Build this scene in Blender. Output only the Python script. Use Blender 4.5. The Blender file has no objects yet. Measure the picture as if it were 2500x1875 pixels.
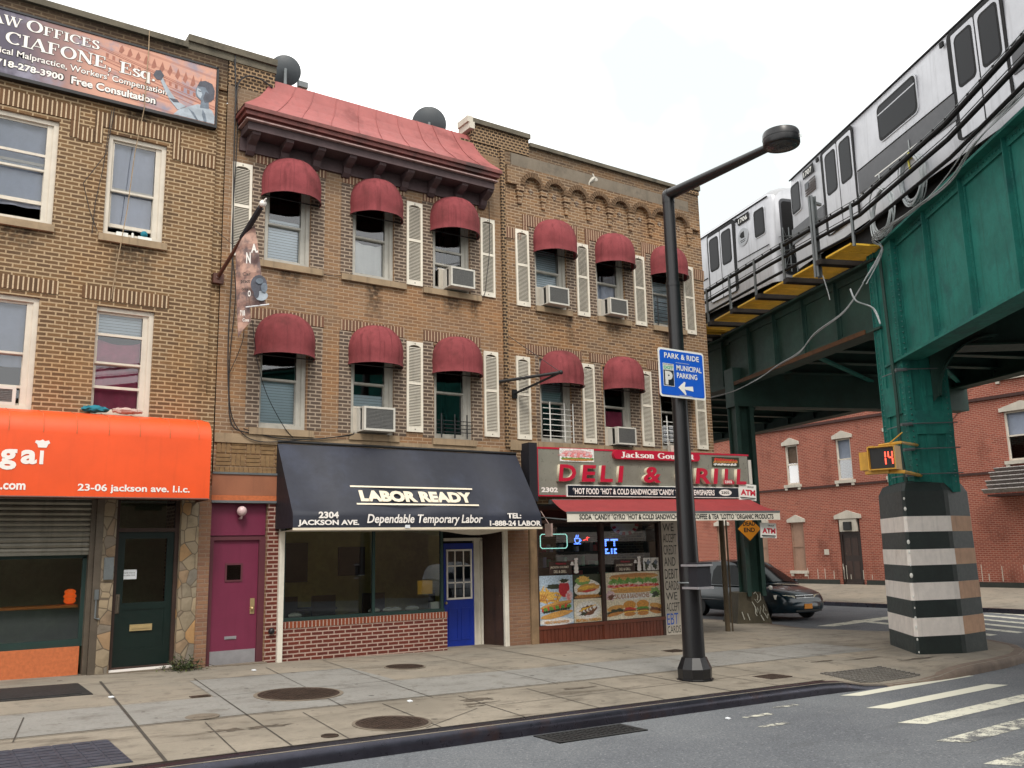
import bpy, bmesh, math, random
from mathutils import Vector, Matrix
R = math.radians
sc = bpy.context.scene
COL = sc.collection
random.seed(7)

# ------------------------------------------------------------------ camera
FPX, YAW, PIT, ROL = 2179.78, 0.603010767, 0.184477878, -0.0218065028
CAM = Vector((0.0, -15.5, 1.75))
_cy, _sy, _cp, _sp = math.cos(YAW), math.sin(YAW), math.cos(PIT), math.sin(PIT)
_f = Vector((_sy*_cp, _cy*_cp, _sp)); _r = Vector((_cy, -_sy, 0)); _u = _r.cross(_f)
_r2 = math.cos(ROL)*_r + math.sin(ROL)*_u
_u2 = -math.sin(ROL)*_r + math.cos(ROL)*_u
cd = bpy.data.cameras.new('camera'); cam = bpy.data.objects.new('camera', cd); COL.objects.link(cam)
cd.sensor_width = 36.0; cd.lens = 36.0*FPX/2500.0; cd.clip_end = 1500.0; cd.clip_start = 0.05
mw = Matrix(((_r2.x, _u2.x, -_f.x, CAM.x), (_r2.y, _u2.y, -_f.y, CAM.y), (_r2.z, _u2.z, -_f.z, CAM.z), (0, 0, 0, 1)))
cam.matrix_world = mw
sc.camera = cam

# ------------------------------------------------------------------ light: bright overcast
SUN_EL, SUN_AZ = 52.0, 205.0        # azimuth clockwise from +Y
w = bpy.data.worlds.new('World'); sc.world = w; w.use_nodes = True
nt = w.node_tree; nt.nodes.clear()
wo = nt.nodes.new('ShaderNodeOutputWorld'); bg = nt.nodes.new('ShaderNodeBackground')
sky = nt.nodes.new('ShaderNodeTexSky'); sky.sky_type = 'NISHITA'; sky.sun_disc = False
sky.sun_elevation = R(SUN_EL); sky.sun_rotation = R(SUN_AZ); sky.dust_density = 4.0; sky.ozone_density = 1.0
tc = nt.nodes.new('ShaderNodeTexCoord'); nz = nt.nodes.new('ShaderNodeTexNoise')
nz.inputs['Scale'].default_value = 2.2; nz.inputs['Detail'].default_value = 5.0
nt.links.new(tc.outputs['Generated'], nz.inputs['Vector'])
cr = nt.nodes.new('ShaderNodeValToRGB')
cr.color_ramp.elements[0].position = 0.36; cr.color_ramp.elements[0].color = (5.0, 5.35, 5.2, 1)
cr.color_ramp.elements[1].position = 0.56; cr.color_ramp.elements[1].color = (11.2, 11.0, 10.6, 1)
nt.links.new(nz.outputs['Fac'], cr.inputs['Fac'])
mx = nt.nodes.new('ShaderNodeMix'); mx.data_type = 'RGBA'; mx.inputs[0].default_value = 0.86
nt.links.new(sky.outputs[0], mx.inputs[6]); nt.links.new(cr.outputs[0], mx.inputs[7])
nt.links.new(mx.outputs[2], bg.inputs['Color']); bg.inputs['Strength'].default_value = 0.12
nt.links.new(bg.outputs[0], wo.inputs[0])
ld = bpy.data.lights.new('sun', 'SUN'); ld.energy = 1.2; ld.angle = R(14); ld.color = (1.0, 0.95, 0.87)
sun = bpy.data.objects.new('sun', ld); COL.objects.link(sun)
_d = Vector((math.sin(R(SUN_AZ))*math.cos(R(SUN_EL)), math.cos(R(SUN_AZ))*math.cos(R(SUN_EL)), math.sin(R(SUN_EL))))
sun.rotation_euler = _d.to_track_quat('Z', 'Y').to_euler(); sun.location = (0, -20, 40)
sc.view_settings.view_transform = 'Standard'; sc.view_settings.look = 'None'
sc.view_settings.exposure = 0.85; sc.view_settings.gamma = 1.0; sc.view_settings.use_curve_mapping = False
sc.cycles.max_bounces = 8; sc.cycles.transparent_max_bounces = 16

# ------------------------------------------------------------------ helpers
def at(px, py, Y=0.0):
    """point where the measured sight line meets the vertical plane y = Y"""
    d = ((px-1250.0)/FPX)*_r2 - ((py-937.5)/FPX)*_u2 + _f
    t = (Y-CAM.y)/d.y
    return CAM + t*d

WL = {}
def tag(o, label=None, cat=None, group=None, kind=None):
    if label: o['label'] = label
    if cat: o['category'] = cat
    if group: o['group'] = group
    if kind: o['kind'] = kind
    return o

def thing(name, label, cat, loc=(0, 0, 0), group=None, local=False):
    o = bpy.data.objects.new(name, None); COL.objects.link(o)
    o.empty_display_size = 0.2
    WL[o.name] = Vector((0, 0, 0)) if local else Vector(loc)
    o.location = loc
    return tag(o, label, cat, group)

class MB:
    def __init__(s): s.v = []; s.f = []; s.m = []
    def add(s, vs, fs, mi=0):
        b = len(s.v); s.v += [Vector(p) for p in vs]
        for f in fs: s.f.append([i+b for i in f]); s.m.append(mi)
        return s
    def quad(s, a, b, c, d, mi=0): return s.add([a, b, c, d], [(0, 1, 2, 3)], mi)
    def box(s, x0, x1, y0, y1, z0, z1, mi=0):
        return s.add([(x0,y0,z0),(x1,y0,z0),(x1,y1,z0),(x0,y1,z0),(x0,y0,z1),(x1,y0,z1),(x1,y1,z1),(x0,y1,z1)],
                     [(0,3,2,1),(4,5,6,7),(0,1,5,4),(1,2,6,5),(2,3,7,6),(3,0,4,7)], mi)
    def obox(s, c, a, b, d, mi=0):
        c = Vector(c); a = Vector(a); b = Vector(b); d = Vector(d)
        vs = [c+i*a+j*b+k*d for k in (-1, 1) for i, j in ((-1,-1),(1,-1),(1,1),(-1,1))]
        return s.add(vs, [(0,3,2,1),(4,5,6,7),(0,1,5,4),(1,2,6,5),(2,3,7,6),(3,0,4,7)], mi)
    def beam(s, p, q, wd, h, mi=0, up=(0, 0, 1)):
        p = Vector(p); q = Vector(q); d = q-p; u = Vector(up)
        sd = d.cross(u)
        if sd.length < 1e-6: sd = d.cross(Vector((1, 0, 0)))
        sd.normalize(); u = sd.cross(d).normalized()
        return s.obox((p+q)/2, d/2, sd*wd/2, u*h/2, mi)
    def tube(s, pts, r, n=8, mi=0, closed=False, caps=True):
        pts = [Vector(p) for p in pts]; k = len(pts)
        rs = r if isinstance(r, (list, tuple)) else [r]*k
        rings = []; prev = None
        for i, p in enumerate(pts):
            if closed: t = pts[(i+1) % k]-pts[i-1]
            else: t = pts[min(i+1, k-1)]-pts[max(i-1, 0)]
            if t.length < 1e-9: t = Vector((0, 0, 1))
            t.normalize()
            if prev is None:
                a = t.cross(Vector((0, 0, 1)))
                if a.length < 1e-3: a = t.cross(Vector((1, 0, 0)))
            else: a = prev - t*prev.dot(t)
            a.normalize(); prev = a; b = t.cross(a)
            rings.append([p+rs[i]*(math.cos(2*math.pi*j/n)*a+math.sin(2*math.pi*j/n)*b) for j in range(n)])
        vs = [q for g in rings for q in g]; fs = []
        for i in range(k if closed else k-1):
            i2 = (i+1) % k
            for j in range(n): fs.append((i*n+j, i*n+(j+1) % n, i2*n+(j+1) % n, i2*n+j))
        if caps and not closed:
            fs.append(tuple(range(n-1, -1, -1))); fs.append(tuple((k-1)*n+j for j in range(n)))
        return s.add(vs, fs, mi)
    def lathe(s, prof, c=(0, 0, 0), n=24, mi=0, ax='z'):
        c = Vector(c); vs = []; fs = []
        for (r, z) in prof:
            for j in range(n):
                t = 2*math.pi*j/n
                q = {'z': (r*math.cos(t), r*math.sin(t), z), 'y': (r*math.cos(t), z, r*math.sin(t)), 'x': (z, r*math.cos(t), r*math.sin(t))}[ax]
                vs.append(c+Vector(q))
        k = len(prof)
        for i in range(k-1):
            for j in range(n): fs.append((i*n+j, i*n+(j+1) % n, (i+1)*n+(j+1) % n, (i+1)*n+j))
        fs.append(tuple(range(n-1, -1, -1))); fs.append(tuple((k-1)*n+j for j in range(n)))
        return s.add(vs, fs, mi)
    def prism(s, poly, fn, d0, d1, mi=0):
        n = len(poly)
        vs = [fn(a, b, d0) for a, b in poly]+[fn(a, b, d1) for a, b in poly]
        fs = [tuple(range(n-1, -1, -1)), tuple(range(n, 2*n))]+[(i, (i+1) % n, n+(i+1) % n, n+i) for i in range(n)]
        return s.add(vs, fs, mi)
    def sph(s, c, r, nu=10, nv=6, mi=0, sc3=(1, 1, 1)):
        prof = [(r*math.sin(math.pi*i/nv)+1e-5, -r*math.cos(math.pi*i/nv)) for i in range(nv+1)]
        b = len(s.v); s.lathe(prof, (0, 0, 0), nu, mi); c = Vector(c)
        for i in range(b, len(s.v)):
            q = s.v[i]; s.v[i] = Vector((q.x*sc3[0], q.y*sc3[1], q.z*sc3[2]))+c
        return s
    def build(s, name, mats, parent=None, smooth=False, loc=None, rec=True, ang=40):
        if not isinstance(mats, (list, tuple)): mats = [mats]
        if parent is not None: o0 = WL[parent.name]
        elif loc is not None: o0 = Vector(loc)
        else:
            xs = [q.x for q in s.v]; ys = [q.y for q in s.v]; zs = [q.z for q in s.v]
            o0 = Vector(((min(xs)+max(xs))/2, (min(ys)+max(ys))/2, min(zs)))
        me = bpy.data.meshes.new(name)
        me.from_pydata([tuple(q-o0) for q in s.v], [], s.f)
        for m in mats: me.materials.append(m)
        if len(mats) > 1: me.polygons.foreach_set('material_index', s.m)
        if rec:
            bm = bmesh.new(); bm.from_mesh(me); bmesh.ops.recalc_face_normals(bm, faces=bm.faces); bm.to_mesh(me); bm.free()
        if smooth:
            me.polygons.foreach_set('use_smooth', [True]*len(me.polygons)); me.set_sharp_from_angle(angle=R(ang))
        me.update()
        ob = bpy.data.objects.new(name, me); COL.objects.link(ob)
        if parent is not None: ob.parent = parent
        else: ob.location = o0
        WL[ob.name] = Vector(o0)
        return ob

def kids(o): return [c for c in bpy.data.objects if c.parent == o]
def copy_tree(o, parent=None):
    c = o.copy(); COL.objects.link(c); c.parent = parent
    WL[c.name] = WL[o.name].copy()
    for ch in kids(o): copy_tree(ch, c)
    return c

# ------------------------------------------------------------------ materials
def S(r, g, b, k=0.8):
    f = lambda v: ((v/255.0)/12.92 if v <= 10 else (((v/255.0)+0.055)/1.055)**2.4)
    return (f(r)*k, f(g)*k, f(b)*k)
MATS = {}
def nodes(m):
    m.use_nodes = True; t = m.node_tree
    b = t.nodes['Principled BSDF']
    return t, b
def N(t, ty, **kw):
    n = t.nodes.new(ty)
    for k, v in kw.items():
        if k.startswith('i_'): n.inputs[k[2:].replace('_', ' ')].default_value = v
        else: setattr(n, k, v)
    return n
def mixc(t, fac, a, b, mode='MIX'):
    n = t.nodes.new('ShaderNodeMix'); n.data_type = 'RGBA'; n.blend_type = mode
    for i, x in ((0, fac), (6, a), (7, b)):
        if isinstance(x, (int, float)): n.inputs[i].default_value = x
        elif isinstance(x, tuple): n.inputs[i].default_value = (*x[:3], 1)
        else: t.links.new(x, n.inputs[i])
    return n.outputs[2]
def mth(t, op, a, b=None, c=None):
    n = t.nodes.new('ShaderNodeMath'); n.operation = op
    for i, x in enumerate((a, b, c)):
        if x is None: continue
        if isinstance(x, (int, float)): n.inputs[i].default_value = x
        else: t.links.new(x, n.inputs[i])
    return n.outputs[0]
def smooth(t, v, lo, hi):
    n = t.nodes.new('ShaderNodeMapRange'); n.interpolation_type = 'SMOOTHSTEP'
    t.links.new(v, n.inputs[0]); n.inputs[1].default_value = lo; n.inputs[2].default_value = hi
    return n.outputs[0]
def posn(t, scale=(1, 1, 1), obj=False):
    g = t.nodes.new('ShaderNodeTexCoord') if obj else t.nodes.new('ShaderNodeNewGeometry')
    o = g.outputs['Object'] if obj else g.outputs['Position']
    if scale == (1, 1, 1): return o
    m = t.nodes.new('ShaderNodeMapping'); m.inputs['Scale'].default_value = scale
    t.links.new(o, m.inputs['Vector']); return m.outputs[0]
def noise(t, vec, s, d=4.0, rough=0.6):
    n = N(t, 'ShaderNodeTexNoise'); t.links.new(vec, n.inputs['Vector'])
    n.inputs['Scale'].default_value = s; n.inputs['Detail'].default_value = d; n.inputs['Roughness'].default_value = rough
    return n.outputs['Fac']
def bumpto(t, b, h, strength, dist):
    n = N(t, 'ShaderNodeBump'); n.inputs['Strength'].default_value = strength; n.inputs['Distance'].default_value = dist
    t.links.new(h, n.inputs['Height']); t.links.new(n.outputs[0], b.inputs['Normal']); return n

def M(name, col, rough=0.6, metal=0.0, var=0.12, vs=2.0, bump=0.0, bs=60.0, streak=0.0, stain=None, st=(0.52, 0.7), ss=1.2, coat=0.0, emit=0.0, obj=False, spec=0.5):
    if name in MATS: return MATS[name]
    m = bpy.data.materials.new(name); t, b = nodes(m); p = posn(t, obj=obj)
    f = noise(t, p, vs)
    lo = tuple(c*(1-var) for c in col); hi = tuple(c*(1+var) for c in col)
    c = mixc(t, smooth(t, f, 0.3, 0.7), lo, hi)
    if var > 0.05:
        f3 = noise(t, p, vs*14, 3.0); c = mixc(t, mth(t, 'MULTIPLY', smooth(t, f3, 0.35, 0.75), min(1, var*2.0)), c, tuple(q*0.72 for q in col))
    if streak > 0:
        fs = noise(t, posn(t, (3.0, 3.0, 0.22), obj), 3.2, 4.0)
        c = mixc(t, mth(t, 'MULTIPLY', smooth(t, fs, 0.5, 0.75), streak), c, tuple(q*0.38 for q in col))
    if stain:
        f2 = noise(t, p, ss, 6.0, 0.65); c = mixc(t, smooth(t, f2, *st), c, stain)
    t.links.new(c, b.inputs['Base Color'])
    b.inputs['Roughness'].default_value = rough; b.inputs['Metallic'].default_value = metal
    b.inputs['Specular IOR Level'].default_value = spec
    if coat: b.inputs['Coat Weight'].default_value = coat; b.inputs['Coat Roughness'].default_value = 0.08
    if var > 0.03:
        rr = mth(t, 'ADD', mth(t, 'MULTIPLY', noise(t, p, vs*5), 0.25), rough-0.12)
        t.links.new(rr, b.inputs['Roughness'])
    if bump: bumpto(t, b, noise(t, p, bs, 5.0), 0.5, bump)
    if emit: t.links.new(c, b.inputs['Emission Color']); b.inputs['Emission Strength'].default_value = emit
    MATS[name] = m; return m

def brick(name, c1, c2, mortar, bw=0.215, rh=0.070, ms=0.011, swap=False, vs=0.0, dark=None, dk=(0.5, 0.75), ds=0.8, topdark=None, bump=0.006, bias=0.0, dark2=None, seed=0.0, off=0.5, drips=(), warm=None):
    m = bpy.data.materials.new(name); t, b = nodes(m)
    p = posn(t); sx = N(t, 'ShaderNodeSeparateXYZ'); t.links.new(p, sx.inputs[0])
    u = mth(t, 'ADD', sx.outputs[0], sx.outputs[1]); v = sx.outputs[2]
    wob = noise(t, p, 9.0, 2.0)
    v2 = mth(t, 'ADD', v, mth(t, 'MULTIPLY', wob, 0.006))
    if vs: v2 = mth(t, 'ADD', v2, vs)
    cx = N(t, 'ShaderNodeCombineXYZ')
    t.links.new(v2 if swap else u, cx.inputs[0]); t.links.new(u if swap else v2, cx.inputs[1])
    cx.inputs[2].default_value = seed
    br = N(t, 'ShaderNodeTexBrick', offset=off); t.links.new(cx.outputs[0], br.inputs['Vector'])
    br.inputs['Scale'].default_value = 1.0; br.inputs['Brick Width'].default_value = bw; br.inputs['Row Height'].default_value = rh
    br.inputs['Mortar Size'].default_value = ms; br.inputs['Mortar Smooth'].default_value = 0.25; br.inputs['Bias'].default_value = bias
    f1 = noise(t, p, 1.3, 5.0)
    a1 = mixc(t, smooth(t, f1, 0.35, 0.65), c1, tuple(0.8*x for x in c1))
    a2 = mixc(t, smooth(t, f1, 0.35, 0.65), c2, tuple(1.15*x for x in c2))
    t.links.new(a1, br.inputs['Color1']); t.links.new(a2, br.inputs['Color2'])
    br.inputs['Mortar'].default_value = (*mortar, 1)
    c = br.outputs['Color']
    fine = noise(t, p, 45.0, 3.0)
    c = mixc(t, mth(t, 'MULTIPLY', smooth(t, fine, 0.4, 0.8), 0.35), c, tuple(0.5*x for x in c1))
    if dark:
        f2 = noise(t, posn(t, (1, 1, 0.45)), ds, 6.0, 0.62)
        c = mixc(t, mth(t, 'MULTIPLY', smooth(t, f2, *dk), 0.75), c, dark)
    if topdark:      # soot under the coping, a band with its own ragged shape
        zz = mth(t, 'ADD', v, mth(t, 'MULTIPLY', noise(t, p, 2.2, 4.0), 0.9))
        c = mixc(t, mth(t, 'MULTIPLY', smooth(t, zz, topdark[0], topdark[1]), topdark[3]), c, topdark[2])
    if warm:         # patches of warmer, cleaner brick and of grey weathered brick
        fw = noise(t, p, .55, 4.0); c = mixc(t, mth(t, 'MULTIPLY', smooth(t, fw, .48, .68), .55), c, warm, 'MULTIPLY')
        fg = noise(t, posn(t, (1.0, 1.0, .6)), .9, 6.0, .7); c = mixc(t, mth(t, 'MULTIPLY', smooth(t, fg, .5, .72), .30), c, tuple(.6*x for x in mortar))
    for (xc, hw, za, zb) in drips:      # water stains below sills
        du = mth(t, 'SUBTRACT', 1.0, smooth(t, mth(t, 'ABSOLUTE', mth(t, 'SUBTRACT', mth(t, 'ADD', u, mth(t, 'MULTIPLY', noise(t, p, 7, 4.0), .16)), xc+.08)), hw*.35, hw))
        dz = mth(t, 'MULTIPLY', smooth(t, v, za, zb), mth(t, 'LESS_THAN', v, zb))
        c = mixc(t, mth(t, 'MULTIPLY', mth(t, 'MULTIPLY', du, dz), mth(t, 'MULTIPLY', smooth(t, noise(t, p, 10, 5.0), .3, .6), .8)), c, S(50,42,36,.5))
    t.links.new(c, b.inputs['Base Color']); b.inputs['Roughness'].default_value = 0.88; b.inputs['Specular IOR Level'].default_value = 0.25
    h = mth(t, 'ADD', mth(t, 'MULTIPLY', br.outputs['Fac'], -1.0), mth(t, 'MULTIPLY', fine, 0.35))
    bumpto(t, b, h, 0.8, bump)
    MATS[name] = m; return m

def glass(name, tint=(0.75, 0.8, 0.78), refl=1.0, wav=0.002):
    m = bpy.data.materials.new(name); m.use_nodes = True; t = m.node_tree; t.nodes.clear()
    out = N(t, 'ShaderNodeOutputMaterial'); mixs = N(t, 'ShaderNodeMixShader')
    tr = N(t, 'ShaderNodeBsdfTransparent'); tr.inputs[0].default_value = (*tint, 1)
    gl = N(t, 'ShaderNodeBsdfGlossy'); gl.inputs['Roughness'].default_value = 0.015; gl.inputs[0].default_value = (0.95, 0.97, 1, 1)
    fr = N(t, 'ShaderNodeFresnel'); fr.inputs['IOR'].default_value = 1.52
    bu = N(t, 'ShaderNodeBump'); bu.inputs['Strength'].default_value = 0.3; bu.inputs['Distance'].default_value = wav
    t.links.new(noise(t, posn(t), 1.6, 1.0), bu.inputs['Height']); t.links.new(bu.outputs[0], gl.inputs['Normal'])
    k = mth(t, 'MINIMUM', mth(t, 'MULTIPLY', fr.outputs[0], 1.9*refl), 1.0)
    t.links.new(k, mixs.inputs[0]); t.links.new(tr.outputs[0], mixs.inputs[1]); t.links.new(gl.outputs[0], mixs.inputs[2])
    t.links.new(mixs.outputs[0], out.inputs[0]); MATS[name] = m; return m
# ------------------------------------------------------------------ lettering
X, Y, Z = Vector((1, 0, 0)), Vector((0, 1, 0)), Vector((0, 0, 1))
def txt(s, O, U, V, w, h, mat, parent, bold=0.0, shear=0.0, ext=0.0, name='lettering', space=1.0, side=None):
    """flat or raised letters fitted to a w x h box whose lower left corner is O"""
    U = Vector(U).normalized(); V = Vector(V).normalized(); Nn = U.cross(V); O = Vector(O)
    cu = bpy.data.curves.new('t', 'FONT'); cu.body = s; cu.size = 1.0; cu.offset = bold; cu.shear = shear
    cu.space_character = space; cu.resolution_u = 3; cu.fill_mode = 'FRONT' if ext == 0 else 'BOTH'; cu.extrude = 0.0 if ext == 0 else 0.5
    ob = bpy.data.objects.new('t', cu); COL.objects.link(ob)
    dg = bpy.context.evaluated_depsgraph_get(); me = bpy.data.meshes.new_from_object(ob.evaluated_get(dg))
    bpy.data.objects.remove(ob); bpy.data.curves.remove(cu)
    xs = [q.co.x for q in me.vertices]; ys = [q.co.y for q in me.vertices]
    x0, x1, y0, y1 = min(xs), max(xs), min(ys), max(ys)
    o0 = WL[parent.name] if parent else Vector((0, 0, 0))
    for q in me.vertices:
        a = (q.co.x-x0)/(x1-x0)*w; b = (q.co.y-y0)/(y1-y0)*h; d = q.co.z*2.0
        q.co = O+U*a+V*b+Nn*((d+1)/2*ext if ext else 0)-o0
    me.materials.clear(); me.materials.append(mat)
    if side:
        me.materials.append(side)
        for p in me.polygons:
            if abs(p.normal.dot(Nn)) < 0.5: p.material_index = 1
    me.name = name
    o = bpy.data.objects.new(name, me); COL.objects.link(o); o.parent = parent; WL[o.name] = o0.copy()
    return o

def _arc(cx, cy, rx, ry, a0, a1, n=14):
    return [(cx+rx*math.cos(R(a0+(a1-a0)*i/n)), cy+ry*math.sin(R(a0+(a1-a0)*i/n))) for i in range(n+1)]
XH = 0.68
_O = _arc(.49, .5, .37, .47, 0, 360, 28); _C = _arc(.5, .5, .38, .47, 48, 312, 22)
_S = [(.52,.80),(.44,.93),(.32,.965),(.18,.92),(.11,.77),(.18,.63),(.34,.52),(.49,.40),(.54,.24),(.47,.09),(.32,.035),(.18,.07),(.09,.22)]
GL = {   # advance, strokes (points[, fixed width]), slab serifs (x, y, half width)
 'I': (.44, [[(.22,0),(.22,1)]], [(.22,.03,.2),(.22,.97,.2)]),
 'L': (.74, [[(.22,0),(.22,1)], ([(.22,.035),(.68,.035)],.07), ([(.66,0),(.66,.28)],.06)], [(.22,.03,.2),(.22,.97,.2)]),
 'F': (.76, [[(.22,0),(.22,1)], ([(.22,.965),(.68,.965)],.07), ([(.66,.70),(.66,1)],.06), ([(.22,.52),(.5,.52)],.06), ([(.49,.40),(.49,.64)],.05)], [(.22,.03,.21),(.2,.97,.18)]),
 'E': (.82, [[(.22,0),(.22,1)], ([(.22,.965),(.68,.965)],.07), ([(.66,.72),(.66,1)],.06), ([(.22,.52),(.5,.52)],.06), ([(.49,.40),(.49,.64)],.05), ([(.22,.035),(.73,.035)],.07), ([(.71,0),(.71,.30)],.06)], [(.2,.03,.18),(.2,.97,.18)]),
 'A': (.96, [([(.1,0),(.47,1)],.075), ([(.46,1),(.82,0)],.2), ([(.24,.33),(.68,.33)],.06)], [(.1,.03,.13),(.82,.03,.18)]),
 'N': (.98, [([(.18,0),(.18,1)],.075), ([(.8,0),(.8,1)],.075), ([(.18,.97),(.8,.03)],.2)], [(.18,.03,.15),(.14,.97,.14),(.8,.97,.15)]),
 'W': (1.32, [([(.12,1),(.40,0)],.19), ([(.40,0),(.64,1)],.07), ([(.62,1),(.92,0)],.19), ([(.92,0),(1.18,1)],.07)], [(.12,.97,.16),(.64,.97,.17),(1.18,.97,.13)]),
 'O': (.98, [_O], []), 'C': (.9, [_C, ([(.79,.66),(.79,.97)],.06)], []),
 'S': (.66, [_S, ([(.53,.72),(.53,.97)],.06), ([(.09,.03),(.09,.30)],.06)], []),
 's': (.5, [[(x*.8, y*XH) for x, y in _S]], []),
 'q': (.66, [_arc(.29,.34,.2,.31,0,360,20), [(.5,-.3),(.5,XH)]], [(.5,-.28,.14)]),
 ',': (.34, [([(.1,.08),(.24,.08)],.16), ([(.22,.1),(.2,-.1),(.1,-.2)],.06)], []),
 '.': (.34, [([(.1,.08),(.26,.08)],.16)], []),
 ' ': (.40, [], []),
 'J': (.58, [[(.36,1),(.36,.18),(.28,-.02),(.14,-.03),(.08,.08)]], [(.36,.97,.19)]),
 'G': (.98, [_C, [(.78,.06),(.78,.40)], ([(.79,.68),(.79,.97)],.06)], [(.78,.42,.15)]),
 'a': (.6, [_arc(.24,.19,.16,.17,0,360,16), [(.42,0),(.42,.5),(.36,.62),(.24,.655),(.1,.56)]], [(.47,.03,.09)]),
 'c': (.54, [_arc(.29,.34,.2,.31,50,310,14)], []),
 'k': (.62, [[(.16,0),(.16,1)], ([(.18,.3),(.5,XH)],.06), ([(.26,.38),(.52,0)],.15)], [(.16,.03,.14),(.12,.97,.1),(.52,.03,.12)]),
 'o': (.6, [_arc(.3,.34,.21,.31,0,360,20)], []),
 'n': (.66, [[(.17,0),(.17,XH)], [(.17,.46),(.26,.62),(.38,.64),(.47,.52),(.48,0)]], [(.17,.03,.14),(.48,.03,.13),(.12,.65,.1)]),
 'u': (.66, [[(.48,0),(.48,XH)], [(.48,.2),(.38,.05),(.26,.04),(.17,.16),(.17,XH)]], [(.53,.03,.09),(.13,.65,.11),(.44,.65,.1)]),
 'r': (.5, [[(.17,0),(.17,XH)], [(.17,.46),(.27,.62),(.40,.60)]], [(.17,.03,.15),(.12,.65,.1)]),
 'm': (.96, [[(.17,0),(.17,XH)], [(.17,.46),(.26,.62),(.38,.64),(.47,.52),(.48,0)], [(.48,.46),(.57,.62),(.69,.64),(.78,.52),(.79,0)]], [(.17,.03,.13),(.48,.03,.12),(.79,.03,.13),(.12,.65,.1)]),
 'e': (.56, [_arc(.29,.34,.2,.31,0,315,18), ([(.1,.35),(.48,.35)],.06)], []),
 't': (.42, [[(.2,.92),(.2,.12),(.28,.03),(.38,.08)], ([(.04,.65),(.36,.65)],.06)], []),
}
def serif(s, O, U, V, h, width, mat, parent, fat=0.0, thin=0.07, thick=0.2, name='lettering', small=None):
    """roman letters built from strokes whose width follows their direction; small = cap scale after the first letter"""
    U = Vector(U).normalized(); V = Vector(V).normalized(); O = Vector(O)
    polys = []; xo = 0.0
    def ribbon(pts, wd, xo, k):
        n = len(pts); closed = (abs(pts[0][0]-pts[-1][0]) < 1e-6 and abs(pts[0][1]-pts[-1][1]) < 1e-6)
        L = []; Rr = []
        for i, (x, y) in enumerate(pts):
            if closed: a = pts[(i-1) % (n-1)]; b = pts[(i+1) % (n-1)]
            else: a = pts[max(i-1, 0)]; b = pts[min(i+1, n-1)]
            tx, ty = b[0]-a[0], b[1]-a[1]; l = math.hypot(tx, ty) or 1; tx /= l; ty /= l
            ww = (wd if wd else thin+(thick-thin)*abs(ty)**1.4)+2*fat/k
            nx, ny = -ty*ww/2, tx*ww/2
            ex = fat/k if not closed and i in (0, n-1) else 0
            sg = -1 if i == 0 else 1
            L.append((x+nx+tx*ex*sg, y+ny+ty*ex*sg)); Rr.append((x-nx+tx*ex*sg, y-ny+ty*ex*sg))
        for i in range(n-1): polys.append([(xo+q[0]*k, q[1]*k) for q in (L[i], L[i+1], Rr[i+1], Rr[i])])
    first = True
    for ch in s:
        adv, st, sf = GL[ch]; k = 1.0 if (first or not small) else small
        first = (ch == ' ')
        if ch in 'sq,.' : k = 1.0
        for e in st:
            pts, wd = (e if isinstance(e, tuple) else (e, None)); ribbon(pts, wd, xo, k)
        for (x, y, hw) in sf:
            a = fat/k; polys.append([(xo+q[0]*k, q[1]*k) for q in ((x-hw-a, y-.035-a), (x+hw+a, y-.035-a), (x+hw+a, y+.035+a), (x-hw-a, y+.035+a))])
        xo += adv*k
    sx = width/xo; mb = MB(); Nn = U.cross(V); e = 0
    for p in polys:
        e += 1
        mb.add([O+U*(a*sx)+V*(b*h)+Nn*(0.00004*(e % 25)) for a, b in p], [tuple(range(len(p)))])
    return mb.build(name, mat, parent, rec=False)

# ------------------------------------------------------------------ colours and surfaces
brick('brick_tan', S(150,116,82,.64), S(108,84,64,.6), S(196,170,136,.7), drips=((2.95,.45,6.2,7.0),(1.2,.4,6.4,7.0),(2.9,.3,8.6,9.4)), warm=(1.12,.95,.74), ms=0.014, dark=S(60,48,38,.5), dk=(.55,.8), topdark=(10.3,11.4,S(52,42,38,.5),.85), bias=-.1)
brick('brick_mid', S(174,136,102,.68), S(136,108,88,.64), S(188,164,138,.69), drips=((7.42,.22,5.9,6.99),(9.75,.14,6.3,6.99),(5.7,.3,6.5,6.97),(9.2,.3,6.4,6.98)), warm=(1.2,.97,.72), dark=S(84,70,58,.55), dk=(.55,.85), topdark=(8.4,10.4,S(140,124,104,.6),.6), bias=-.15, seed=3.0)
brick('brick_corner', S(170,132,96,.67), S(104,84,72,.6), S(194,170,142,.71), drips=((12.3,.14,6.1,6.97),(13.6,.3,6.5,6.98),(15.4,.3,6.3,6.97)), warm=(1.2,.98,.74), dark=S(90,78,66,.5), dk=(.55,.85), topdark=(9.9,11.4,S(80,70,58,.5),.6), bias=-.15, seed=5.0)
brick('brick_red', S(188,104,84,.72), S(154,82,68,.68), S(204,158,138,.66), rh=.075, ms=.012, dark=S(96,48,40,.6), dk=(.5,.8))
brick('brick_shop', S(136,66,52,.62), S(104,52,46,.62), S(190,164,150,.75), ms=.013, seed=2.0)
brick('brick_shop_soldier', S(168,88,58,.62), S(134,64,46,.62), S(190,164,150,.75), swap=True, ms=.012, bw=1.0, off=0.0, vs=.37)
brick('brick_pink', S(176,134,104,.62), S(150,112,92,.62), S(160,132,112,.66), seed=8.0)
brick('brick_dark', S(110,72,52,.6), S(76,56,46,.6), S(196,170,140,.72), seed=4.0, ms=.014)
brick('soldier_tan', S(140,104,74,.6), S(104,80,60,.6), S(212,188,156,.8), swap=True, ms=.013, bw=1.0, off=0.0, vs=.5)
brick('soldier_mid', S(156,112,90,.6), S(120,90,74,.6), S(202,176,148,.76), swap=True, ms=.012, bw=1.0, off=0.0, vs=.5)
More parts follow.
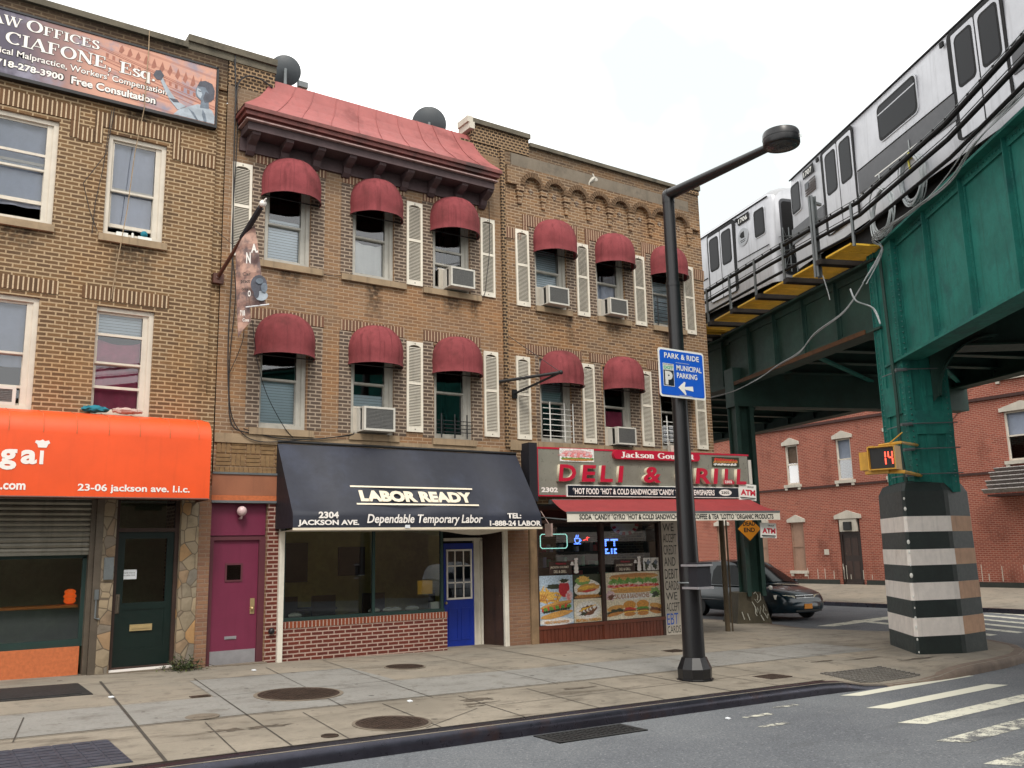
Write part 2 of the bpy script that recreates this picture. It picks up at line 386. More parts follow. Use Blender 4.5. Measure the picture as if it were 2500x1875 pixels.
brick('brick_jamb', S(134,112,96,.6), S(100,86,78,.6), S(184,166,146,.74), ms=.013, seed=6.0)
brick('brick_pier', S(96,76,58,.58), S(64,52,44,.58), S(180,150,116,.7), ms=.013, seed=9.0, bw=.11)
brick('brick_weave', S(164,130,86,.62), S(132,104,72,.62), S(196,170,130,.72), seed=1.0)
brick('brick_far', S(150,120,96,.62), S(120,96,80,.62), S(170,150,130,.7))
M('stone_sill', S(176,152,122,.7), .85, var=.15, vs=4, bump=.002, streak=.5)
M('coping_stone', S(120,112,96,.6), .9, var=.2, vs=3, bump=.004, stain=S(64,62,52,.5))
M('cement', S(140,128,112,.62), .9, var=.14, vs=2.5, bump=.004, stain=S(108,98,86,.6), streak=.35)
M('white_patch', S(200,194,182,.8), .9)
M('roof_red', S(182,98,94,.62), .62, var=.10, vs=1.6, bump=.004, bs=5, stain=S(150,70,66,.6), streak=.25)
M('cornice_red', S(140,76,70,.62), .6, var=.2, vs=4, bump=.003, stain=S(78,48,44,.6), streak=.5)
M('cornice_trim', S(180,150,146,.7), .6, var=.3, vs=8)
M('cornice_dark', S(92,72,74,.6), .75, var=.2, vs=4)
M('awning_red', S(160,80,84,.63), .9, spec=.2, var=.16, vs=3, bump=.004, bs=14, streak=.6, stain=S(124,66,66,.58), st=(.46,.75), ss=1.4)
M('awning_seam', S(146,70,74,.62), .85)
M('vinyl', S(214,206,192,.8), .45, var=.06, vs=5, streak=.25)
M('vinyl_cream', S(222,212,196,.8), .45, var=.06, vs=5, streak=.2)
M('frame_grey', S(190,186,176,.75), .5, var=.08, vs=5, streak=.3)
M('shutter_white', S(236,228,212,.84), .5, var=.05, vs=4, streak=.3)
M('black_iron', S(26,26,28,.8), .45, var=.1)
M('white_iron', S(226,224,218,.84), .45)
M('interior_dark', S(52,46,40,.5), .9, var=.2)
M('interior_olive', S(200,188,120,.85), .9, var=.25, vs=1.0)
M('interior_green', S(140,160,130,.75), .9, var=.2, vs=1.0)
M('floor_inside', S(90,84,76,.5), .7)
M('blind_grey', S(214,226,232,.92), .8, var=.05)
M('curtain_white', S(236,234,228,.92), .85, var=.06)
M('curtain_pink', S(206,84,120,.85), .85, var=.2, vs=3)
M('curtain_sheer', S(186,192,210,.85), .85, var=.08)
M('ac_white', S(214,210,200,.82), .45, var=.06, streak=.35)
M('ac_grille', S(124,124,122,.72), .6, var=.15, vs=30)
M('orange_vinyl', S(236,84,28,.84), .5, var=.05, vs=2, spec=.45, streak=.12)
M('letter_white', S(238,232,226,.9), .5, var=0)
M('letter_cream', S(232,220,198,.9), .5, var=.04)
M('letter_black', S(24,22,22,.8), .6, var=0)
M('letter_red', S(196,26,54,.85), .4, var=.04)
M('awning_black', S(34,38,54,.72), .55, var=.16, vs=1.5, stain=S(66,74,98,.6), st=(.5,.85), ss=1.0, bump=.001, bs=60, spec=.6)
M('awning_black_end', S(26,27,36,.75), .6, var=.1)
M('white_paint', S(226,220,206,.84), .5, var=.07, vs=5, streak=.35)
M('green_trim', S(30,58,54,.75), .5, var=.1)
M('purple_paint', S(132,50,80,.68), .4, var=.06, vs=2, streak=.2)
M('purple_frame', S(104,52,62,.7), .5, var=.1)
M('brown_paint', S(104,62,48,.62), .5, var=.15, vs=4, streak=.45)
M('brown_panel', S(176,112,80,.66), .6, var=.08, vs=3, streak=.2)
M('wood_door', S(70,46,36,.6), .6, var=.2, vs=3, streak=.7, stain=S(150,128,104,.6), st=(.66,.78), ss=5)
M('wood_red', S(118,58,38,.62), .45, var=.15, vs=4, streak=.5)
M('weathered_wood', S(160,132,100,.66), .8, var=.2, vs=4, streak=.5)
M('door_green', S(14,36,32,.66), .35, var=.12)
M('door_blue', S(22,58,176,.72), .38, var=.08, vs=3, streak=.25)
M('steel_plate', S(190,190,196,.8), .35, metal=.6, var=.08, vs=6)
M('brass', S(214,190,140,.82), .35, metal=.6, var=.1)
M('chrome', S(210,210,210,.85), .2, metal=.9, var=.05)
M('shutter_steel', S(150,146,134,.72), .38, metal=.45, var=.15, vs=3, streak=.35)
M('steel_post', S(120,108,94,.62), .5, metal=.3, var=.2, streak=.5)
M('orange_board', S(214,118,68,.7), .7, var=.14, vs=20)
M('orange_shelf', S(236,140,50,.8), .5)
M('lantern_orange', S(240,96,30,.9), .5, emit=.35)
M('paper_white', S(228,232,236,.86), .7, var=.03)
M('paper_yellow', S(236,190,70,.85), .7, var=.04)
M('lamp_globe', S(226,196,196,.8), .3)
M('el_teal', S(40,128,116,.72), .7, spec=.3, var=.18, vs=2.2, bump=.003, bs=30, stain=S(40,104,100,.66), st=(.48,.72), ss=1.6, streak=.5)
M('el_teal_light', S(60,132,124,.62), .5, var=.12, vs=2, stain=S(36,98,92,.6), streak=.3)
M('el_dark', S(44,82,72,.56), .65, var=.25, vs=1.5, stain=S(84,56,30,.5), st=(.56,.8), ss=.8)  # darker copy of the teal, shade under the track put into it, plus rust
M('el_rust', S(112,70,30,.5), .8, var=.3, vs=3)
M('brick_block_tan', S(160,128,88,.62), .9, var=.22, vs=9)
M('tie_wood', S(50,42,36,.6), .9, var=.25, vs=4)
M('grate_yellow', S(232,186,56,.85), .6, var=.12, vs=5, stain=S(150,104,30,.6), st=(.6,.8), ss=6)
M('column_brown', S(104,88,64,.6), .7, var=.2, vs=4, streak=.4)
M('pipe_black', S(20,20,22,.7), .7, var=.1, spec=.2)
M('galv', S(130,136,138,.7), .45, metal=.4, var=.15)
M('cable_white', S(176,182,184,.75), .5, var=.1)
M('cable_dark', S(34,32,34,.7), .6)
M('tape_yellow', S(224,214,70,.85), .5)
M('train_steel', S(202,204,210,.80), .36, metal=.15, var=.07, vs=1.2, streak=.35)
M('train_grey', S(78,80,86,.6), .45, var=.06)
M('train_roof', S(176,178,182,.7), .5, var=.08)
M('train_dark', S(16,16,18,.7), .6, spec=.2)
M('rubber', S(16,16,17,.8), .6, var=0)
M('pier_black', S(34,48,46,.62), .55, var=.2, vs=3, stain=S(70,76,66,.6), st=(.58,.85), ss=1.5, bump=.003)
M('pier_white', S(236,228,220,.92), .7, var=.07, vs=5, stain=S(206,184,168,.74), st=(.58,.75), ss=.9, streak=.25, bump=.002)
M('pier_tan', S(208,166,134,.78), .75, var=.10, vs=5, streak=.35, bump=.002)
M('pier_concrete', S(112,98,72,.6), .9, var=.2, vs=3, bump=.006)
M('col2_concrete', S(96,88,70,.6), .9, var=.25, vs=2.5, bump=.006, streak=.3)
M('graffiti', S(206,204,190,.8), .6)
M('lamp_black', S(22,22,25,.8), .34, var=.02, vs=4, spec=.5)
M('lens', S(70,72,76,.6), .25)
M('sign_blue', S(14,92,206,.8), .38, var=.04)
M('sign_white', S(232,232,226,.88), .42, var=.03)
M('sign_grey', S(212,212,206,.85), .45)
M('dot_green', S(110,190,150,.8), .5)
M('sign_yellow', S(238,152,30,.85), .4, var=.06)
M('signal_yellow', S(214,160,48,.8), .45, var=.1, vs=5, streak=.2)
M('signal_black', S(18,18,18,.8), .5)
M('signal_red', (1.0, .06, .03), .4, var=0, emit=2.2)
M('led_white', (.35, .75, .72), .4, var=0, emit=.8)
M('led_blue', (.10, .22, 1.0), .4, var=0, emit=2.0)
M('led_red', (1.0, .05, .05), .4, var=0, emit=1.6)
M('led_green', (.1, .9, .35), .4, var=0, emit=1.2)
M('deli_face', S(158,156,144,.66), .3, metal=.15, var=.10, vs=2.5)
M('deli_side', S(58,58,60,.7), .5, var=.1)
M('channel_side', S(226,216,190,.84), .4, var=.06)
M('deli_red', S(186,24,56,.85), .4, var=.03)
M('deli_black', S(22,30,44,.8), .35, var=.05)
M('deli_awning', S(168,58,60,.66), .75, var=.08, vs=3, streak=.2)
M('valance_white', S(226,220,206,.84), .7, var=.06, streak=.3)
M('van_paint', S(6,40,52,.74), .3, metal=.1, var=.03, coat=.4)
M('van_trim', S(20,22,24,.7), .5)
M('headlight', S(220,214,190,.85), .15, spec=.8)
M('plate_orange', S(236,150,40,.85), .5)
M('rim_metal', S(170,172,176,.75), .3, metal=.8)
M('lintel_white', S(206,198,184,.8), .8, var=.1, streak=.3)
M('board_tan', S(178,142,120,.66), .8, var=.1, vs=3)
M('door_dark', S(58,40,32,.55), .6, var=.25, vs=3)
M('slate', S(170,164,160,.7), .7, var=.25, vs=7)
M('leaf', S(52,74,32,.62), .7, var=.35, vs=20)
M('leaf_pale', S(110,120,50,.62), .7, var=.3, vs=20)
M('stem', S(74,60,40,.6), .8)
M('dish_grey', S(66,74,80,.62), .5, var=.12, vs=3)
M('iron_cover', S(92,76,66,.6), .6, metal=.5, var=.35, vs=10, stain=S(130,86,54,.6), st=(.6,.8), ss=6, bump=.004, bs=40)
M('hatch_dark', S(60,60,60,.6), .6, metal=.3, var=.2, vs=5)
M('cloth_teal', S(20,130,150,.7), .8)
M('cloth_pale', S(196,170,160,.75), .8)
glass('glass_upper', (.92,.94,.95), 1.15)
glass('glass_shop', (.88,.92,.82), 1.5)
glass('glass_dark', (.35,.38,.38), 1.0)
g = MATS
# ------------------------------------------------------------------ ground
def clamp(v, a, b): return max(a, min(b, v))
def zg(x, y):            # pavement level: the block falls gently to the corner and to the kerb
    return 0.07-0.0195*clamp(x, -40, 20)+0.012*clamp(y, -7, 0)
def zr(x, y): return zg(x, y)-0.15

def road_mat():
    m = bpy.data.materials.new('asphalt'); t, b = nodes(m); p = posn(t)
    f = noise(t, p, .5, 5.0); c = mixc(t, smooth(t, f, .3, .7), S(112,116,122,.64), S(132,136,140,.64))
    c = mixc(t, mth(t, 'MULTIPLY', smooth(t, noise(t, p, 34, 4.0, .75), .52, .72), .75), c, S(186,188,190,.7))
    c = mixc(t, mth(t, 'MULTIPLY', smooth(t, noise(t, p, 46, 3.0, .75), .50, .70), .75), c, S(58,60,64,.6))
    c = mixc(t, mth(t, 'MULTIPLY', smooth(t, noise(t, posn(t, (.4, 1.6, 1)), 1.3, 6.0), .55, .8), .55), c, S(72,74,76,.6))
    ck = N(t, 'ShaderNodeTexVoronoi', feature='DISTANCE_TO_EDGE'); ck.inputs['Scale'].default_value = .42
    dv = mixc(t, .15, p, noise(t, p, 2.0, 4.0)); t.links.new(dv, ck.inputs['Vector'])
    c = mixc(t, mth(t, 'MULTIPLY', mth(t, 'LESS_THAN', ck.outputs['Distance'], .003), .12), c, S(52,52,54,.6))
    t.links.new(c, b.inputs['Base Color']); b.inputs['Roughness'].default_value = .85; b.inputs['Specular IOR Level'].default_value = .3
    bumpto(t, b, noise(t, p, 80, 4.0), .7, .006); return m
def walk_mat(name, c1, c2, stain=.5, brush=False):
    m = bpy.data.materials.new(name); t, b = nodes(m); p = posn(t)
    f = noise(t, p, .7, 5.0); c = mixc(t, smooth(t, f, .3, .7), c1, c2)
    c = mixc(t, mth(t, 'MULTIPLY', smooth(t, noise(t, p, 60, 3.0), .45, .8), .45), c, tuple(.62*x for x in c1))
    c = mixc(t, mth(t, 'MULTIPLY', smooth(t, noise(t, posn(t, (.55, 1.5, 1)), 1.5, 6.0, .65), .5, .74), stain), c, S(72,60,48,.6))
    vo = N(t, 'ShaderNodeTexVoronoi'); vo.inputs['Scale'].default_value = 2.6; t.links.new(p, vo.inputs['Vector'])   # trodden gum
    sx = N(t, 'ShaderNodeSeparateColor'); t.links.new(vo.outputs['Color'], sx.inputs[0])
    gum = mth(t, 'MULTIPLY', mth(t, 'LESS_THAN', vo.outputs['Distance'], mth(t, 'MULTIPLY', sx.outputs[1], .13)), mth(t, 'GREATER_THAN', sx.outputs[0], .45))
    c = mixc(t, mth(t, 'MULTIPLY', gum, .75), c, S(52,48,44,.6))
    v2 = N(t, 'ShaderNodeTexVoronoi'); v2.inputs['Scale'].default_value = 6.5; t.links.new(p, v2.inputs['Vector']); s2 = N(t, 'ShaderNodeSeparateColor'); t.links.new(v2.outputs['Color'], s2.inputs[0])
    g2 = mth(t, 'MULTIPLY', mth(t, 'LESS_THAN', v2.outputs['Distance'], .13), mth(t, 'GREATER_THAN', s2.outputs[0], .72)); c = mixc(t, mth(t, 'MULTIPLY', g2, .5), c, S(70,66,60,.6))
    c = mixc(t, mth(t, 'MULTIPLY', smooth(t, noise(t, p, 22, 3.0), .42, .72), .40), c, tuple(.70*x for x in c1)); c = mixc(t, mth(t, 'MULTIPLY', smooth(t, noise(t, p, 3.2, 6.0, .7), .5, .7), .5), c, S(112,104,94,.6))
    t.links.new(c, b.inputs['Base Color']); b.inputs['Roughness'].default_value = .88; b.inputs['Specular IOR Level'].default_value = .3
    h = noise(t, p, 70, 4.0)
    if brush: h = mth(t, 'ADD', h, noise(t, posn(t, (3, 60, 1)), 2.0, 2.0))
    bumpto(t, b, h, .5, .004); return m
MATS['asphalt'] = road_mat()
MATS['walk_tan'] = walk_mat('walk_tan', S(176,165,148,.66), S(156,149,136,.66), .5)
MATS['walk_grey'] = walk_mat('walk_grey', S(160,158,152,.64), S(170,168,162,.64), .3, True)
MATS['walk_stained'] = walk_mat('walk_stained', S(174,164,148,.66), S(148,140,126,.64), .95)
M('joint', S(84,78,70,.58), .9, var=.25, vs=6)
M('kerb_steel', S(72,72,84,.68), .30, metal=.65, var=.25, vs=2.5, stain=S(88,70,70,.6), st=(.55,.75), ss=2)
M('kerb_stone', S(138,120,106,.64), .85, var=.2, vs=4, bump=.004)

mb = MB()          # asphalt everywhere, out to the horizon
xs = [-400, -40, 0, 10, 20, 60, 400]; ys = [-400, -40, -7, 0, 40, 400]
for y in ys:
    for x in xs: mb.v.append(Vector((x, y, zr(x, y))))
for j in range(len(ys)-1):
    for i in range(len(xs)-1):
        a = j*len(xs)+i; mb.f.append([a, a+1, a+1+len(xs), a+len(xs)]); mb.m.append(0)
tag(mb.build('road', g['asphalt'], loc=(0, 0, 0), rec=False), kind='structure')

EDGE = [(-60,-6.9,0),(0,-6.9,0),(3,-6.88,0),(6,-6.86,0),(9,-6.86,0),(11.3,-6.86,0),(11.75,-6.88,.02),(12.2,-6.92,.09),(12.7,-6.95,.125),(13.6,-6.98,.125),(14.1,-6.98,.09),(14.7,-6.95,.02),(15.2,-6.9,0),(16.5,-6.75,0),(17.5,-6.55,0),(18.4,-6.2,0),(19.2,-5.65,0),(19.8,-4.9,0),(20.2,-3.9,0),(20.4,-2.8,.0),(20.4,-1.9,.06),(20.1,-1.0,.1),(19.85,-.3,.1),(19.7,.5,.05),(19.65,1.2,0),(19.6,3,0),(19.6,60,0)]
INN = [(-60,.9),(0,.9),(3,.9),(6,.9),(9,.9),(11.3,.9),(11.75,.9),(12.2,.9),(12.7,.9),(13.6,.9),(14.1,.9),(14.5,.9),(14.8,.9),(15,.95),(15.1,1),(15.2,1.05),(15.2,1.1),(15.2,1.15),(15.2,1.2),(15.2,1.25),(15.2,1.35),(15.2,1.5),(15.2,1.7),(15.2,2),(15.2,2.3),(15.2,4),(15.2,60)]
def edge_pt(i, t): # t 0 kerb .. 1 inner
    (x, y, d), (a, b) = EDGE[i], INN[i]
    px, py = x+(a-x)*t, y+(b-y)*t
    L = math.hypot(a-x, b-y)*t
    return Vector((px, py, zg(px, py)-d*max(0, 1-L/1.3)))
TS = [0, .05, .1, .2, .35, .5, .75, 1]
mb = MB()
for i in range(len(EDGE)):
    for t in TS: mb.v.append(edge_pt(i, t))
nT = len(TS)
for i in range(len(EDGE)-1):
    for j in range(nT-1): mb.f.append([i*nT+j, (i+1)*nT+j, (i+1)*nT+j+1, i*nT+j+1]); mb.m.append(0)
for i in range(len(EDGE)-1):   # drop at the outer edge
    p, q = edge_pt(i, 0), edge_pt(i+1, 0); mb.quad(p, q, q-Z*.3, p-Z*.3)
tag(mb.build('sidewalk', g['walk_tan'], loc=(0, 0, 0), rec=False), kind='structure')

def kerb(i0, i1, mat, name):
    mb = MB(); prof = [(-.17,.006),(-.05,.008),(.0,-.004),(.038,-.035),(.055,-.085),(.057,-.32)]
    k = 0
    for i in range(i0, i1+1):
        x, y, d = EDGE[i]; a = EDGE[max(i-1, 0)]; b = EDGE[min(i+1, len(EDGE)-1)]
        t = Vector((b[0]-a[0], b[1]-a[1], 0)).normalized(); n = Vector((t.y, -t.x, 0))
        for (o, h) in prof:
            q = Vector((x, y, 0))+n*o; mb.v.append(Vector((q.x, q.y, zg(x, y)-d+h)))
        k += 1
    for i in range(k-1):
        for j in range(len(prof)-1): mb.f.append([i*6+j, i*6+j+1, (i+1)*6+j+1, (i+1)*6+j]); mb.m.append(0)
    return tag(mb.build(name, mat, loc=(0, 0, 0), smooth=True, rec=False, ang=60), kind='structure')
kerb(0, 8, g['kerb_steel'], 'kerb'); kerb(8, len(EDGE)-1, g['kerb_stone'], 'kerb_return')

def sheet(name, poly, mat, dz, base=zg, step=1.5, kind='structure'):
    """flat sheet following the pavement or road, dz above it"""
    mb = MB(); n = len(poly)
    if n == 4:
        a, b, c, d = [Vector((*p, 0)) for p in poly]
        nu = max(1, int((b-a).length/step)); nv = max(1, int((d-a).length/step))
        for j in range(nv+1):
            for i in range(nu+1):
                u, v = i/nu, j/nv; q = (a*(1-u)+b*u)*(1-v)+(d*(1-u)+c*u)*v
                mb.v.append(Vector((q.x, q.y, base(q.x, q.y)+dz)))
        for j in range(nv):
            for i in range(nu): k = j*(nu+1)+i; mb.f.append([k, k+1, k+nu+2, k+nu+1]); mb.m.append(0)
    else: mb.add([(x, y, base(x, y)+dz) for x, y in poly], [tuple(range(n))])
    return tag(mb.build(name, mat, loc=(0, 0, 0), rec=False), kind=kind)
sheet('sidewalk_band', [(-30,-5.0),(16.0,-4.62),(16.0,-3.1),(-30,-3.62)], g['walk_grey'], .004)
sheet('sidewalk_kerb_strip', [(-30,-6.68),(11.6,-6.68),(11.6,-4.82),(-30,-5.06)], g['walk_stained'], .004)
sheet('sidewalk_patch', [(3.75,-1.6),(6.3,-1.5),(6.3,-3.5),(3.6,-3.55)], g['walk_grey'], .006)
def joints():
    mb = MB()
    def ln(x0, y0, x1, y1, w=.018, dz=.009):
        a = Vector((x0, y0, 0)); b = Vector((x1, y1, 0)); n = max(1, int((b-a).length/1.0)); t = (b-a).normalized(); s = Vector((-t.y, t.x, 0))*w/2
        for i in range(n):
            p = a+(b-a)*i/n; q = a+(b-a)*(i+1)/n
            mb.quad(*[Vector((k.x, k.y, zg(k.x, k.y)+dz)) for k in (p-s, q-s, q+s, p+s)])
    ln(-30,-5.03,11.6,-4.74,.02); ln(11.6,-4.74,17,-4.3,.012); ln(-30,-3.6,16,-3.1,.012); ln(-30,-6.69,11.6,-6.69,.02); ln(3.7,-1.6,16.4,-1.45,.012)
    ln(2.66,-.95,2.2,-6.68,.034); ln(3.87,-1.4,3.38,-6.68,.018); ln(5.2,-.7,4.7,-5.0,.012); ln(3.02,-5.0,2.84,-6.68,.013); ln(4.15,-5.0,3.98,-6.68,.012)
    ln(1.4,-3.55,1.15,-5.0,.014); ln(6.35,-.3,5.95,-4.9,.012); ln(8.3,-.2,8.05,-4.8,.012); ln(9.85,-.2,9.6,-6.68,.02); ln(11.6,-.2,11.4,-6.68,.014); ln(13.6,-.2,13.4,-6.0,.014); ln(15.1,-.2,14.9,-6.2,.014)
    for x in (5.2, 6.3, 7.4, 8.5, 10.7): ln(x,-4.95,x-.15,-6.68,.014)
    for x in (12.5, 14.2, 15.5, 17.0): ln(x,-4.4,x+.05,-6.0,.010)
    ln(4.9,-6.62,6.0,-5.9,.01); ln(6.3,-5.85,11.4,-5.7,.012); ln(16.8,-.6,19.6,-.8,.012); ln(16.8,-2.4,20.0,-2.6,.012); ln(17.8,2,17.9,-3.2,.012)
    return tag(mb.build('pavement_joints', g['joint'], loc=(0, 0, 0), rec=False), kind='structure')
joints()
# dark ingrained stains near the kerb, each with an outline of its own
rs = random.Random(3); mb = MB()
for (cx, cy, rx, ry) in ((3.1,-5.55,.16,.07),(3.55,-5.6,.2,.06),(6.4,-5.35,.2,.08),(6.2,-5.6,.22,.04),(8.1,-5.3,.3,.05),(6.05,-5.75,.12,.03),(14.5,-5.35,.5,.05),(15.3,-5.9,.5,.05),(13.6,-5.2,.25,.04)):
    pl = []
    for k in range(22):
        a = 2*math.pi*k/22; r = 1+rs.uniform(-.7, .7); pl.append((cx+rx*r*math.cos(a), cy+ry*r*math.sin(a)))
    mb.add([(x, y, zg(x, y)+.0075) for x, y in pl], [tuple(range(22))])
M('stain', S(112,100,86,.56), .9, var=.35, vs=9)
tag(mb.build('pavement_stains', g['stain'], loc=(0, 0, 0), rec=False), kind='structure')

# painted crossing, worn by traffic
def paint_mat(name, wear):
    m = bpy.data.materials.new(name); t, b = nodes(m); p = posn(t)
    f = noise(t, p, 5.0, 8.0, .75); f = mth(t, 'ADD', f, mth(t, 'MULTIPLY', noise(t, p, 60, 2.0), .35))
    c = mixc(t, smooth(t, f, wear-.08, wear+.08), S(228,226,208,.78), S(112,114,116,.62))
    t.links.new(c, b.inputs['Base Color']); b.inputs['Roughness'].default_value = .8; return m
PW = [paint_mat('paint_fresh', .96), paint_mat('paint_worn', .76), paint_mat('paint_faded', .66)]
for n in range(7):
    x0 = 11.35-.66*n; y0 = -7.08-.87*n; L = 3.65
    x1 = x0+L; y1 = y0+.17
    sheet('crosswalk_stripe', [(x0, y0-.02),(x0+.20, y0-.21-.03*min(n, 2)),(x1, y1-.13-.03*min(n, 2)),(x1-.16, y1+.09)], PW[0 if n < 2 else 1 if n == 2 else 2], .004, zr)
for n in range(8):
    y0 = -.6+.0*n; x0 = 22.0+1.05*n
    sheet('crosswalk_stripe', [(x0, -3.6-.12*n),(x0+.35, -3.6-.12*n),(x0+1.6, 1.1-.2*n),(x0+1.2, 1.1-.2*n)], PW[1], .004, zr)
sheet('stop_line', [(21.4,.35),(25.4,.75),(25.4,1.25),(21.2,.75)], PW[1], .004, zr)
for (x, y, l) in ((8.85,-7.52,.5),(8.5,-8.06,.5),(9.75,-7.24,.45)):
    sheet('paint_remnant', [(x, y-.05),(x+l, y-.07),(x+l, y+.05),(x, y+.03)], PW[2], .004, zr)
# strip of sidewalk across the side street, in front of the red house
mb = MB()
for (a, b) in ((-30, 0), (0, 60)):
    for (x0, z0, x1, z1) in ((28.6,-.34,36.0,-.08),):
        mb.quad((x0,a,z0),(x1,a,z1),(x1,b,z1),(x0,b,z0))
tag(mb.build('far_sidewalk', g['walk_tan'], loc=(0, 0, 0), rec=False), kind='structure')
mb = MB().box(28.42,28.6,-30,60,-.75,-.335)
tag(mb.build('far_kerb', g['kerb_steel'], loc=(0, 0, 0)), kind='structure')

# iron covers and gratings
def disc(name, x, y, r, label, ring=True, pat='grid'):
    z = zg(x, y); mb = MB(); n = 40
    mb.lathe([(r, z-.02), (r, z+.012), (r*.93, z+.014), (r*.92, z+.009), (.001, z+.009)], (x, y, 0), n)
    if r > .2: mb.lathe([(r*1.10, z-.02), (r*1.10, z+.008), (r*1.005, z+.009), (r*1.005, z-.02)], (x, y, 0), n, 1)
    if pat == 'grid':
        k = int(r/.055)
        for i in range(-k, k+1):
            for j in range(-k, k+1):
                if (i*i+j*j)*.055**2 < (r*.86)**2: mb.box(x+i*.055-.018, x+i*.055+.018, y+j*.055-.018, y+j*.055+.018, z+.006, z+.0135)
    else:
        k = int(r*.86/.05)
        for i in range(-k, k+1):
            hw = math.sqrt(max(0, (r*.86)**2-(i*.05)**2)); mb.box(x-hw, x+hw, y+i*.05-.014, y+i*.05+.014, z+.006, z+.0135)
    for q in mb.v: q.z += zg(q.x, q.y)-z+.003
    return tag(mb.build(name, [g['iron_cover'], g['cement']]), label, 'manhole cover', 'iron covers in the pavement')
disc('manhole_cover', 4.62, -3.65, .53, 'large rusty brown round cover on the grey slabs before the brick shop front')
disc('manhole_cover', 4.72, -6.17, .40, 'studded dark round cover in stained paving close to the kerb')
disc('manhole_cover', 7.12, -1.88, .31, 'ribbed dark round cover near the blue door', pat='bar')
disc('valve_cover', 3.87, -6.45, .09, 'palm-sized dark round lid beside the stained kerb paving', pat='bar')
mb = MB(); z = zg(3.48, -3.12); mb.box(3.36,3.6,-3.19,-3.05,z-.01,z+.012).box(3.39,3.57,-3.17,-3.07,z+.012,z+.016)
tag(mb.build('meter_lid', g['iron_cover']), 'narrow oblong iron lid in tan paving below the weeds', 'access cover')
mb = MB(); z = zg(3.1, -4.6); mb.lathe([(.19,z-.01),(.19,z+.009),(.16,z+.011),(.001,z+.008)], (3.1,-4.6,0), 28); mb.box(3.0,3.22,-4.68,-4.6,z+.008,z+.013)
tag(mb.build('access_cover', g['cement']), 'round cement-rimmed cap on the grey slabs', 'access cover')
for (x, y, s, lab) in ((12.53,-2.58,.2,'small square dark lid in the pavement before the deli posters'),(11.2,-6.02,.24,'square iron lid beside the foot of the street lamp')):
    z = zg(x, y); mb = MB().box(x-s, x+s, y-s*.8, y+s*.8, z-.01, z+.011)
    for i in range(5): mb.box(x-s*.85, x+s*.85, y-s*.62+i*s*.3-.012, y-s*.62+i*s*.3+.012, z+.011, z+.015)
    tag(mb.build('hatch', g['iron_cover']), lab, 'access cover')
def plate(name, x0, x1, y0, y1, mat, lab, cat, grid):
    mb = MB(); z = max(zg(x0, y0), zg(x0, y1)); sk = (zg(x1, y0)-zg(x0, y0))/(x1-x0); ky = (zg(x0, y1)-zg(x0, y0))/(y1-y0)
    f = lambda x, y, d: (x, y, zg(x0, y0)+sk*(x-x0)+ky*(y-y0)+d)
    mb.prism([(x0,y0),(x1,y0),(x1,y1),(x0,y1)], f, -.02, .010)
    nx, ny = grid
    for i in range(nx):
        for j in range(ny):
            a = x0+(x1-x0)*(i+.08)/nx; b = x0+(x1-x0)*(i+.92)/nx; c = y0+(y1-y0)*(j+.1)/ny; d = y0+(y1-y0)*(j+.9)/ny
            mb.prism([(a,c),(b,c),(b,d),(a,d)], f, .010, .016)
    return tag(mb.build(name, mat), lab, cat)
M('plate_blue', S(92,98,112,.6), .5, metal=.35, var=.25, vs=8)
plate('cellar_hatch', -.6, 2.36, -2.15, -.95, g['hatch_dark'], 'dark flat cellar hatch in the pavement before the roller shutter', 'hatch', (2, 1))
plate('vault_grate', -.8, 1.95, -6.55, -5.4, g['plate_blue'], 'blue grey gridded steel plate in the pavement at the kerb', 'grate', (16, 9))
M('tactile', S(128,124,118,.6), .8, var=.15)
mb = MB()
for i in range(16):
    for j in range(9):
        x = 12.35+i*.1; y = -6.75+j*.085; L = abs(y+6.95); z = zg(x, y)-.125*max(0, 1-L/1.3)*(1 if 12.5 < x < 13.8 else .8)
        mb.box(x-.03, x+.03, y-.028, y+.028, z-.02, z+.02)
tag(mb.build('tactile_paving', g['tactile'], loc=(0, 0, 0)), kind='structure')
mb = MB(); x0, x1, y0, y1 = 6.05, 7.32, -7.46, -6.98; f = lambda x, y, d: (x, y, zr(x, y)+d)
for (a, b, c, d) in ((x0,x1,y0,y0+.05),(x0,x1,y1-.05,y1),(x0,x0+.05,y0,y1),(x1-.05,x1,y0,y1)): mb.prism([(a,c),(b,c),(b,d),(a,d)], f, -.02, .012)
for i in range(1, 20): a = x0+i*(x1-x0)/20; mb.prism([(a-.014,y0),(a+.014,y0),(a+.014,y1),(a-.014,y1)], f, -.02, .010)
for j in (1, 2, 3): c = y0+j*(y1-y0)/4; mb.prism([(x0,c-.012),(x1,c-.012),(x1,c+.012),(x0,c+.012)], f, -.02, .011)
tag(mb.build('storm_drain', g['hatch_dark']), 'oblong iron drain grating in the road below the steel kerb', 'drain')
sheet('drain_dark_sheet', [(x0,y0),(x1,y0),(x1,y1),(x0,y1)], g['rubber'], .003, zr)  # flat black sheet, paints the dark of the hole below the bars
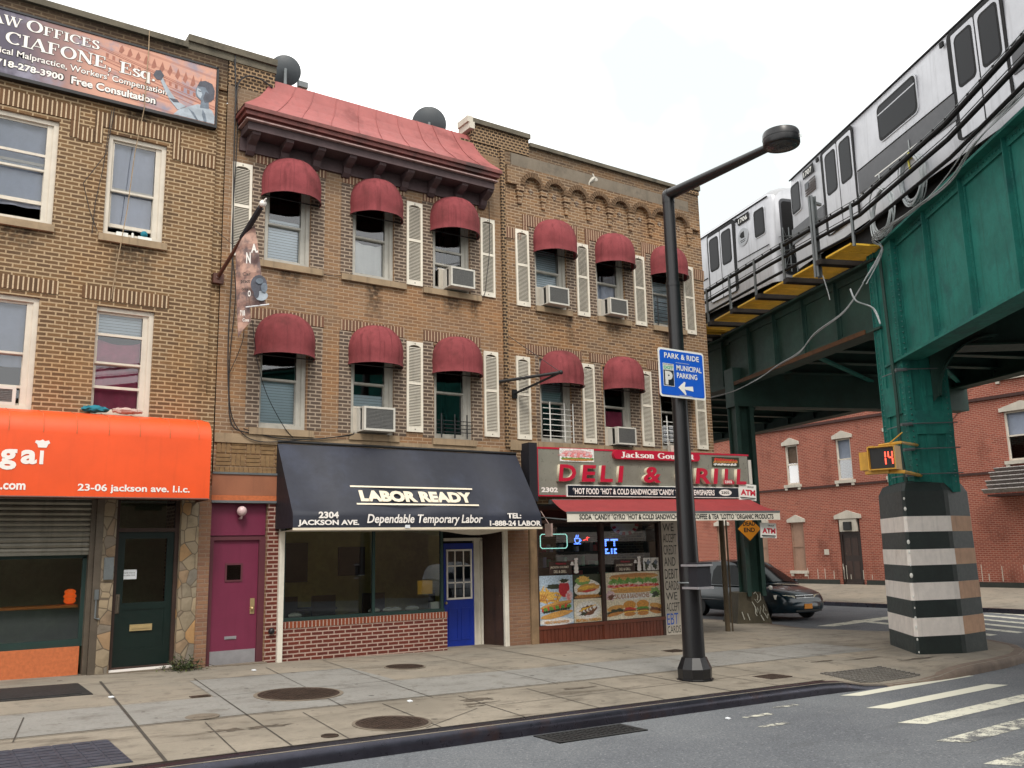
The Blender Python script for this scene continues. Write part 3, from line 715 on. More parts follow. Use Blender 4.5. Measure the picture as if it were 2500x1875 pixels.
# ------------------------------------------------------------------ the three brick row houses
def facade(mb, x0, x1, z0, z1, holes, y=0.0, dep=.22, mi=0, jamb=0):
    xs = sorted({x0, x1, *[h[0] for h in holes], *[h[1] for h in holes]}); zs = sorted({z0, z1, *[h[2] for h in holes], *[h[3] for h in holes]})
    xs = [x for x in xs if x0 <= x <= x1]; zs = [q for q in zs if z0 <= q <= z1]
    for i in range(len(xs)-1):
        for j in range(len(zs)-1):
            cx, cz = (xs[i]+xs[i+1])/2, (zs[j]+zs[j+1])/2
            if any(h[0] < cx < h[1] and h[2] < cz < h[3] for h in holes): continue
            mb.quad((xs[i],y,zs[j]),(xs[i+1],y,zs[j]),(xs[i+1],y,zs[j+1]),(xs[i],y,zs[j+1]), mi)
    for (a, b, c, d) in holes:
        mb.quad((a,y,c),(a,y+dep,c),(a,y+dep,d),(a,y,d), jamb); mb.quad((b,y,c),(b,y,d),(b,y+dep,d),(b,y+dep,c), jamb)
        mb.quad((a,y,d),(a,y+dep,d),(b,y+dep,d),(b,y,d), jamb); mb.quad((a,y,c),(b,y,c),(b,y+dep,c),(a,y+dep,c), jamb)

def ring(mb, x0, x1, z0, z1, w, y0, y1, mi=0, wb=None):
    wb = wb or w
    mb.box(x0, x0+w, y0, y1, z0, z1, mi); mb.box(x1-w, x1, y0, y1, z0, z1, mi)
    mb.box(x0+w, x1-w, y0, y1, z1-w, z1, mi); mb.box(x0+w, x1-w, y0, y1, z0, z0+wb, mi)

def folds(x0, x1, z0, z1, y, amp=.02, n=22, sag=None):
    mb = MB()
    for j in range(9):
        for i in range(n+1):
            u, v = i/n, j/8; x = x0+(x1-x0)*u; zz = z0+(z1-z0)*v
            if sag and v > .99: zz -= sag*math.sin(math.pi*u)
            mb.v.append(Vector((x, y+amp*math.sin(u*n*.9+math.sin(v*3)*.6)*(1.1-.6*v), zz)))
    for j in range(8):
        for i in range(n): k = j*(n+1)+i; mb.f.append([k, k+1, k+n+2, k+n+1]); mb.m.append(0)
    return mb

def window(root, x0, x1, z0, z1, meet, fr='frame_grey', gap=0.0, back=None, sill=None, y=.07, extra=None, fw=.075, gl='glass_upper', bars=None, storm=None):
    mb = MB()
    ring(mb, x0, x1, z0, z1, fw, y-.02, y+.13)
    ring(mb, x0+fw*.55, x1-fw*.55, z0+.02, z1-fw*.5, fw*.55, y+.0, y+.12)
    mb.box(x1-fw-.09, x1-fw+.002, y+.012, y+.12, z0+fw, z1-fw)               # track seen at the far jamb
    sx0, sx1 = x0+fw, x1-fw-.05
    ring(mb, sx0, sx1, meet-.02, z1-fw, .04, y+.03, y+.06)                  # upper sash
    zl = z0+fw*.8+gap
    ring(mb, sx0, sx1, zl, meet+.02+gap*.4, .045, y+.075, y+.105, wb=.06)   # lower sash
    mb.box(sx0, sx1, y+.02, y+.075, meet-.012, meet+.022)
    if storm:
        for zz in storm: mb.box(sx0, sx1, y+.015, y+.035, zz-.022, zz+.022)
    f = mb.build('window', g[fr], root)
    p = MB(); p.quad((sx0+.03,y+.045,meet),(sx1-.03,y+.045,meet),(sx1-.03,y+.045,z1-fw-.02),(sx0+.03,y+.045,z1-fw-.02))
    p.quad((sx0+.03,y+.09,zl+.05),(sx1-.03,y+.09,zl+.05),(sx1-.03,y+.09,meet+gap*.4),(sx0+.03,y+.09,meet+gap*.4))
    p.build('pane', g[gl], f, rec=False)
    yb = y+.13
    if back:
        for b in (back if isinstance(back, list) else [back]):
            k = b[0]; za = b[1] if len(b) > 1 else z0+.05; zb = b[2] if len(b) > 2 else z1-.06
            if k == 'blind':
                q = MB(); nS = max(2, int((zb-za)/.05))
                for i in range(nS): zz = za+(zb-za)*i/nS; q.quad((x0+.05,yb,zz),(x1-.05,yb,zz),(x1-.05,yb+.012,zz+(zb-za)/nS*.96),(x0+.05,yb+.012,zz+(zb-za)/nS*.96))
                q.build('blind', g['blind_grey'], f, rec=False)
            else:
                folds(x0+.04, x1-.04, za, zb, yb+.03, sag=(b[3] if len(b) > 3 else None)).build('curtain', g[{'white':'curtain_white','pink':'curtain_pink','sheer':'curtain_sheer'}[k]], f, smooth=True, rec=False)
    if sill:
        MB().box(sill[0], sill[1], -.07, y-.022, z0-.125, z0-.004).build('sill', g['stone_sill'], f)
    if bars:
        q = MB(); m, zt, nh, xsv, ins = bars
        for i in range(nh): zz = z0+.14+(zt-z0-.2)*i/(nh-1); q.tube([(x0+.04, -.035, zz), (x1-.04, -.035, zz)], .010, 6)
        for xx in xsv: q.tube([(x0+xx, -.05, z0+.02), (x0+xx, -.05, zt+.08)], .014, 6)
        q.build('window_guard', g[m], f)
    return f

def soldier(root, x0, x1, z0, z1, mat, ears=0.0):
    """upright brick head over a window, with short drops either side"""
    mb = MB().box(x0, x1, -.018, .02, z0, z1)
    if ears: mb.box(x0, x0+.13, -.016, .02, z0-ears, z0-.001); mb.box(x1-.13, x1, -.016, .02, z0-ears, z0-.001)
    return mb.build('brick_lintel', g[mat], root)

def shell(mb, x0, x1, top, D=12.0, z0=-.8, mi=0, left=True, right=True, rightcut=None):
    """side and rear walls and a flat roof behind the parapet"""
    if left: mb.quad((x0,.22,z0),(x0,D,z0),(x0,D,top),(x0,.22,top), mi)
    if right:
        if rightcut:
            yc, zc = rightcut
            mb.quad((x1,yc,z0),(x1,D,z0),(x1,D,zc),(x1,yc,zc), mi); mb.quad((x1,.0,zc),(x1,D,zc),(x1,D,top),(x1,.0,top), mi)
        else: mb.quad((x1,.22,z0),(x1,D,z0),(x1,D,top),(x1,.22,top), mi)
    mb.quad((x0,D,z0),(x1,D,z0),(x1,D,top),(x0,D,top), mi)
    mb.box(x0+.02, x1-.02, .24, D-.02, 10.0, 10.12, mi)
    mb.quad((x0,.22,10.12),(x1,.22,10.12),(x1,.22,top),(x0,.22,top), mi)   # rear of the parapet
    mb.quad((x0,0,top),(x1,0,top),(x1,.22,top),(x0,.22,top), mi)

def inner(root, x0, x1, gmat, yg=4.0, yu=2.6):
    mb = MB()
    mb.box(x0+.03, x1-.03, .23, 11.9, 3.45, 3.6).box(x0+.03, x1-.03, .23, 11.9, 6.65, 6.8)
    mb.box(x0+.03, x1-.03, yu, yu+.1, 3.6, 10.0)
    mb.build('interior', g['interior_dark'], root)
    a = MB().box(x0+.03, x1-.03, yg, yg+.1, -.5, 3.45); a.box(x0+.03, x1-.03, .9, yg, -.5, -.05)
    a.build('shop_interior', g[gmat], root)

# ---- left house
B1 = thing('brick_house', 'tan brick house at the left edge, with a lawyer billboard and an orange awning', 'building', (1.5, 0, 0), 'three-storey brick row houses')
W1 = [(.45,1.69,7.09,8.90),(2.45,3.40,7.09,8.90),(.42,1.60,4.05,5.86),(2.38,3.34,4.05,5.86)]
mb = MB(); facade(mb, -6, 4.25, -.8, 10.86, W1+[(-6,2.63,.0,3.0),(2.92,3.93,-.02,3.0)]); shell(mb, -6, 4.40, 10.86)
mb.quad((4.25,0,4.5),(4.25,.05,4.5),(4.25,.05,10.24),(4.25,0,10.24)); mb.quad((4.25,.05,4.5),(4.42,.05,4.5),(4.42,.05,10.24),(4.25,.05,10.24))
mb.box(4.25,4.40,0,.2,10.24,10.86).box(4.25,4.40,0,.2,2.7,4.5); mb.box(3.95,4.25,.001,.2,-.5,3.0)
mb.build('wall', g['brick_tan'], B1, rec=False)
mb = MB().box(-6,3.66,-.07,.30,10.86,10.97).box(3.66,5.32,-.07,.34,11.0,11.13).box(3.66,5.32,-.02,.3,10.86,11.0)
mb.build('coping', g['coping_stone'], B1)
mb = MB().box(4.42,5.30,.004,.24,10.375,10.86); mb.build('parapet', g['brick_pier'], B1)
inner(B1, -6, 4.3, 'interior_green', yg=2.4)
window(B1, *W1[0], 8.02, 'vinyl_cream', gap=.30, back=('sheer', 7.4, 8.9), sill=(.3, 1.72), storm=[8.28])
window(B1, *W1[1], 7.92, 'vinyl_cream', gap=.14, back=('sheer', 7.3, 8.85), sill=(2.38, 3.47))
window(B1, *W1[2], 4.95, 'vinyl_cream', back=[('sheer', 4.75, 5.85)], storm=[4.42])
window(B1, *W1[3], 4.92, 'vinyl_cream', back=[('blind', 5.42, 5.83), ('pink', 4.08, 5.38, .1)], sill=(2.3, 3.42), storm=[5.40, 4.52])
for (a, b, c, d, e) in ((.15,1.98,8.98,9.24,.30),(2.22,3.62,8.98,9.24,.30),(.15,1.85,5.95,6.17,0),(2.2,3.56,5.95,6.17,0)): soldier(B1, a, b, c, d, 'soldier_tan', e)
for (a, b) in ((1.98,2.22),(3.62,4.25)):
    mb = MB().box(a+.005, b-.005, -.012, .02, 8.66, 8.90); mb.build('brick_lintel', g['soldier_tan'], B1)
for (a, b) in ((.12,.44),(1.70,2.02),(2.1,2.44),(3.41,3.74)): MB().box(a+.002, b-.002, -.010, .02, 4.05, 5.93).build('brick_jamb', g['brick_tan'], B1)
# ground floor of the left house
mb = MB()
for i in range(26): zz = 1.87+i*.082; mb.tube([(-6,.10,zz+.03),(2.56,.10,zz+.03)], .046, 8)
mb.box(-6,2.56,.05,.15,1.83,1.875)
mb.build('roller_shutter', g['shutter_steel'], B1, smooth=True)
mb = MB().box(2.56,2.63,.02,.2,-.1,2.9).box(2.63,2.735,-.05,.2,-.1,2.9); mb.build('shutter_track', g['steel_post'], B1)
mb = MB().box(-6,2.56,.16,.2,.44,.55).box(-6,2.56,.16,.2,1.78,1.86); mb.box(2.50,2.56,.16,.2,.55,1.8)
mb.build('shop_window', g['green_trim'], B1)
MB().quad((-6,.18,.55),(2.5,.18,.55),(2.5,.18,1.8),(-6,.18,1.8)).build('shop_pane', g['glass_shop'], B1, rec=False)
MB().box(-6,2.52,.10,.19,.0,.44).build('stall_riser', g['orange_board'], B1)
MB().box(-6,2.60,-.02,.3,-.15,.02).build('step', g['cement'], B1)
MB().box(-6,2.5,.35,.75,1.02,1.06).build('counter', g['orange_shelf'], B1)
stone = bpy.data.materials.new('crazy_stone'); t, b = nodes(stone); p = posn(t, (1,1,.75))
vo = N(t, 'ShaderNodeTexVoronoi'); vo.inputs['Scale'].default_value = 6.2; t.links.new(p, vo.inputs['Vector'])
ve = N(t, 'ShaderNodeTexVoronoi', feature='DISTANCE_TO_EDGE'); ve.inputs['Scale'].default_value = 6.2; t.links.new(p, ve.inputs['Vector'])
rp = N(t, 'ShaderNodeValToRGB'); sp = N(t, 'ShaderNodeSeparateColor'); t.links.new(vo.outputs['Color'], sp.inputs[0]); t.links.new(sp.outputs[0], rp.inputs[0])
E_ = rp.color_ramp.elements; E_[0].color = (*S(150,138,118,.66), 1); E_[1].color = (*S(196,150,96,.68), 1)
for q, c in ((.35, S(176,156,126,.66)), (.7, S(140,132,120,.62))): e = E_.new(q); e.color = (*c, 1)
c = mixc(t, mth(t, 'LESS_THAN', ve.outputs['Distance'], .035), rp.outputs[0], S(120,104,86,.6))
c = mixc(t, mth(t, 'MULTIPLY', smooth(t, noise(t, posn(t), 4, 5.0), .45, .8), .6), c, S(84,72,58,.6))
t.links.new(c, b.inputs['Base Color']); b.inputs['Roughness'].default_value = .85; bumpto(t, b, ve.outputs['Distance'], .8, .03); g['crazy_stone'] = stone
MB().box(2.735,2.925,-.06,.2,-.15,2.95).build('stone_pier', stone, B1)
MB().box(3.925,4.21,-.06,.2,-.15,2.95).build('stone_pier', stone, B1)
MB().box(4.21,4.41,-.045,.2,-.15,2.95).build('brick_pier', g['brick_pink'], B1)
MB().box(2.74,4.25,-.1,.2,-.2,.02).build('step', g['cement'], B1)
mb = MB(); ring(mb, 2.93, 3.92, .02, 2.9, .06, .05, .15); mb.box(2.99,3.86,.05,.15,2.18,2.24)
df = mb.build('door_frame', g['wood_door'], B1)
mb = MB(); ring(mb, 2.99, 3.86, .05, 2.18, .11, .09, .14, wb=.30); mb.box(3.10,3.75,.09,.14,.95,1.06); mb.box(3.10,3.75,.10,.13,.35,.95)
dr = mb.build('green_door', g['door_green'], B1)
MB().quad((3.10,.115,1.06),(3.75,.115,1.06),(3.75,.115,2.08),(3.10,.115,2.08)).quad((2.99,.115,2.24),(3.86,.115,2.24),(3.86,.115,2.85),(2.99,.115,2.85)).build('pane', g['glass_shop'], dr, rec=False)
mb = MB().box(3.23,3.57,.07,.09,.62,.72).box(3.26,3.54,.06,.07,.655,.685); mb.build('letter_slot', g['brass'], dr)
mb = MB().tube([(3.03,.09,1.17),(3.03,.04,1.17),(3.03,.04,.92),(3.03,.09,.92)], .012, 6); mb.box(3.0,3.06,.08,.09,.9,1.2); mb.build('handle', g['steel_post'], dr)
MB().box(2.94,3.90,-.02,.14,.02,.05).build('threshold', g['letter_white'], B1)
MB().box(3.07,3.30,.105,.109,1.43,1.58).build('notice', g['paper_white'], dr)
n_ = dr
txt('PLEASE KNOCK', (3.09,.1045,1.52), X, Z, .19, .022, g['letter_black'], dr, name='notice_lettering')
txt('ON GREEN DOOR', (3.09,.1045,1.48), X, Z, .19, .022, g['letter_black'], dr, name='notice_lettering')
mb = MB().box(2.77,2.91,-.10,-.06,1.44,1.78).box(2.79,2.89,-.105,-.10,1.62,1.74); mb.build('intercom', g['galv'], B1)
mb = MB().box(2.66,2.72,-.08,-.05,1.14,1.29).tube([(2.69,-.06,1.14),(2.69,-.06,.86),(2.75,-.09,.84)], .014, 6); mb.build('lock_box', g['galv'], B1)

# ---- middle house
B2 = thing('brick_house', 'middle brick house with a red mansard roof over its cornice and a labor office below', 'building', (7.4, 0, 0), 'three-storey brick row houses')
W2 = [(5.19,6.08,7.09,8.86),(6.95,7.85,7.09,8.86),(8.75,9.65,7.09,8.86),(5.14,6.06,3.99,5.90),(6.95,7.86,3.99,5.90),(8.76,9.66,3.99,5.90)]
mb = MB(); facade(mb, 4.42, 10.50, -.8, 10.38, W2+[(4.42,5.40,-.2,3.15),(5.69,10.34,-.8,3.0)]); shell(mb, 4.42, 10.50, 10.38, left=False, right=False)
mb.build('wall', g['brick_mid'], B2, rec=False)
inner(B2, 4.45, 10.47, 'interior_olive', yg=2.7)
window(B2, *W2[0], 7.86, 'frame_grey', back=('blind', 7.15, 8.0), sill=(4.95, 6.33))
window(B2, *W2[1], 7.93, 'frame_grey', back=('white', 7.15, 7.95, .12), sill=(6.71, 8.11))
window(B2, *W2[2], 7.68, 'frame_grey', back=None, sill=(8.50, 9.90), storm=[7.98])
window(B2, *W2[3], 4.90, 'frame_grey', back=('blind', 4.05, 4.92), sill=(5.0, 6.2))
window(B2, *W2[4], 4.98, 'frame_grey', back=('blind', 4.45, 4.78), sill=(6.9, 7.95))
window(B2, *W2[5], 4.95, 'frame_grey', back=None, sill=(8.7, 9.72), bars=('black_iron', 4.42, 4, (.14, .45, .74), 0))
for x0, x1 in ((4.98,6.38),(6.72,8.08),(8.52,9.88)):
    soldier(B2, x0, x1, 8.96, 9.17, 'soldier_mid'); soldier(B2, x0, x1, 5.97, 6.18, 'soldier_mid')
for (a, b) in ((4.94,5.185),(6.085,6.36),(6.70,6.945),(7.855,8.125),(8.50,8.745),(9.655,9.905)):
    for (c, d) in ((7.10,8.95),(4.0,5.96)): MB().box(a, b, -.008, .02, c, d).build('brick_jamb', g['brick_jamb'], B2)
MB().box(4.42,10.30,-.035,.02,3.70,3.865).build('stone_band', g['stone_sill'], B2)
mb = MB()
for i in range(8):
    x = 4.46+i*.13*2
    for j in range(2):
        zz = 3.3+j*.22
        if (i+j) % 2 == 0:
            for k in range(3): mb.box(x, x+.245, -.014, .01, zz+.07*k+.005, zz+.07*k+.062)
        else:
            for k in range(3): mb.box(x+.083*k+.004, x+.083*k+.074, -.014, .01, zz+.005, zz+.205)
for i in range(26): mb.box(4.45+i*.083, 4.45+i*.083+.07, -.014, .01, 3.19, 3.28)
mb.build('basket_weave', g['brick_block_tan'], B2)
MB().box(4.40,5.62,-.05,.02,2.79,3.15).build('fascia', g['brown_panel'], B2)
mb = MB().box(4.40,5.62,-.07,.02,3.15,3.185).box(4.40,5.62,-.07,.02,2.66,2.70); mb.build('fascia_strip', g['galv'], B2)
MB().box(4.40,5.62,-.055,.02,2.70,2.788).build('fascia_board', g['orange_board'], B2)
mb = MB().box(4.42,5.40,.10,.16,2.09,2.66); mb.box(4.42,4.50,.06,.16,-.12,2.09).box(5.29,5.40,.06,.16,-.12,2.09).box(4.50,5.29,.06,.16,2.03,2.09)
mb.build('door_frame', g['purple_frame'], B2)
MB().box(4.43,5.39,.07,.099,2.11,2.655).build('transom_panel', g['purple_paint'], B2)
dr = MB().box(4.50,5.29,.11,.15,-.08,2.03).build('purple_door', g['purple_paint'], B2)
MB().box(4.51,5.28,.10,.11,-.07,.20).build('kick_plate', g['steel_plate'], dr)
mb = MB(); ring(mb, 4.72, 5.02, 1.33, 1.64, .03, .095, .112); mb.build('window_trim', g['purple_frame'], dr)
MB().box(4.75,4.99,.106,.109,1.36,1.61).build('pane', g['glass_dark'], dr)
mb = MB().box(5.17,5.245,.095,.11,.78,1.04); mb.sph((5.2,.07,.87), .03); mb.build('handle', g['brass'], dr, smooth=True)
mb = MB().box(4.75,4.95,.10,.11,.38,.43).box(4.78,4.92,.09,.10,.39,.42); mb.build('letter_slot', g['steel_plate'], dr)
mb = MB().lathe([(.045,0),(.045,.05),(.03,.06),(.03,.08)], (4.93,.10,2.40), 16, ax='y'); mb.tube([(4.93,.07,2.40),(4.93,-.02,2.40),(4.93,-.04,2.44)], .018, 8)
mb.sph((4.93,-.04,2.52), .085, 16, 10); mb.build('globe_lamp', g['lamp_globe'], B2, smooth=True)
MB().box(5.405,5.60,-.03,.2,-.25,2.66).build('brick_pier', g['brick_shop'], B2)
MB().box(4.38,5.42,-.12,.1,-.3,-.02).build('step', g['cement'], B2)
MB().sph((5.5,-.07,.48), .055, 12, 8).tube([(5.5,0,.48),(5.5,-.05,.48)], .03, 8).build('standpipe', g['black_iron'], B2, smooth=True)
# labor office shop front
MB().box(5.60,5.69,-.10,.05,-.3,2.35).build('shop_post', g['white_paint'], B2); MB().box(10.34,10.44,-.06,.08,-.4,2.35).build('shop_post', g['white_paint'], B2)
mb = MB().box(5.69,9.02,-.01,.18,-.4,.50); mb.box(8.93,9.02,.18,.6,-.4,.50); bw = mb.build('bulkhead', g['brick_shop'], B2)
mb = MB().box(5.69,9.022,-.022,.18,.50,.61); mb.build('bulkhead_cap', g['brick_shop_soldier'], B2)
mb = MB().box(5.69,9.0,.05,.17,.61,.67); mb.box(5.69,5.77,.06,.14,.67,2.9).box(7.46,7.51,.06,.12,.67,2.9).box(8.93,8.98,.06,.14,.67,2.9)
mb.build('shop_window', g['green_trim'], B2)
mb = MB(); mb.quad((5.77,.09,.67),(7.46,.09,.67),(7.46,.09,2.9),(5.77,.09,2.9)); mb.quad((7.51,.09,.67),(8.93,.09,.67),(8.93,.09,2.9),(7.51,.09,2.9)); mb.quad((8.955,.14,.67),(8.955,.62,.67),(8.955,.62,2.9),(8.955,.14,2.9))
mb.build('shop_pane', g['glass_shop'], B2, rec=False)
MB().box(8.43,8.76,.105,.11,.96,1.22).build('yellow_notice', g['paper_yellow'], B2)
mb = MB(); rs = random.Random(5)
for i in range(7): x = 5.95+rs.random()*2.6; mb.sph((x,.22,.70), .10, 8, 5, 0, (1.3,.6,.5))
mb.box(8.76,8.93,.16,.22,.67,.80)
mb.build('window_ledge_papers', g['paper_white'], B2, smooth=True)
mb = MB()
for x in (6.2,7.0,8.1): mb.box(x,x+.5,1.5,1.9,-.05,.45).box(x,x+.5,1.85,1.9,.45,.95)
mb.box(5.9,7.6,2.0,2.5,.65,.7); mb.box(6.0,6.1,2.0,2.5,-.05,.65); mb.box(6.3,7.2,2.62,2.69,1.2,2.0).box(7.9,8.5,2.62,2.69,1.3,1.9)
mb.build('office_furniture', g['door_dark'], B2)
mb = MB().box(9.25,10.34,.62,.70,-.4,3.0); mb.box(9.02,9.32,.62,.70,-.4,3.0); mb.build('entrance_wall', g['interior_dark'], B2)
mb = MB().box(10.14,10.19,.52,.62,-.4,2.0).box(9.26,10.19,.52,.62,1.97,2.03).box(9.99,10.06,.54,.60,-.4,1.97).box(10.06,10.14,.56,.62,-.4,1.97); mb.build('door_frame', g['white_paint'], B2)
dr = MB().box(9.28,9.99,.56,.61,-.13,1.92).build('blue_door', g['door_blue'], B2)
mb = MB(); ring(mb, 9.33, 9.94, .80, 1.80, .035, .535, .56)
for i in (1, 2): mb.box(9.33+.61*i/3-.011, 9.33+.61*i/3+.011, .538, .56, .83, 1.77); mb.box(9.36,9.91,.538,.56,.80+1.0*i/3-.011,.80+1.0*i/3+.011)
mb.build('glazing_bars', g['letter_white'], dr)
MB().box(9.36,9.91,.552,.558,.83,1.77).build('pane', g['glass_dark'], dr)
mb = MB()
for x in (9.38,9.68): ring(mb, x, x+.23, .0, .62, .025, .55, .562)
mb.build('door_panel', g['door_blue'], dr)
MB().sph((9.315,.53,.74), .03, 10, 8).build('handle', g['brass'], dr, smooth=True)
mb = MB(); mb.quad((10.19,.62,-.4),(10.345,.0,-.4),(10.345,.0,2.9),(10.19,.62,2.9)); mb.box(10.12,10.20,.58,.64,-.4,2.9); mb.build('entrance_side_panel', g['wood_door'], B2, rec=False)
MB().box(9.02,10.34,.02,.62,-.45,-.125).build('step', g['cement'], B2)
MB().box(5.69,10.34,.1,.2,2.3,3.0).build('shop_header', g['interior_dark'], B2)
MB().box(10.44,10.98,-.02,.2,-.5,3.0).build('brick_pier', g['brick_pink'], B2)

# mansard roof, cornice and brackets
mb = MB(); prof = [(-.58,9.78,4.55,10.14),(-.50,9.86,4.62,10.10),(-.34,10.02,4.78,9.98),(-.18,10.22,4.96,9.88),(-.04,10.46,5.12,9.80),(.08,10.76,5.28,9.72)]
for i in range(len(prof)-1):
    (ya, za, xa, xb), (yc, zc, xc, xd) = prof[i], prof[i+1]
    n = 26
    for k in range(n):
        u0, u1 = k/n, (k+1)/n
        mb.quad((xa+(xb-xa)*u0,ya,za),(xa+(xb-xa)*u1,ya,za),(xc+(xd-xc)*u1,yc,zc),(xc+(xd-xc)*u0,yc,zc))
    mb.quad((xa,.1,za),(xa,ya,za),(xc,yc,zc),(xc,.1,zc)); mb.quad((xb,ya,za),(xb,.1,za),(xd,.1,zc),(xd,yc,zc))
mb.quad((5.28,.08,10.76),(9.72,.08,10.76),(9.72,.5,10.76),(5.28,.5,10.76))
for k in range(1, 10):
    u = k/10+.008*math.sin(k*2.1); pts = []
    for (ya, za, xa, xb) in prof: pts.append((xa+(xb-xa)*u+.01*math.sin(k+za*9), ya-.006, za+.006))
    mb.tube(pts, .006, 5)
mb.build('mansard_roof', g['roof_red'], B2, smooth=True, rec=False, ang=30)
mb = MB().box(4.56,10.13,-.60,.0,9.70,9.775).box(4.60,10.09,-.55,.0,9.62,9.698).box(4.66,10.03,-.48,.0,9.56,9.618)
mb.build('cornice', g['cornice_red'], B2)
MB().box(4.62,10.07,-.53,-.01,9.535,9.558).build('cornice_trim', g['cornice_trim'], B2)
MB().box(4.68,10.02,-.45,.0,9.38,9.533).box(4.66,10.04,-.06,.0,9.12,9.378).build('cornice_soffit', g['cornice_dark'], B2)
for k in range(9):
    x = 4.85+k*.637
    poly = [(0,9.06),(-.06,9.06),(-.12,9.12),(-.16,9.22),(-.30,9.27),(-.40,9.33),(-.42,9.379),(0,9.379)]
    mb = MB().prism(poly, lambda a, b, d: (x+d, a, b), -.075, .075); mb.build('bracket', g['cornice_dark'], B2)

# ---- corner house
B3 = thing('brick_house', 'corner brick house with small brick arches under a cement band and a deli below', 'building', (13.6, 0, 0), 'three-storey brick row houses')
W3 = [(11.36,12.26,7.09,8.80),(13.14,14.02,7.09,8.80),(14.92,15.78,7.09,8.80),(11.41,12.28,4.05,5.90),(13.22,14.10,4.05,5.90),(15.0,15.86,4.05,5.90)]
mb = MB(); facade(mb, 10.50, 16.76, 2.72, 10.85, W3); facade(mb, 10.98, 11.2, -.8, 2.72, []); shell(mb, 10.50, 16.76, 10.85, left=False, rightcut=(2.6, 2.72))
mb.quad((10.98,0,2.72),(16.76,0,2.72),(16.76,2.6,2.72),(10.98,2.6,2.72))
mb.build('wall', g['brick_corner'], B3, rec=False)
inner(B3, 10.53, 16.70, 'interior_dark')
MB().box(10.46,10.57,-.05,.03,3.9,10.6).build('drainpipe_chase', g['brick_pier'], B3)
mb = MB().box(11.28,16.2,-.07,.3,10.85,10.94).box(9.64,11.28,-.09,.34,11.02,11.13).box(16.2,16.80,-.06,.3,10.97,11.10); mb.build('coping', g['coping_stone'], B3)
MB().box(9.45,10.498,.004,.26,10.375,10.62).build('parapet', g['brick_pier'], B3); MB().box(9.72,11.27,-.02,.28,10.62,11.02).build('parapet', g['brick_pier'], B3); MB().box(16.2,16.77,-.03,.26,10.85,10.97).build('parapet', g['brick_pier'], B3)
MB().box(9.62,9.75,-.12,.36,10.85,11.01).box(9.58,9.72,-.1,.34,11.0,11.14).build('parapet_return', g['lintel_white'], B3)
MB().box(10.76,16.34,-.03,.02,10.27,10.58).build('cement_band', g['cement'], B3)
mb = MB(); rs = random.Random(2)
mb.tube([(13.14,-.031,10.62),(13.18,-.031,10.52),(13.10,-.031,10.45),(13.02,-.031,10.36),(13.0,-.031,10.24)], [.015,.04,.05,.02,.012], 6); mb.sph((13.2,-.03,10.5), .07, 8, 6, 0, (1.4,.15,.8))
mb.build('plaster_patch', g['white_patch'], B3)
# arcaded corbel table: proud slab with eight arched openings
AX = [11.30+.665*k for k in range(8)]; zsp, rin = 9.84, .235
poly = [(10.62,10.265),(16.66,10.265),(16.66,9.36)]
mb = MB(); y0 = -.085
def strip(xa, xb, lower):     # lower(x) -> z of the lower edge
    n = max(1, int((xb-xa)/.03))
    for i in range(n):
        a = xa+(xb-xa)*i/n; b = xa+(xb-xa)*(i+1)/n; la, lb = lower(a), lower(b)
        mb.quad((a,y0,la),(b,y0,lb),(b,y0,10.265),(a,y0,10.265)); mb.quad((a,y0,la),(a,.0,la),(b,.0,lb),(b,y0,lb))
edges = [10.62]+[v for c in AX for v in (c-rin, c+rin)]+[16.66]
for i in range(len(edges)-1):
    a, b = edges[i], edges[i+1]
    if i % 2 == 0: strip(a, b, lambda x: zsp-.02)
    else:
        c = (a+b)/2; strip(a, b, lambda x, c=c: zsp+math.sqrt(max(0, rin**2-(x-c)**2)))
mb.quad((10.62,y0,10.265),(16.66,y0,10.265),(16.66,0,10.265),(10.62,0,10.265)); mb.quad((10.62,y0,9.82),(10.62,0,9.82),(10.62,0,10.265),(10.62,y0,10.265)); mb.quad((16.66,y0,9.82),(16.66,0,9.82),(16.66,0,10.265),(16.66,y0,10.265))
for c in [AX[0]-.3325]+[x+.3325 for x in AX]:
    mb.box(c-.10, c+.10, -.083, .0, 9.70, 9.819); mb.box(c-.075, c+.075, -.06, .0, 9.58, 9.699); mb.box(c-.05, c+.05, -.04, 0, 9.40, 9.579)
mb.build('corbel_table', g['brick_corner'], B3, rec=False)
M('brick_block', S(128,100,72,.6), .9, var=.25, vs=12)
for c in AX:
    mb = MB()
    for k in range(13):
        a0 = math.pi*(k+.10)/13; a1 = math.pi*(k+.90)/13
        q = [(c+r*math.cos(a), zsp+r*math.sin(a)) for r, a in ((rin-.005,a0),(rin+.10,a0),(rin+.10,a1),(rin-.005,a1))]
        mb.prism(q, lambda a, b, d: (a, d, b), -.105, -.075)
    mb.build('arch_ring', g['brick_block'], B3)
    MB().prism([(c,9.70),(c+.075,9.77),(c,9.84),(c-.075,9.77)], lambda a, b, d: (a, d, b), -.014, .01).build('diamond', g['brick_jamb'], B3)
window(B3, *W3[0], 7.95, 'frame_grey', back=('blind', 7.55, 8.5), sill=(11.34, 12.36))
window(B3, *W3[1], 7.95, 'frame_grey', back=('sheer', 7.5, 8.0), sill=(13.12, 14.15))
window(B3, *W3[2], 7.95, 'frame_grey', back=('blind', 7.2, 8.3), sill=(14.88, 16.0), bars=('black_iron', 7.75, 6, (.12, .62), 0))
window(B3, *W3[3], 4.95, 'frame_grey', back=('blind', 4.98, 5.8), sill=(11.3, 12.4), bars=('white_iron', 4.86, 6, (.22, .62, .86), 0))
window(B3, *W3[4], 4.98, 'frame_grey', back=('pink', 4.35, 4.9), sill=(13.15, 14.2))
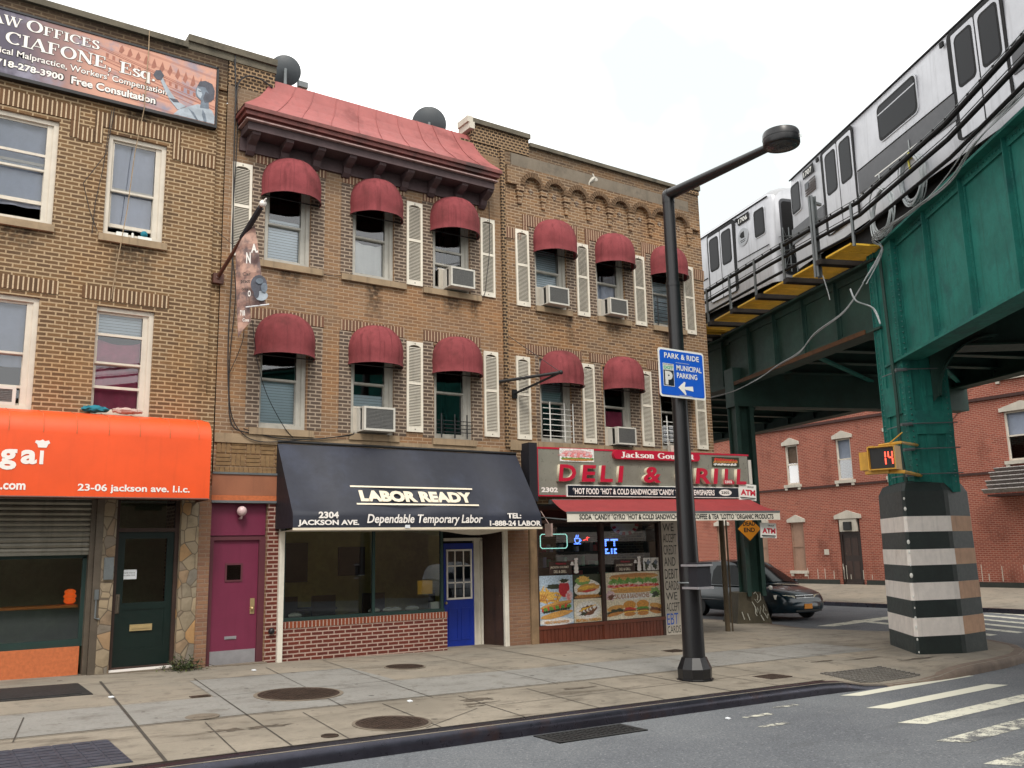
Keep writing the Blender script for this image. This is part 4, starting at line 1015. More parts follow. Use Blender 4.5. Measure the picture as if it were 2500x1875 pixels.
window(B3, *W3[5], 4.98, 'frame_grey', back=None, sill=(14.9, 15.95), bars=('white_iron', 4.78, 6, (.14, .6), 0))
for x0, x1 in ((11.05,12.62),(12.84,14.30),(14.62,16.06)): soldier(B3, x0, x1, 8.92, 9.18, 'soldier_mid', .22); soldier(B3, x0, x1, 5.97, 6.18, 'soldier_mid')
for (a, b) in ((11.22,11.355),(12.265,12.52),(12.94,13.135),(14.03,14.30),(14.72,14.915),(15.79,16.0)):
    MB().box(a, b, -.008, .02, 7.10, 8.9).build('brick_jamb', g['brick_jamb'], B3); MB().box(a+.02 if a != 11.22 else 11.30, b+.03, -.008, .02, 4.06, 5.96).build('brick_jamb', g['brick_jamb'], B3)
MB().box(10.56,11.0,-.02,.02,8.55,8.80).build('brick_lintel', g['soldier_mid'], B3); MB().box(16.3,16.78,-.02,.02,8.50,8.78).build('brick_lintel', g['soldier_mid'], B3)
MB().box(10.58,16.76,-.035,.02,3.84,4.04).build('stone_band', g['stone_sill'], B3)
# deli shop front
mb = MB().box(11.0,11.102,-.06,.06,-.5,2.75).box(11.10,11.2,-.03,.12,-.5,2.75); mb.build('shop_post', g['weathered_wood'], B3)
mb = MB().box(11.2,14.80,.0,.12,-.5,.16)
for i in range(36): mb.box(11.22+i*.1, 11.22+i*.1+.088, -.014, .0, -.5, .12)
mb.box(11.2,14.80,-.03,.0,.12,.19).box(12.95,13.03,-.03,.0,-.5,.12)
mb.build('stall_riser', g['wood_red'], B3)
mb = MB().box(11.2,11.25,-.01,.1,.19,2.75).box(12.96,13.06,-.01,.1,.19,2.75).box(14.72,14.80,-.02,.1,-.4,2.75).box(11.25,14.72,-.0,.1,2.31,2.37); mb.build('shop_window', g['wood_door'], B3)
MB().quad((11.25,.05,.19),(12.96,.05,.19),(12.96,.05,2.75),(11.25,.05,2.75)).quad((13.06,.05,.19),(14.72,.05,.19),(14.72,.05,2.75),(13.06,.05,2.75)).build('shop_pane', g['glass_shop'], B3, rec=False)
MB().box(14.80,15.38,-.03,.12,-.5,2.75).build('corner_panel', g['lintel_white'], B3)
for i, (s, z0, z1) in enumerate((('WE',2.12,2.30),('ACCEPT',1.86,2.06),('CREDIT',1.58,1.80),('AND',1.32,1.52),('DEBIT',1.03,1.25),('CARDS',.77,.98),('WE',.55,.72),('ACCEPT',.30,.49),('EBT',.0,.25),('CARDS',-.19,-.03))):
    txt(s, (14.83,-.033,z0), X, Z, .42 if len(s) > 3 else .36, z1-z0, g['sign_blue' if s == 'EBT' else 'letter_black'], B3, name='window_lettering')
mb = MB()       # recessed corner entrance
mb.box(15.38,15.46,.0,.1,-.6,2.75); mb.beam((15.40,.05,2.68),(16.6,.95,2.68),.08,.12); mb.beam((15.42,.05,1.2),(16.6,.95,1.2),.05,.05); mb.beam((16.0,.5,-.3),(16.0,.5,2.7),.06,.06); mb.beam((16.6,.95,-.4),(16.6,.95,2.7),.08,.08)
mb.beam((16.6,.95,2.7),(16.6,2.6,2.7),.08,.12)
mb.build('entrance_frame', g['frame_grey'], B3)
mb = MB().quad((15.42,.07,-.2),(16.6,.95,-.2),(16.6,.95,2.65),(15.42,.07,2.65)).quad((16.62,.98,-.3),(16.62,2.6,-.3),(16.62,2.6,2.65),(16.62,.98,2.65)); mb.build('entrance_pane', g['glass_shop'], B3, rec=False)
MB().box(15.9,16.25,.28,.30,1.62,2.1).build('notice', g['paper_white'], B3)
mb = MB().tube([(16.70,-.14,-.30),(16.70,-.14,2.72)], .062, 10).box(16.56,16.84,-.28,0,2.66,2.74); mb.tube([(16.80,-.2,-.3),(16.80,-.2,2.6)], .02, 6); mb.build('corner_column', g['column_brown'], B3, smooth=True)
mb = MB()    # goods on shelves seen through the glass
rs = random.Random(9)
for k in range(60):
    x = 11.4+rs.random()*3.2; zz = .3+.35*rs.randrange(6); mb.box(x, x+.1, 1.6+rs.random()*.3, 2.0, zz, zz+.1+.16*rs.random(), rs.randrange(4))
for i in range(6): mb.box(11.3,14.7,1.5,2.1,.26+.35*i,.29+.35*i, 4)
mb.build('shelf_goods', [g['cloth_pale'], g['letter_red'], g['dot_green'], g['paper_white'], g['wood_door']], B3)

# ---- opposite side of the avenue, seen only as reflections in the glass
OP = thing('brick_house', 'plain brick house across the avenue, visible only as a reflection in shop glass', 'building', (6, -27, 0))
mb = MB(); hs = [(-20+i*2.4, -18.8+i*2.4, zf, zf+1.7) for i in range(28) for zf in (3.9, 6.6)]
facade(mb, -22, 48, -1.5, 8.6, hs, y=-27.0, dep=-.2); mb.quad((-22,-27,8.6),(48,-27,8.6),(48,-37,8.6),(-22,-37,8.6)); mb.build('wall', g['brick_far'], OP, rec=False)
for h in hs: MB().quad((h[0],-27.18,h[2]),(h[1],-27.18,h[2]),(h[1],-27.18,h[3]),(h[0],-27.18,h[3])).build('window', g['interior_dark'], OP, rec=False)
# ------------------------------------------------------------------ shutters (parts of the houses)
def shutter_mesh():
    w_, h_ = .36, 1.79; mb = MB()
    mb.box(0, .045, -.035, -.002, 0, h_).box(w_-.045, w_, -.035, -.002, 0, h_).box(.045, w_-.045, -.035, -.002, 0, .10).box(.045, w_-.045, -.035, -.002, h_*.52, h_*.52+.05)
    top = [(.045, h_)]+[(w_-.045, h_), (w_-.045, h_-.10)]+[(w_/2+(w_/2-.06)*math.cos(a)*.95, h_-.105+.04*math.sin(a)) for a in [math.pi*i/8 for i in range(9)]]+[(.045, h_-.10)]
    mb.prism(top, lambda a, b, d: (a, d, b), -.035, -.002)
    mb.quad((.045,-.008,.1),(w_-.045,-.008,.1),(w_-.045,-.008,h_-.08),(.045,-.008,h_-.08), 1)
    for z0, z1 in ((.105, h_*.52-.005), (h_*.52+.055, h_-.10)):
        n = int((z1-z0)/.030)
        for i in range(n):
            zz = z0+(z1-z0)*i/n; mb.quad((.045,-.030,zz),(w_-.045,-.030,zz),(w_-.045,-.012,zz+.019),(.045,-.012,zz+.019))
            mb.quad((.045,-.030,zz),(w_-.045,-.030,zz),(w_-.045,-.030,zz+.005),(.045,-.030,zz+.005))
    for zz in (.05, h_-.04): mb.lathe([(.012,-.04),(.012,-.034)], (w_/2,0,zz), 8, 1, ax='y')
    return mb
M('shutter_gap', S(120,112,100,.5), .8)
sh0 = None
for (root, x, z, h, tilt) in ((B2,4.57,7.09,1.79,-.008),(B2,8.13,7.09,1.78,0),(B2,9.91,7.11,1.76,.006),(B2,8.13,4.09,1.82,0),(B2,9.95,4.09,1.82,0),
                       (B3,10.84,7.03,1.76,-.006),(B3,12.54,7.03,1.75,.004),(B3,14.32,7.03,1.76,0),(B3,16.01,7.02,1.78,-.004),(B3,10.78,4.08,1.81,0),(B3,12.59,4.09,1.82,.003),(B3,16.18,4.11,1.81,0),(B3,14.36,4.10,1.81,0)):
    if sh0 is None: o = sh0 = shutter_mesh().build('shutter', [g['shutter_white'], g['shutter_gap']], None, loc=(0,0,0), rec=False)
    else: o = sh0.copy(); COL.objects.link(o)
    o.parent = root; o.location = Vector((x, 0, z))-WL[root.name]; o.scale = (1, 1, h/1.79); o.rotation_euler = (0, tilt, 0)

# ------------------------------------------------------------------ dome awnings over the windows
def make_awning():
    a, b, h = .565, .50, .82
    root = thing('window_awning', '', 'awning', (0,0,0), 'red dome awnings over the windows', local=True)
    mb = MB(); nf, nt_ = 28, 14; rows = []
    for j in range(nt_+1):
        t = j/nt_
        if t < .30: s, zz = 1.0-.015*math.sin(t/.3*math.pi), t/.30*.26*h
        else:
            q = math.sin((t-.30)/.70*math.pi/2); s = max(1e-3, (1-q**2.6)**(1/2.3)); zz = h*(.26+.74*q)
        rows.append([(a*s*math.cos(math.pi*i/nf), -b*s*math.sin(math.pi*i/nf)*(1+.02*math.sin(i*math.pi/4)), zz) for i in range(nf+1)])
    for r_ in rows: mb.v += [Vector(q) for q in r_]
    for j in range(nt_):
        for i in range(nf): k = j*(nf+1)+i; mb.f.append([k, k+1, k+nf+2, k+nf+1]); mb.m.append(0)
    mb.build('canopy', g['awning_red'], root, smooth=True, rec=False, ang=80)
    sm = MB()
    for k in (4, 8, 12, 16, 20, 24): sm.tube([Vector(rows[j][k])*1.004 for j in range(nt_+1)], .003, 4)
    sm.tube([Vector(q)*1.003 for q in rows[0]], .007, 6)
    sm.build('seam', g['awning_seam'], root)
    fr = MB(); fr.tube([Vector((q[0]*.97, q[1]*.96, q[2]+.02)) for q in rows[0]], .012, 6); fr.tube([(-a*.97,-.01,.02),(a*.97,-.01,.02)], .012, 6)
    fr.build('frame', g['black_iron'], root)
    return root
AW = [(5.67,8.33,'leftmost dome awning of the top row, over the window beside the banner'),(7.44,8.33,'dome awning over the top floor window with a white drape'),(9.25,8.33,'dome awning above the air conditioner under the mansard roof'),
      (5.62,5.30,'leftmost dome awning of the lower row, right above a window with a pale blind'),(7.44,5.31,'dome awning above the large white air conditioner over the labor sign'),(9.28,5.31,'dome awning over the black-barred lower window of the middle house'),
      (11.90,8.34,'dome awning over the first top window of the corner house'),(13.69,8.37,'dome awning over the middle top window of the corner house'),(15.46,8.37,'dome awning half behind the street lamp at the top floor'),
      (11.97,5.31,'dome awning crossed by the iron pole bracket'),(13.79,5.35,'dome awning over the air conditioner above the deli sign'),(15.53,5.38,'dome awning hidden behind the blue parking sign')]
aw0 = make_awning()
for i, (x, z, lab) in enumerate(AW):
    o = aw0 if i == 0 else copy_tree(aw0)
    o.location = (x, -.012, z); o['label'] = 'dark red '+lab if len(lab.split()) < 14 else lab; s = random.Random(i).uniform(.985, 1.015); o.scale = (s, s, random.Random(i+9).uniform(.98, 1.02))

# ------------------------------------------------------------------ window air conditioners
def make_ac():
    root = thing('air_conditioner', '', 'air conditioner', (0,0,0), 'air conditioners hanging in the windows', local=True)
    w_, h_, d_ = .58, .41, .34; mb = MB()
    ring(mb, 0, w_, 0, h_, .035, -d_, -d_+.05); mb.box(0, w_, -d_+.05, .1, h_-.02, h_).box(0, w_, -d_+.05, .1, 0, .02)
    for x in (0, w_-.015): mb.box(x, x+.015, -.12, .1, .02, h_-.02); mb.box(x, x+.015, -d_+.05, -d_+.10, .02, h_-.02); mb.box(x, x+.015, -d_+.20, -d_+.22, .02, h_-.02)
    mb.box(.02, w_-.02, -d_+.06, .1, .03, h_-.03, 1)
    mb.build('casing', [g['ac_white'], g['signal_black']], root)
    gr = MB().box(.03, w_-.03, -d_+.02, -d_+.03, .03, h_-.03)
    for i in range(15): zz = .045+i*(h_-.09)/14; gr.box(.035, w_-.035, -d_+.008, -d_+.02, zz-.006, zz+.006)
    gr.build('grille', g['ac_grille'], root)
    sp = MB().box(-.10, 0, .0, .03, 0, h_).box(w_, w_+.08, .0, .03, 0, h_)
    for i in range(4): sp.box(-.10+i*.025, -.088+i*.025, -.012, 0, 0, h_)
    sp.box(-.12, w_+.1, -.01, .04, h_, h_+.03)
    sp.build('side_panel', g['vinyl'], root)
    return root
AC = [(9.02,7.14,1.0,'white air conditioner in the top floor window under the mansard roof'),(7.10,4.03,1.12,'largest white air conditioner, directly above the labor office awning'),
      (11.52,7.12,1.0,'white air conditioner in the first top window of the corner house'),(13.30,7.12,.95,'top floor air conditioner whose grille is flecked with white'),
      (13.36,4.07,.98,'air conditioner with a flecked grille right above the deli sign')]
ac0 = make_ac()
for i, (x, z, s, lab) in enumerate(AC):
    o = ac0 if i == 0 else copy_tree(ac0)
    o.location = (x, .06, z); o.scale = (s, 1, s); o['label'] = lab
for (x, z) in ((13.30,7.12),(13.36,4.07)):
    rs = random.Random(int(x*7)); mb = MB()
    for k in range(22):
        mb.box(*(lambda u, v, r: (x+u-r, x+u+r, -.372, -.366, z+v-r*.8, z+v+r*.8))(rs.uniform(.08,.5), rs.uniform(.05,.36), rs.uniform(.005,.016)))
    mb.build('flaking_paint', g['sign_white'], [o for o in bpy.data.objects if o.type == 'EMPTY' and o.name.startswith('air_cond') and abs(o.location.x-x) < .01][0]) if False else None
mb = MB(); ring(mb, .55, 1.38, 4.12, 4.42, .05, .06, .10); mb.box(.6,1.33,.08,.09,4.17,4.37,1)
for i in range(7): mb.box(.6,1.33,.07,.08,4.18+i*.028,4.19+i*.028,1)
tag(mb.build('air_conditioner', [g['ac_white'], g['ac_grille']]), 'flush louvred air conditioner cut by the left picture edge above the orange awning', 'air conditioner', 'air conditioners hanging in the windows')

# ------------------------------------------------------------------ lawyer billboard on the left house
bb = thing('billboard', 'wide printed billboard of a law office with a grey statue, under the coping', 'billboard', (1.5, -.1, 9.5))
bm_ = bpy.data.materials.new('billboard_print'); t, b = nodes(bm_); p = posn(t); sx = N(t, 'ShaderNodeSeparateXYZ'); t.links.new(p, sx.inputs[0])
xx = mth(t, 'ADD', sx.outputs[0], mth(t, 'MULTIPLY', noise(t, p, 1.2, 4.0), .9))
c = mixc(t, smooth(t, xx, 1.4, 2.9), S(88,80,100,.7), S(222,164,140,.74)); c = mixc(t, smooth(t, noise(t, p, 1.5, 5.0), .5, .7), c, S(150,146,164,.74))
zz = mth(t, 'ADD', sx.outputs[2], mth(t, 'MULTIPLY', sx.outputs[0], .10)); wv = mth(t, 'FRACT', mth(t, 'MULTIPLY', zz, 5.2))
fm = mth(t, 'MULTIPLY', mth(t, 'MULTIPLY', mth(t, 'LESS_THAN', wv, .22), smooth(t, xx, 2.2, 3.2)), .4); c = mixc(t, fm, c, S(164,100,84,.7))
t.links.new(c, b.inputs['Base Color']); b.inputs['Roughness'].default_value = .55
MB().box(-6,4.17,-.10,-.02,9.46,10.56).build('panel', bm_, bb)
mb = MB().box(-6,4.20,-.125,-.0,9.40,9.455).box(-6,4.20,-.115,-.0,10.565,10.60).box(4.175,4.21,-.115,0,9.40,10.60); mb.build('frame', g['black_iron'], bb)
def bt(fn, s, x0, z0, w_, h_, **k):
    for dx, m, d in ((.03, 'letter_black', .102), (0, 'letter_white', .106)):
        if fn is serif: serif(s, (x0, -d, z0), X, Z, h_, w_, g[m], bb, fat=dx, **k)
        else: txt(s, (x0-dx*.6, -d, z0-dx*.6), X, Z, w_+dx*1.2, h_+dx*1.2, g[m], bb, bold=(k.get('bold', .015))+(.03 if dx else 0))
bt(serif, 'LAW', .40, 10.31, .62, .20, small=.85)
bt(serif, 'OFFICES', 1.08, 10.31, 1.12, .20, small=.78)
bt(serif, 'CIAFONE, Esq.', .80, 10.00, 2.33, .21)
bt(txt, "Medical Malpractice, Workers' Compensation", .47, 9.77, 2.85, .145, bold=.01)
bt(txt, '718-278-3900', .70, 9.585, .98, .115, bold=.03)
bt(txt, 'Free Consultation', 1.80, 9.575, 1.34, .135, bold=.03)
M('statue_grey', S(120,132,146,.72), .6, var=.3, vs=9); M('statue_dark', S(88,90,102,.7), .6, var=.3, vs=9); M('statue_pale', S(176,186,196,.76), .6, var=.2, vs=7)
mb = MB(); f = lambda a, b, d: (a, d, b)
mb.prism([(3.45,9.475),(3.55,9.60),(3.72,9.70),(3.86,9.78),(4.0,9.78),(4.12,9.72),(4.165,9.62),(4.165,9.475)], f, -.1045, -.101, 2)
mb.prism([(3.90,9.72),(3.92,9.90),(4.05,9.90),(4.06,9.74)], f, -.1055, -.101, 0)
mb.prism([(3.83,9.92),(3.81,10.02),(3.83,10.10),(3.86,10.17),(3.95,10.22),(4.06,10.20),(4.12,10.10),(4.12,9.98),(4.05,9.90),(3.92,9.86)], f, -.1065, -.101, 0)
mb.prism([(3.84,10.13),(3.88,10.23),(3.98,10.27),(4.10,10.24),(4.15,10.12),(4.14,9.96),(4.08,9.88),(4.06,10.02),(3.98,10.14)], f, -.1075, -.101, 1)
mb.prism([(3.52,9.58),(3.38,9.72),(3.30,9.86),(3.22,10.02),(3.18,10.12),(3.23,10.13),(3.30,10.0),(3.40,9.86),(3.50,9.74),(3.66,9.68)], f, -.1062, -.101, 2)
mb.prism([(3.08,10.12),(3.12,10.22),(3.20,10.24),(3.26,10.16),(3.22,10.06),(3.14,10.05)], f, -.1072, -.101, 1)
mb.prism([(3.84,10.10),(3.90,10.07),(3.93,9.98),(3.90,9.90),(3.86,9.93),(3.83,9.99)], f, -.1072, -.101, 2); mb.prism([(3.99,10.06),(4.08,10.02),(4.07,9.88),(3.98,9.84),(3.95,9.92)], f, -.1073, -.101, 1)
mb.prism([(3.86,10.05),(3.91,10.05),(3.91,10.03),(3.86,10.03)], f, -.1079, -.101, 1); mb.prism([(3.70,9.66),(3.80,9.60),(3.88,9.475),(3.84,9.475),(3.76,9.58)], f, -.1060, -.101, 0); mb.prism([(3.95,9.70),(4.0,9.62),(4.03,9.475),(3.98,9.475),(3.94,9.6)], f, -.1061, -.101, 0)
mb.prism([(3.36,9.76),(3.44,9.70),(3.54,9.72),(3.50,9.77)], f, -.1078, -.101, 1)
mb.build('printed_statue', [g['statue_grey'], g['statue_dark'], g['statue_pale']], bb)
M('frieze_print', S(176,112,92,.72), .6, var=.2, vs=9)
mb = MB()
for k in range(17): x = 2.30+k*.105; d_ = .022*k; mb.prism([(x,10.22-d_),(x+.045,10.21-d_),(x+.045,10.29-d_),(x,10.30-d_)], f, -.1008, -.1003)
for (zz, w_, e_) in ((.36,.012,0),(.33,.018,0),(.20,.012,0),(.14,.02,0),(.06,.012,0),(-.04,.016,0)): mb.prism([(1.9,10.08+zz),(4.16,9.60+zz),(4.16,9.60+zz+w_),(1.9,10.08+zz+w_)], f, -.1006, -.1002)
rs = random.Random(4)
for k in range(12): x = 2.5+k*.135; q = rs.uniform(-.04,.03); d_ = .03*k; mb.prism([(x,10.40-d_+q),(x+.05,10.36-d_),(x+.09,10.45-d_+q),(x+.05,10.52-d_*.7),(x+.02,10.47-d_)], f, -.1008, -.1003)
mb.build('printed_frieze', g['frieze_print'], bb)
cord = MB().tube([(2.98,-.08,10.95),(2.97,-.16,10.55),(2.95,-.17,9.4),(2.86,-.08,8.6),(2.80,-.06,7.6),(2.72,-.09,6.9),(2.66,-.05,6.3),(2.64,-.03,5.98)], .008, 5)
tag(cord.build('rope', g['stone_sill']), 'thin pale rope hanging from the roof across the billboard', 'rope')
mb = MB().tube([(2.5,-.05,9.35),(2.42,-.05,8.5),(2.10,-.04,7.9),(2.22,-.04,7.45),(2.36,-.05,7.1)], .006, 5).tube([(2.46,-.05,9.3),(2.38,-.05,8.2),(2.3,-.04,7.6),(2.28,-.04,7.05)], .006, 5)
tag(mb.build('loose_cable', g['cable_dark']), 'thin dark cables dangling left of the narrow top window of the tan house', 'cable')
def cloth(pts, m, lab):
    rs = random.Random(len(lab)); mb = MB()
    for (x, r) in pts: mb.sph((x,-.10,4.12), r, 12, 8, 0, (1.5,.8,.55))
    for q in mb.v: q += Vector((rs.uniform(-.012,.012), rs.uniform(-.012,.012), rs.uniform(-.014,.014)))
    tag(mb.build('cloth', g[m], smooth=True), lab, 'cloth')
cloth(((2.40,.08),(2.50,.10),(2.60,.07)), 'cloth_teal', 'crumpled teal cloth lying on the orange awning below the pink curtain')
cloth(((2.84,.07),(2.94,.09),(3.06,.07),(3.14,.05)), 'cloth_pale', 'crumpled pale cloth lying beside the teal one on the orange awning')
mb = MB().box(2.66,2.84,-.02,.06,7.10,7.17).box(3.0,3.22,-.03,.05,7.10,7.15); mb.sph((3.1,.0,7.2), .06, 8, 6, 1); mb.lathe([(.02,7.10),(.02,7.19),(.008,7.2)], (2.92,.02,0), 8)
tag(mb.build('sill_bottles', [g['sign_white'], g['cloth_teal']], smooth=True), 'small bottles and boxes standing on the sill of the open narrow window', 'toiletries')

# ------------------------------------------------------------------ orange restaurant awning
oa = thing('shop_awning', 'bright orange rounded shop awning with white lettering on the tan house', 'awning', (1.5, -.4, 2.7))
prof = [(-.8,2.665),(-.8,3.62)]+[(-.8+.32*(1-math.cos(a)), 3.62+.34*math.sin(a)) for a in [math.pi/2*i/7 for i in range(1, 8)]]+[(-.2,4.02),(.0,4.06)]
mb = MB(); xs = [-6, -4, -2]+[-1+.45*i for i in range(12)]; xs = [x for x in xs if x < 4.1]+[4.15]
for x in xs: mb.v += [Vector((x, a, b)) for a, b in prof]
k = len(prof)
for i in range(len(xs)-1):
    for j in range(k-1): mb.f.append([i*k+j, (i+1)*k+j, (i+1)*k+j+1, i*k+j+1]); mb.m.append(0)
mb.build('canopy', g['orange_vinyl'], oa, smooth=True, rec=False, ang=50)
MB().add([(4.15, a, b) for a, b in prof]+[(4.15,0,2.665)], [tuple(range(len(prof)+1))]).build('end_panel', g['orange_vinyl'], oa, rec=False)
mb = MB()
for x in xs[4:]: mb.tube([(x, a-.004, b+.004) for a, b in prof[1:]], .006, 4)
mb.build('seam', g['orange_board'], oa)
mb = MB().tube([(-6,-.79,2.67),(4.14,-.79,2.67),(4.14,0,2.67)], .018, 6); mb.quad((-6,-.78,2.69),(4.13,-.78,2.69),(4.13,0,2.69),(-6,0,2.69)); mb.build('frame', g['brown_paint'], oa, rec=False)
txt('tangai', (-.10,-.806,3.06), X, Z, 1.84, .43, g['letter_white'], oa, bold=.035) if False else None
txt('g', (1.16,-.806,3.05), X, Z, .22, .30, g['letter_white'], oa, bold=.035)
txt('a', (1.43,-.806,3.14), X, Z, .21, .21, g['letter_white'], oa, bold=.035)
MB().box(1.675,1.725,-.806,-.803,3.145,3.345).build('lettering', g['letter_white'], oa); mb = MB(); mb.prism([(1.645,3.39),(1.755,3.39),(1.775,3.44),(1.80,3.46),(1.78,3.50),(1.73,3.485),(1.70,3.51),(1.66,3.49),(1.61,3.495),(1.60,3.46),(1.63,3.44)], f, -.806, -.803)
mb.build('chef_hat', g['letter_white'], oa)
txt('tan', (.35,-.806,3.14), X, Z, .70, .28, g['letter_white'], oa, bold=.035) if False else None
txt('.com', (1.20,-.806,2.765), X, Z, .32, .095, g['letter_white'], oa, bold=.03)
txt('23-06 jackson ave. l.i.c.', (2.21,-.806,2.735), X, Z, 1.63, .14, g['letter_white'], oa, bold=.025)
ln_ = MB().lathe([(.03,1.30),(.075,1.28),(.085,1.25),(.07,1.222),(.09,1.205),(.095,1.18),(.075,1.152),(.088,1.135),(.085,1.10),(.05,1.075)], (2.40,.5,0), 18)
tag(ln_.build('lantern', g['lantern_orange'], smooth=True), 'small ribbed orange lantern standing on the counter in the left shop window', 'lantern')

# ------------------------------------------------------------------ black labor office awning
la = thing('shop_awning', 'black sloped awning with white lettering LABOR READY over the brick shop front', 'awning', (8.1, -.45, 2.2))
x0, x1 = 5.53, 10.71; pr = [(-.02,3.74),(-.80,2.54),(-.905,2.50),(-.905,2.205)]
mb = MB(); pr2 = []
for i in range(len(pr)-1):
    for k in range(6):
        u = k/6; pr2.append((pr[i][0]+(pr[i+1][0]-pr[i][0])*u, pr[i][1]+(pr[i+1][1]-pr[i][1])*u))
pr2 = [(-.02,3.75),(-.22,3.445),(-.42,3.135),(-.62,2.83),(-.82,2.52),(-.86,2.47),(-.875,2.40),(-.89,2.205)]
nx = 24
for i in range(nx+1):
    for j, (a, b) in enumerate(pr2):
        sag = .016*math.sin(i/nx*math.pi*6)*(1+.5*math.sin(i*.7)) if 0 < j < 5 else 0
        mb.v.append(Vector((x0+(x1-x0)*i/nx, a+sag, b-sag)))
k = len(pr2)
for i in range(nx):
    for j in range(k-1): mb.f.append([i*k+j, (i+1)*k+j, (i+1)*k+j+1, i*k+j+1]); mb.m.append(0)
mb.build('canopy', g['awning_black'], la, smooth=True, rec=False, ang=60)
for x in (x0, x1): MB().add([(x, a, b) for a, b in pr2]+[(x,0,2.205),(x,0,3.75)], [tuple(range(k+2))]).build('end_panel', g['awning_black_end'], la, rec=False)
MB().box(x0-.005,x1+.005,-.90,-.885,2.165,2.205).build('trim', g['letter_cream'], la)
MB().tube([(x0,-.88,2.20),(x1,-.88,2.20)], .015, 6).tube([(x0,-.03,3.76),(x1,-.03,3.76)], .03, 8).build('frame', g['black_iron'], la)
mb = MB(); n = 30
for i in range(n+1):
    x = x0+.02+(x1-x0-.04)*i/n; sg = .0+.10*max(0, math.sin(max(0, (i/n-.55))/.4*math.pi))**2
    for (a, dz) in ((-.875, 0), (-.45, -sg), (.0, 0)): mb.v.append(Vector((x, a, 2.185+dz-.02*(a > -.8))))
for i in range(n):
    for j in (0, 1): mb.f.append([i*3+j, (i+1)*3+j, (i+1)*3+j+1, i*3+j+1]); mb.m.append(0)
mb.build('lining', g['valance_white'], la, smooth=True, rec=False)
SV = Vector((0, .60, .92)).normalized(); SV = (Vector((0,-.02,3.75))-Vector((0,-.82,2.52))).normalized(); SN = X.cross(SV)
def on_slope(z): u = (z-2.52)/(3.75-2.52); return -.82+.80*u
def sl(s, xa, za, w_, h_, **k): txt(s, Vector((xa, on_slope(za), za))+SN*.022, X, SV, w_, h_, g['letter_cream'], la, **k)
sl('LABOR READY', 6.84, 2.66, 2.36, .25, bold=.06)
for (a, b, zz) in ((6.70,9.28,2.94),(6.74,9.30,2.615)):
    O = Vector((0, on_slope(zz), zz))+SN*.022; MB().add([O+X*a-SV*.018, O+X*b-SV*.018, O+X*b+SV*.018, O+X*a+SV*.018], [(0,1,2,3)]).build('rule', g['letter_cream'], la, rec=False)
Vv = Vector((0, .05, 1))
txt('2304', (5.98,-.898,2.365), X, Vv, .37, .115, g['letter_white'], la, bold=.04)
txt('JACKSON AVE.', (5.61,-.910,2.225), X, Vv, 1.12, .115, g['letter_white'], la, bold=.04)
txt('Dependable Temporary Labor', (6.88,-.912,2.235), X, Vv, 2.42, .205, g['letter_white'], la, bold=.02, shear=.22)
txt('TEL:', (9.88,-.898,2.37), X, Vv, .33, .105, g['letter_white'], la, bold=.04)
txt('1-888-24 LABOR', (9.46,-.910,2.225), X, Vv, 1.22, .105, g['letter_white'], la, bold=.04)
MB().box(7.63,7.73,-.915,-.91,2.19,2.25).build('sticker', g['paper_white'], la)
# ------------------------------------------------------------------ deli sign box, swung out towards the corner
P0 = Vector((11.1, -.25, 0)); U_ = (Vector((16.9, -1.0, 0))-P0).normalized(); N_ = U_.cross(Z)      # outward
def dp(u, z, n=0.0): return P0+U_*u+N_*n+Z*z
def dbox(mb, u0, u1, n0, n1, z0, z1, mi=0): return mb.obox(dp((u0+u1)/2, (z0+z1)/2, (n0+n1)/2), U_*(u1-u0)/2, N_*(n1-n0)/2, Z*(z1-z0)/2, mi)
ds = thing('shop_sign', 'mirror grey sign box with raised red letters DELI & GRILL over the corner shop', 'sign', (14, -.6, 2.86))
mb = MB(); dbox(mb, 0, 5.78, -.22, -.003, 2.87, 3.89); mb.add([dp(0,2.87,-.2),dp(5.78,2.87,-.2),(16.6,0,2.87),(11.15,0,2.87)],[(0,1,2,3)]).add([dp(0,3.89,-.2),dp(5.78,3.89,-.2),(16.6,0,3.89),(11.15,0,3.89)],[(0,1,2,3)]).add([dp(5.78,2.87,-.2),dp(5.78,3.89,-.2),(16.6,0,3.89),(16.6,0,2.87)],[(0,1,2,3)])
mb.build('cabinet', g['deli_side'], ds)
mb = MB(); dbox(mb, .02, 5.76, -.003, .004, 2.89, 3.87); mb.build('face', g['deli_face'], ds)
mb = MB(); dbox(mb, -.02, 5.80, -.003, .012, 3.865, 3.905); dbox(mb, -.02, 0.02, -.003, .012, 2.86, 3.865); dbox(mb, .02, .68, -.003, .012, 2.86, 2.885); mb.build('border', g['deli_red'], ds)
mb = MB().box(10.86,11.07,-.30,0,2.75,3.98); mb.build('side_box', g['awning_black_end'], ds)
RIM = g['channel_side']
def ch(s, u, z0, w_, h_): txt(s, dp(u, z0, .006), U_, Z, w_, h_, g['deli_red'], ds, bold=.03, ext=.10, side=RIM, shear=.10)
for s, u, w_ in (('D',.45,.44),('E',1.02,.38),('L',1.49,.33),('I',1.95,.17),('&',2.64,.47),('G',3.56,.44),('R',4.08,.45),('I',4.60,.17),('L',4.92,.31),('L',5.29,.31)): ch(s, u, 3.175, w_, .36)
mb = MB(); q = [(1.98,3.69)]+[(4.17+.09*math.sin(a), 3.785-.095*math.cos(a)) for a in [math.pi*i/8 for i in range(9)]]+[(1.97-.09*math.sin(a), 3.785+.095*math.cos(a)) for a in [math.pi*i/8 for i in range(9)]]
mb.prism(q, lambda a, b, d: dp(a, b, d), .006, .10); pn = mb.build('name_panel', [g['deli_red']], ds)
serif('Jackson Gourmet', dp(2.06,3.725,.104), U_, Z, .125, 2.02, g['letter_white'], ds, fat=.008)
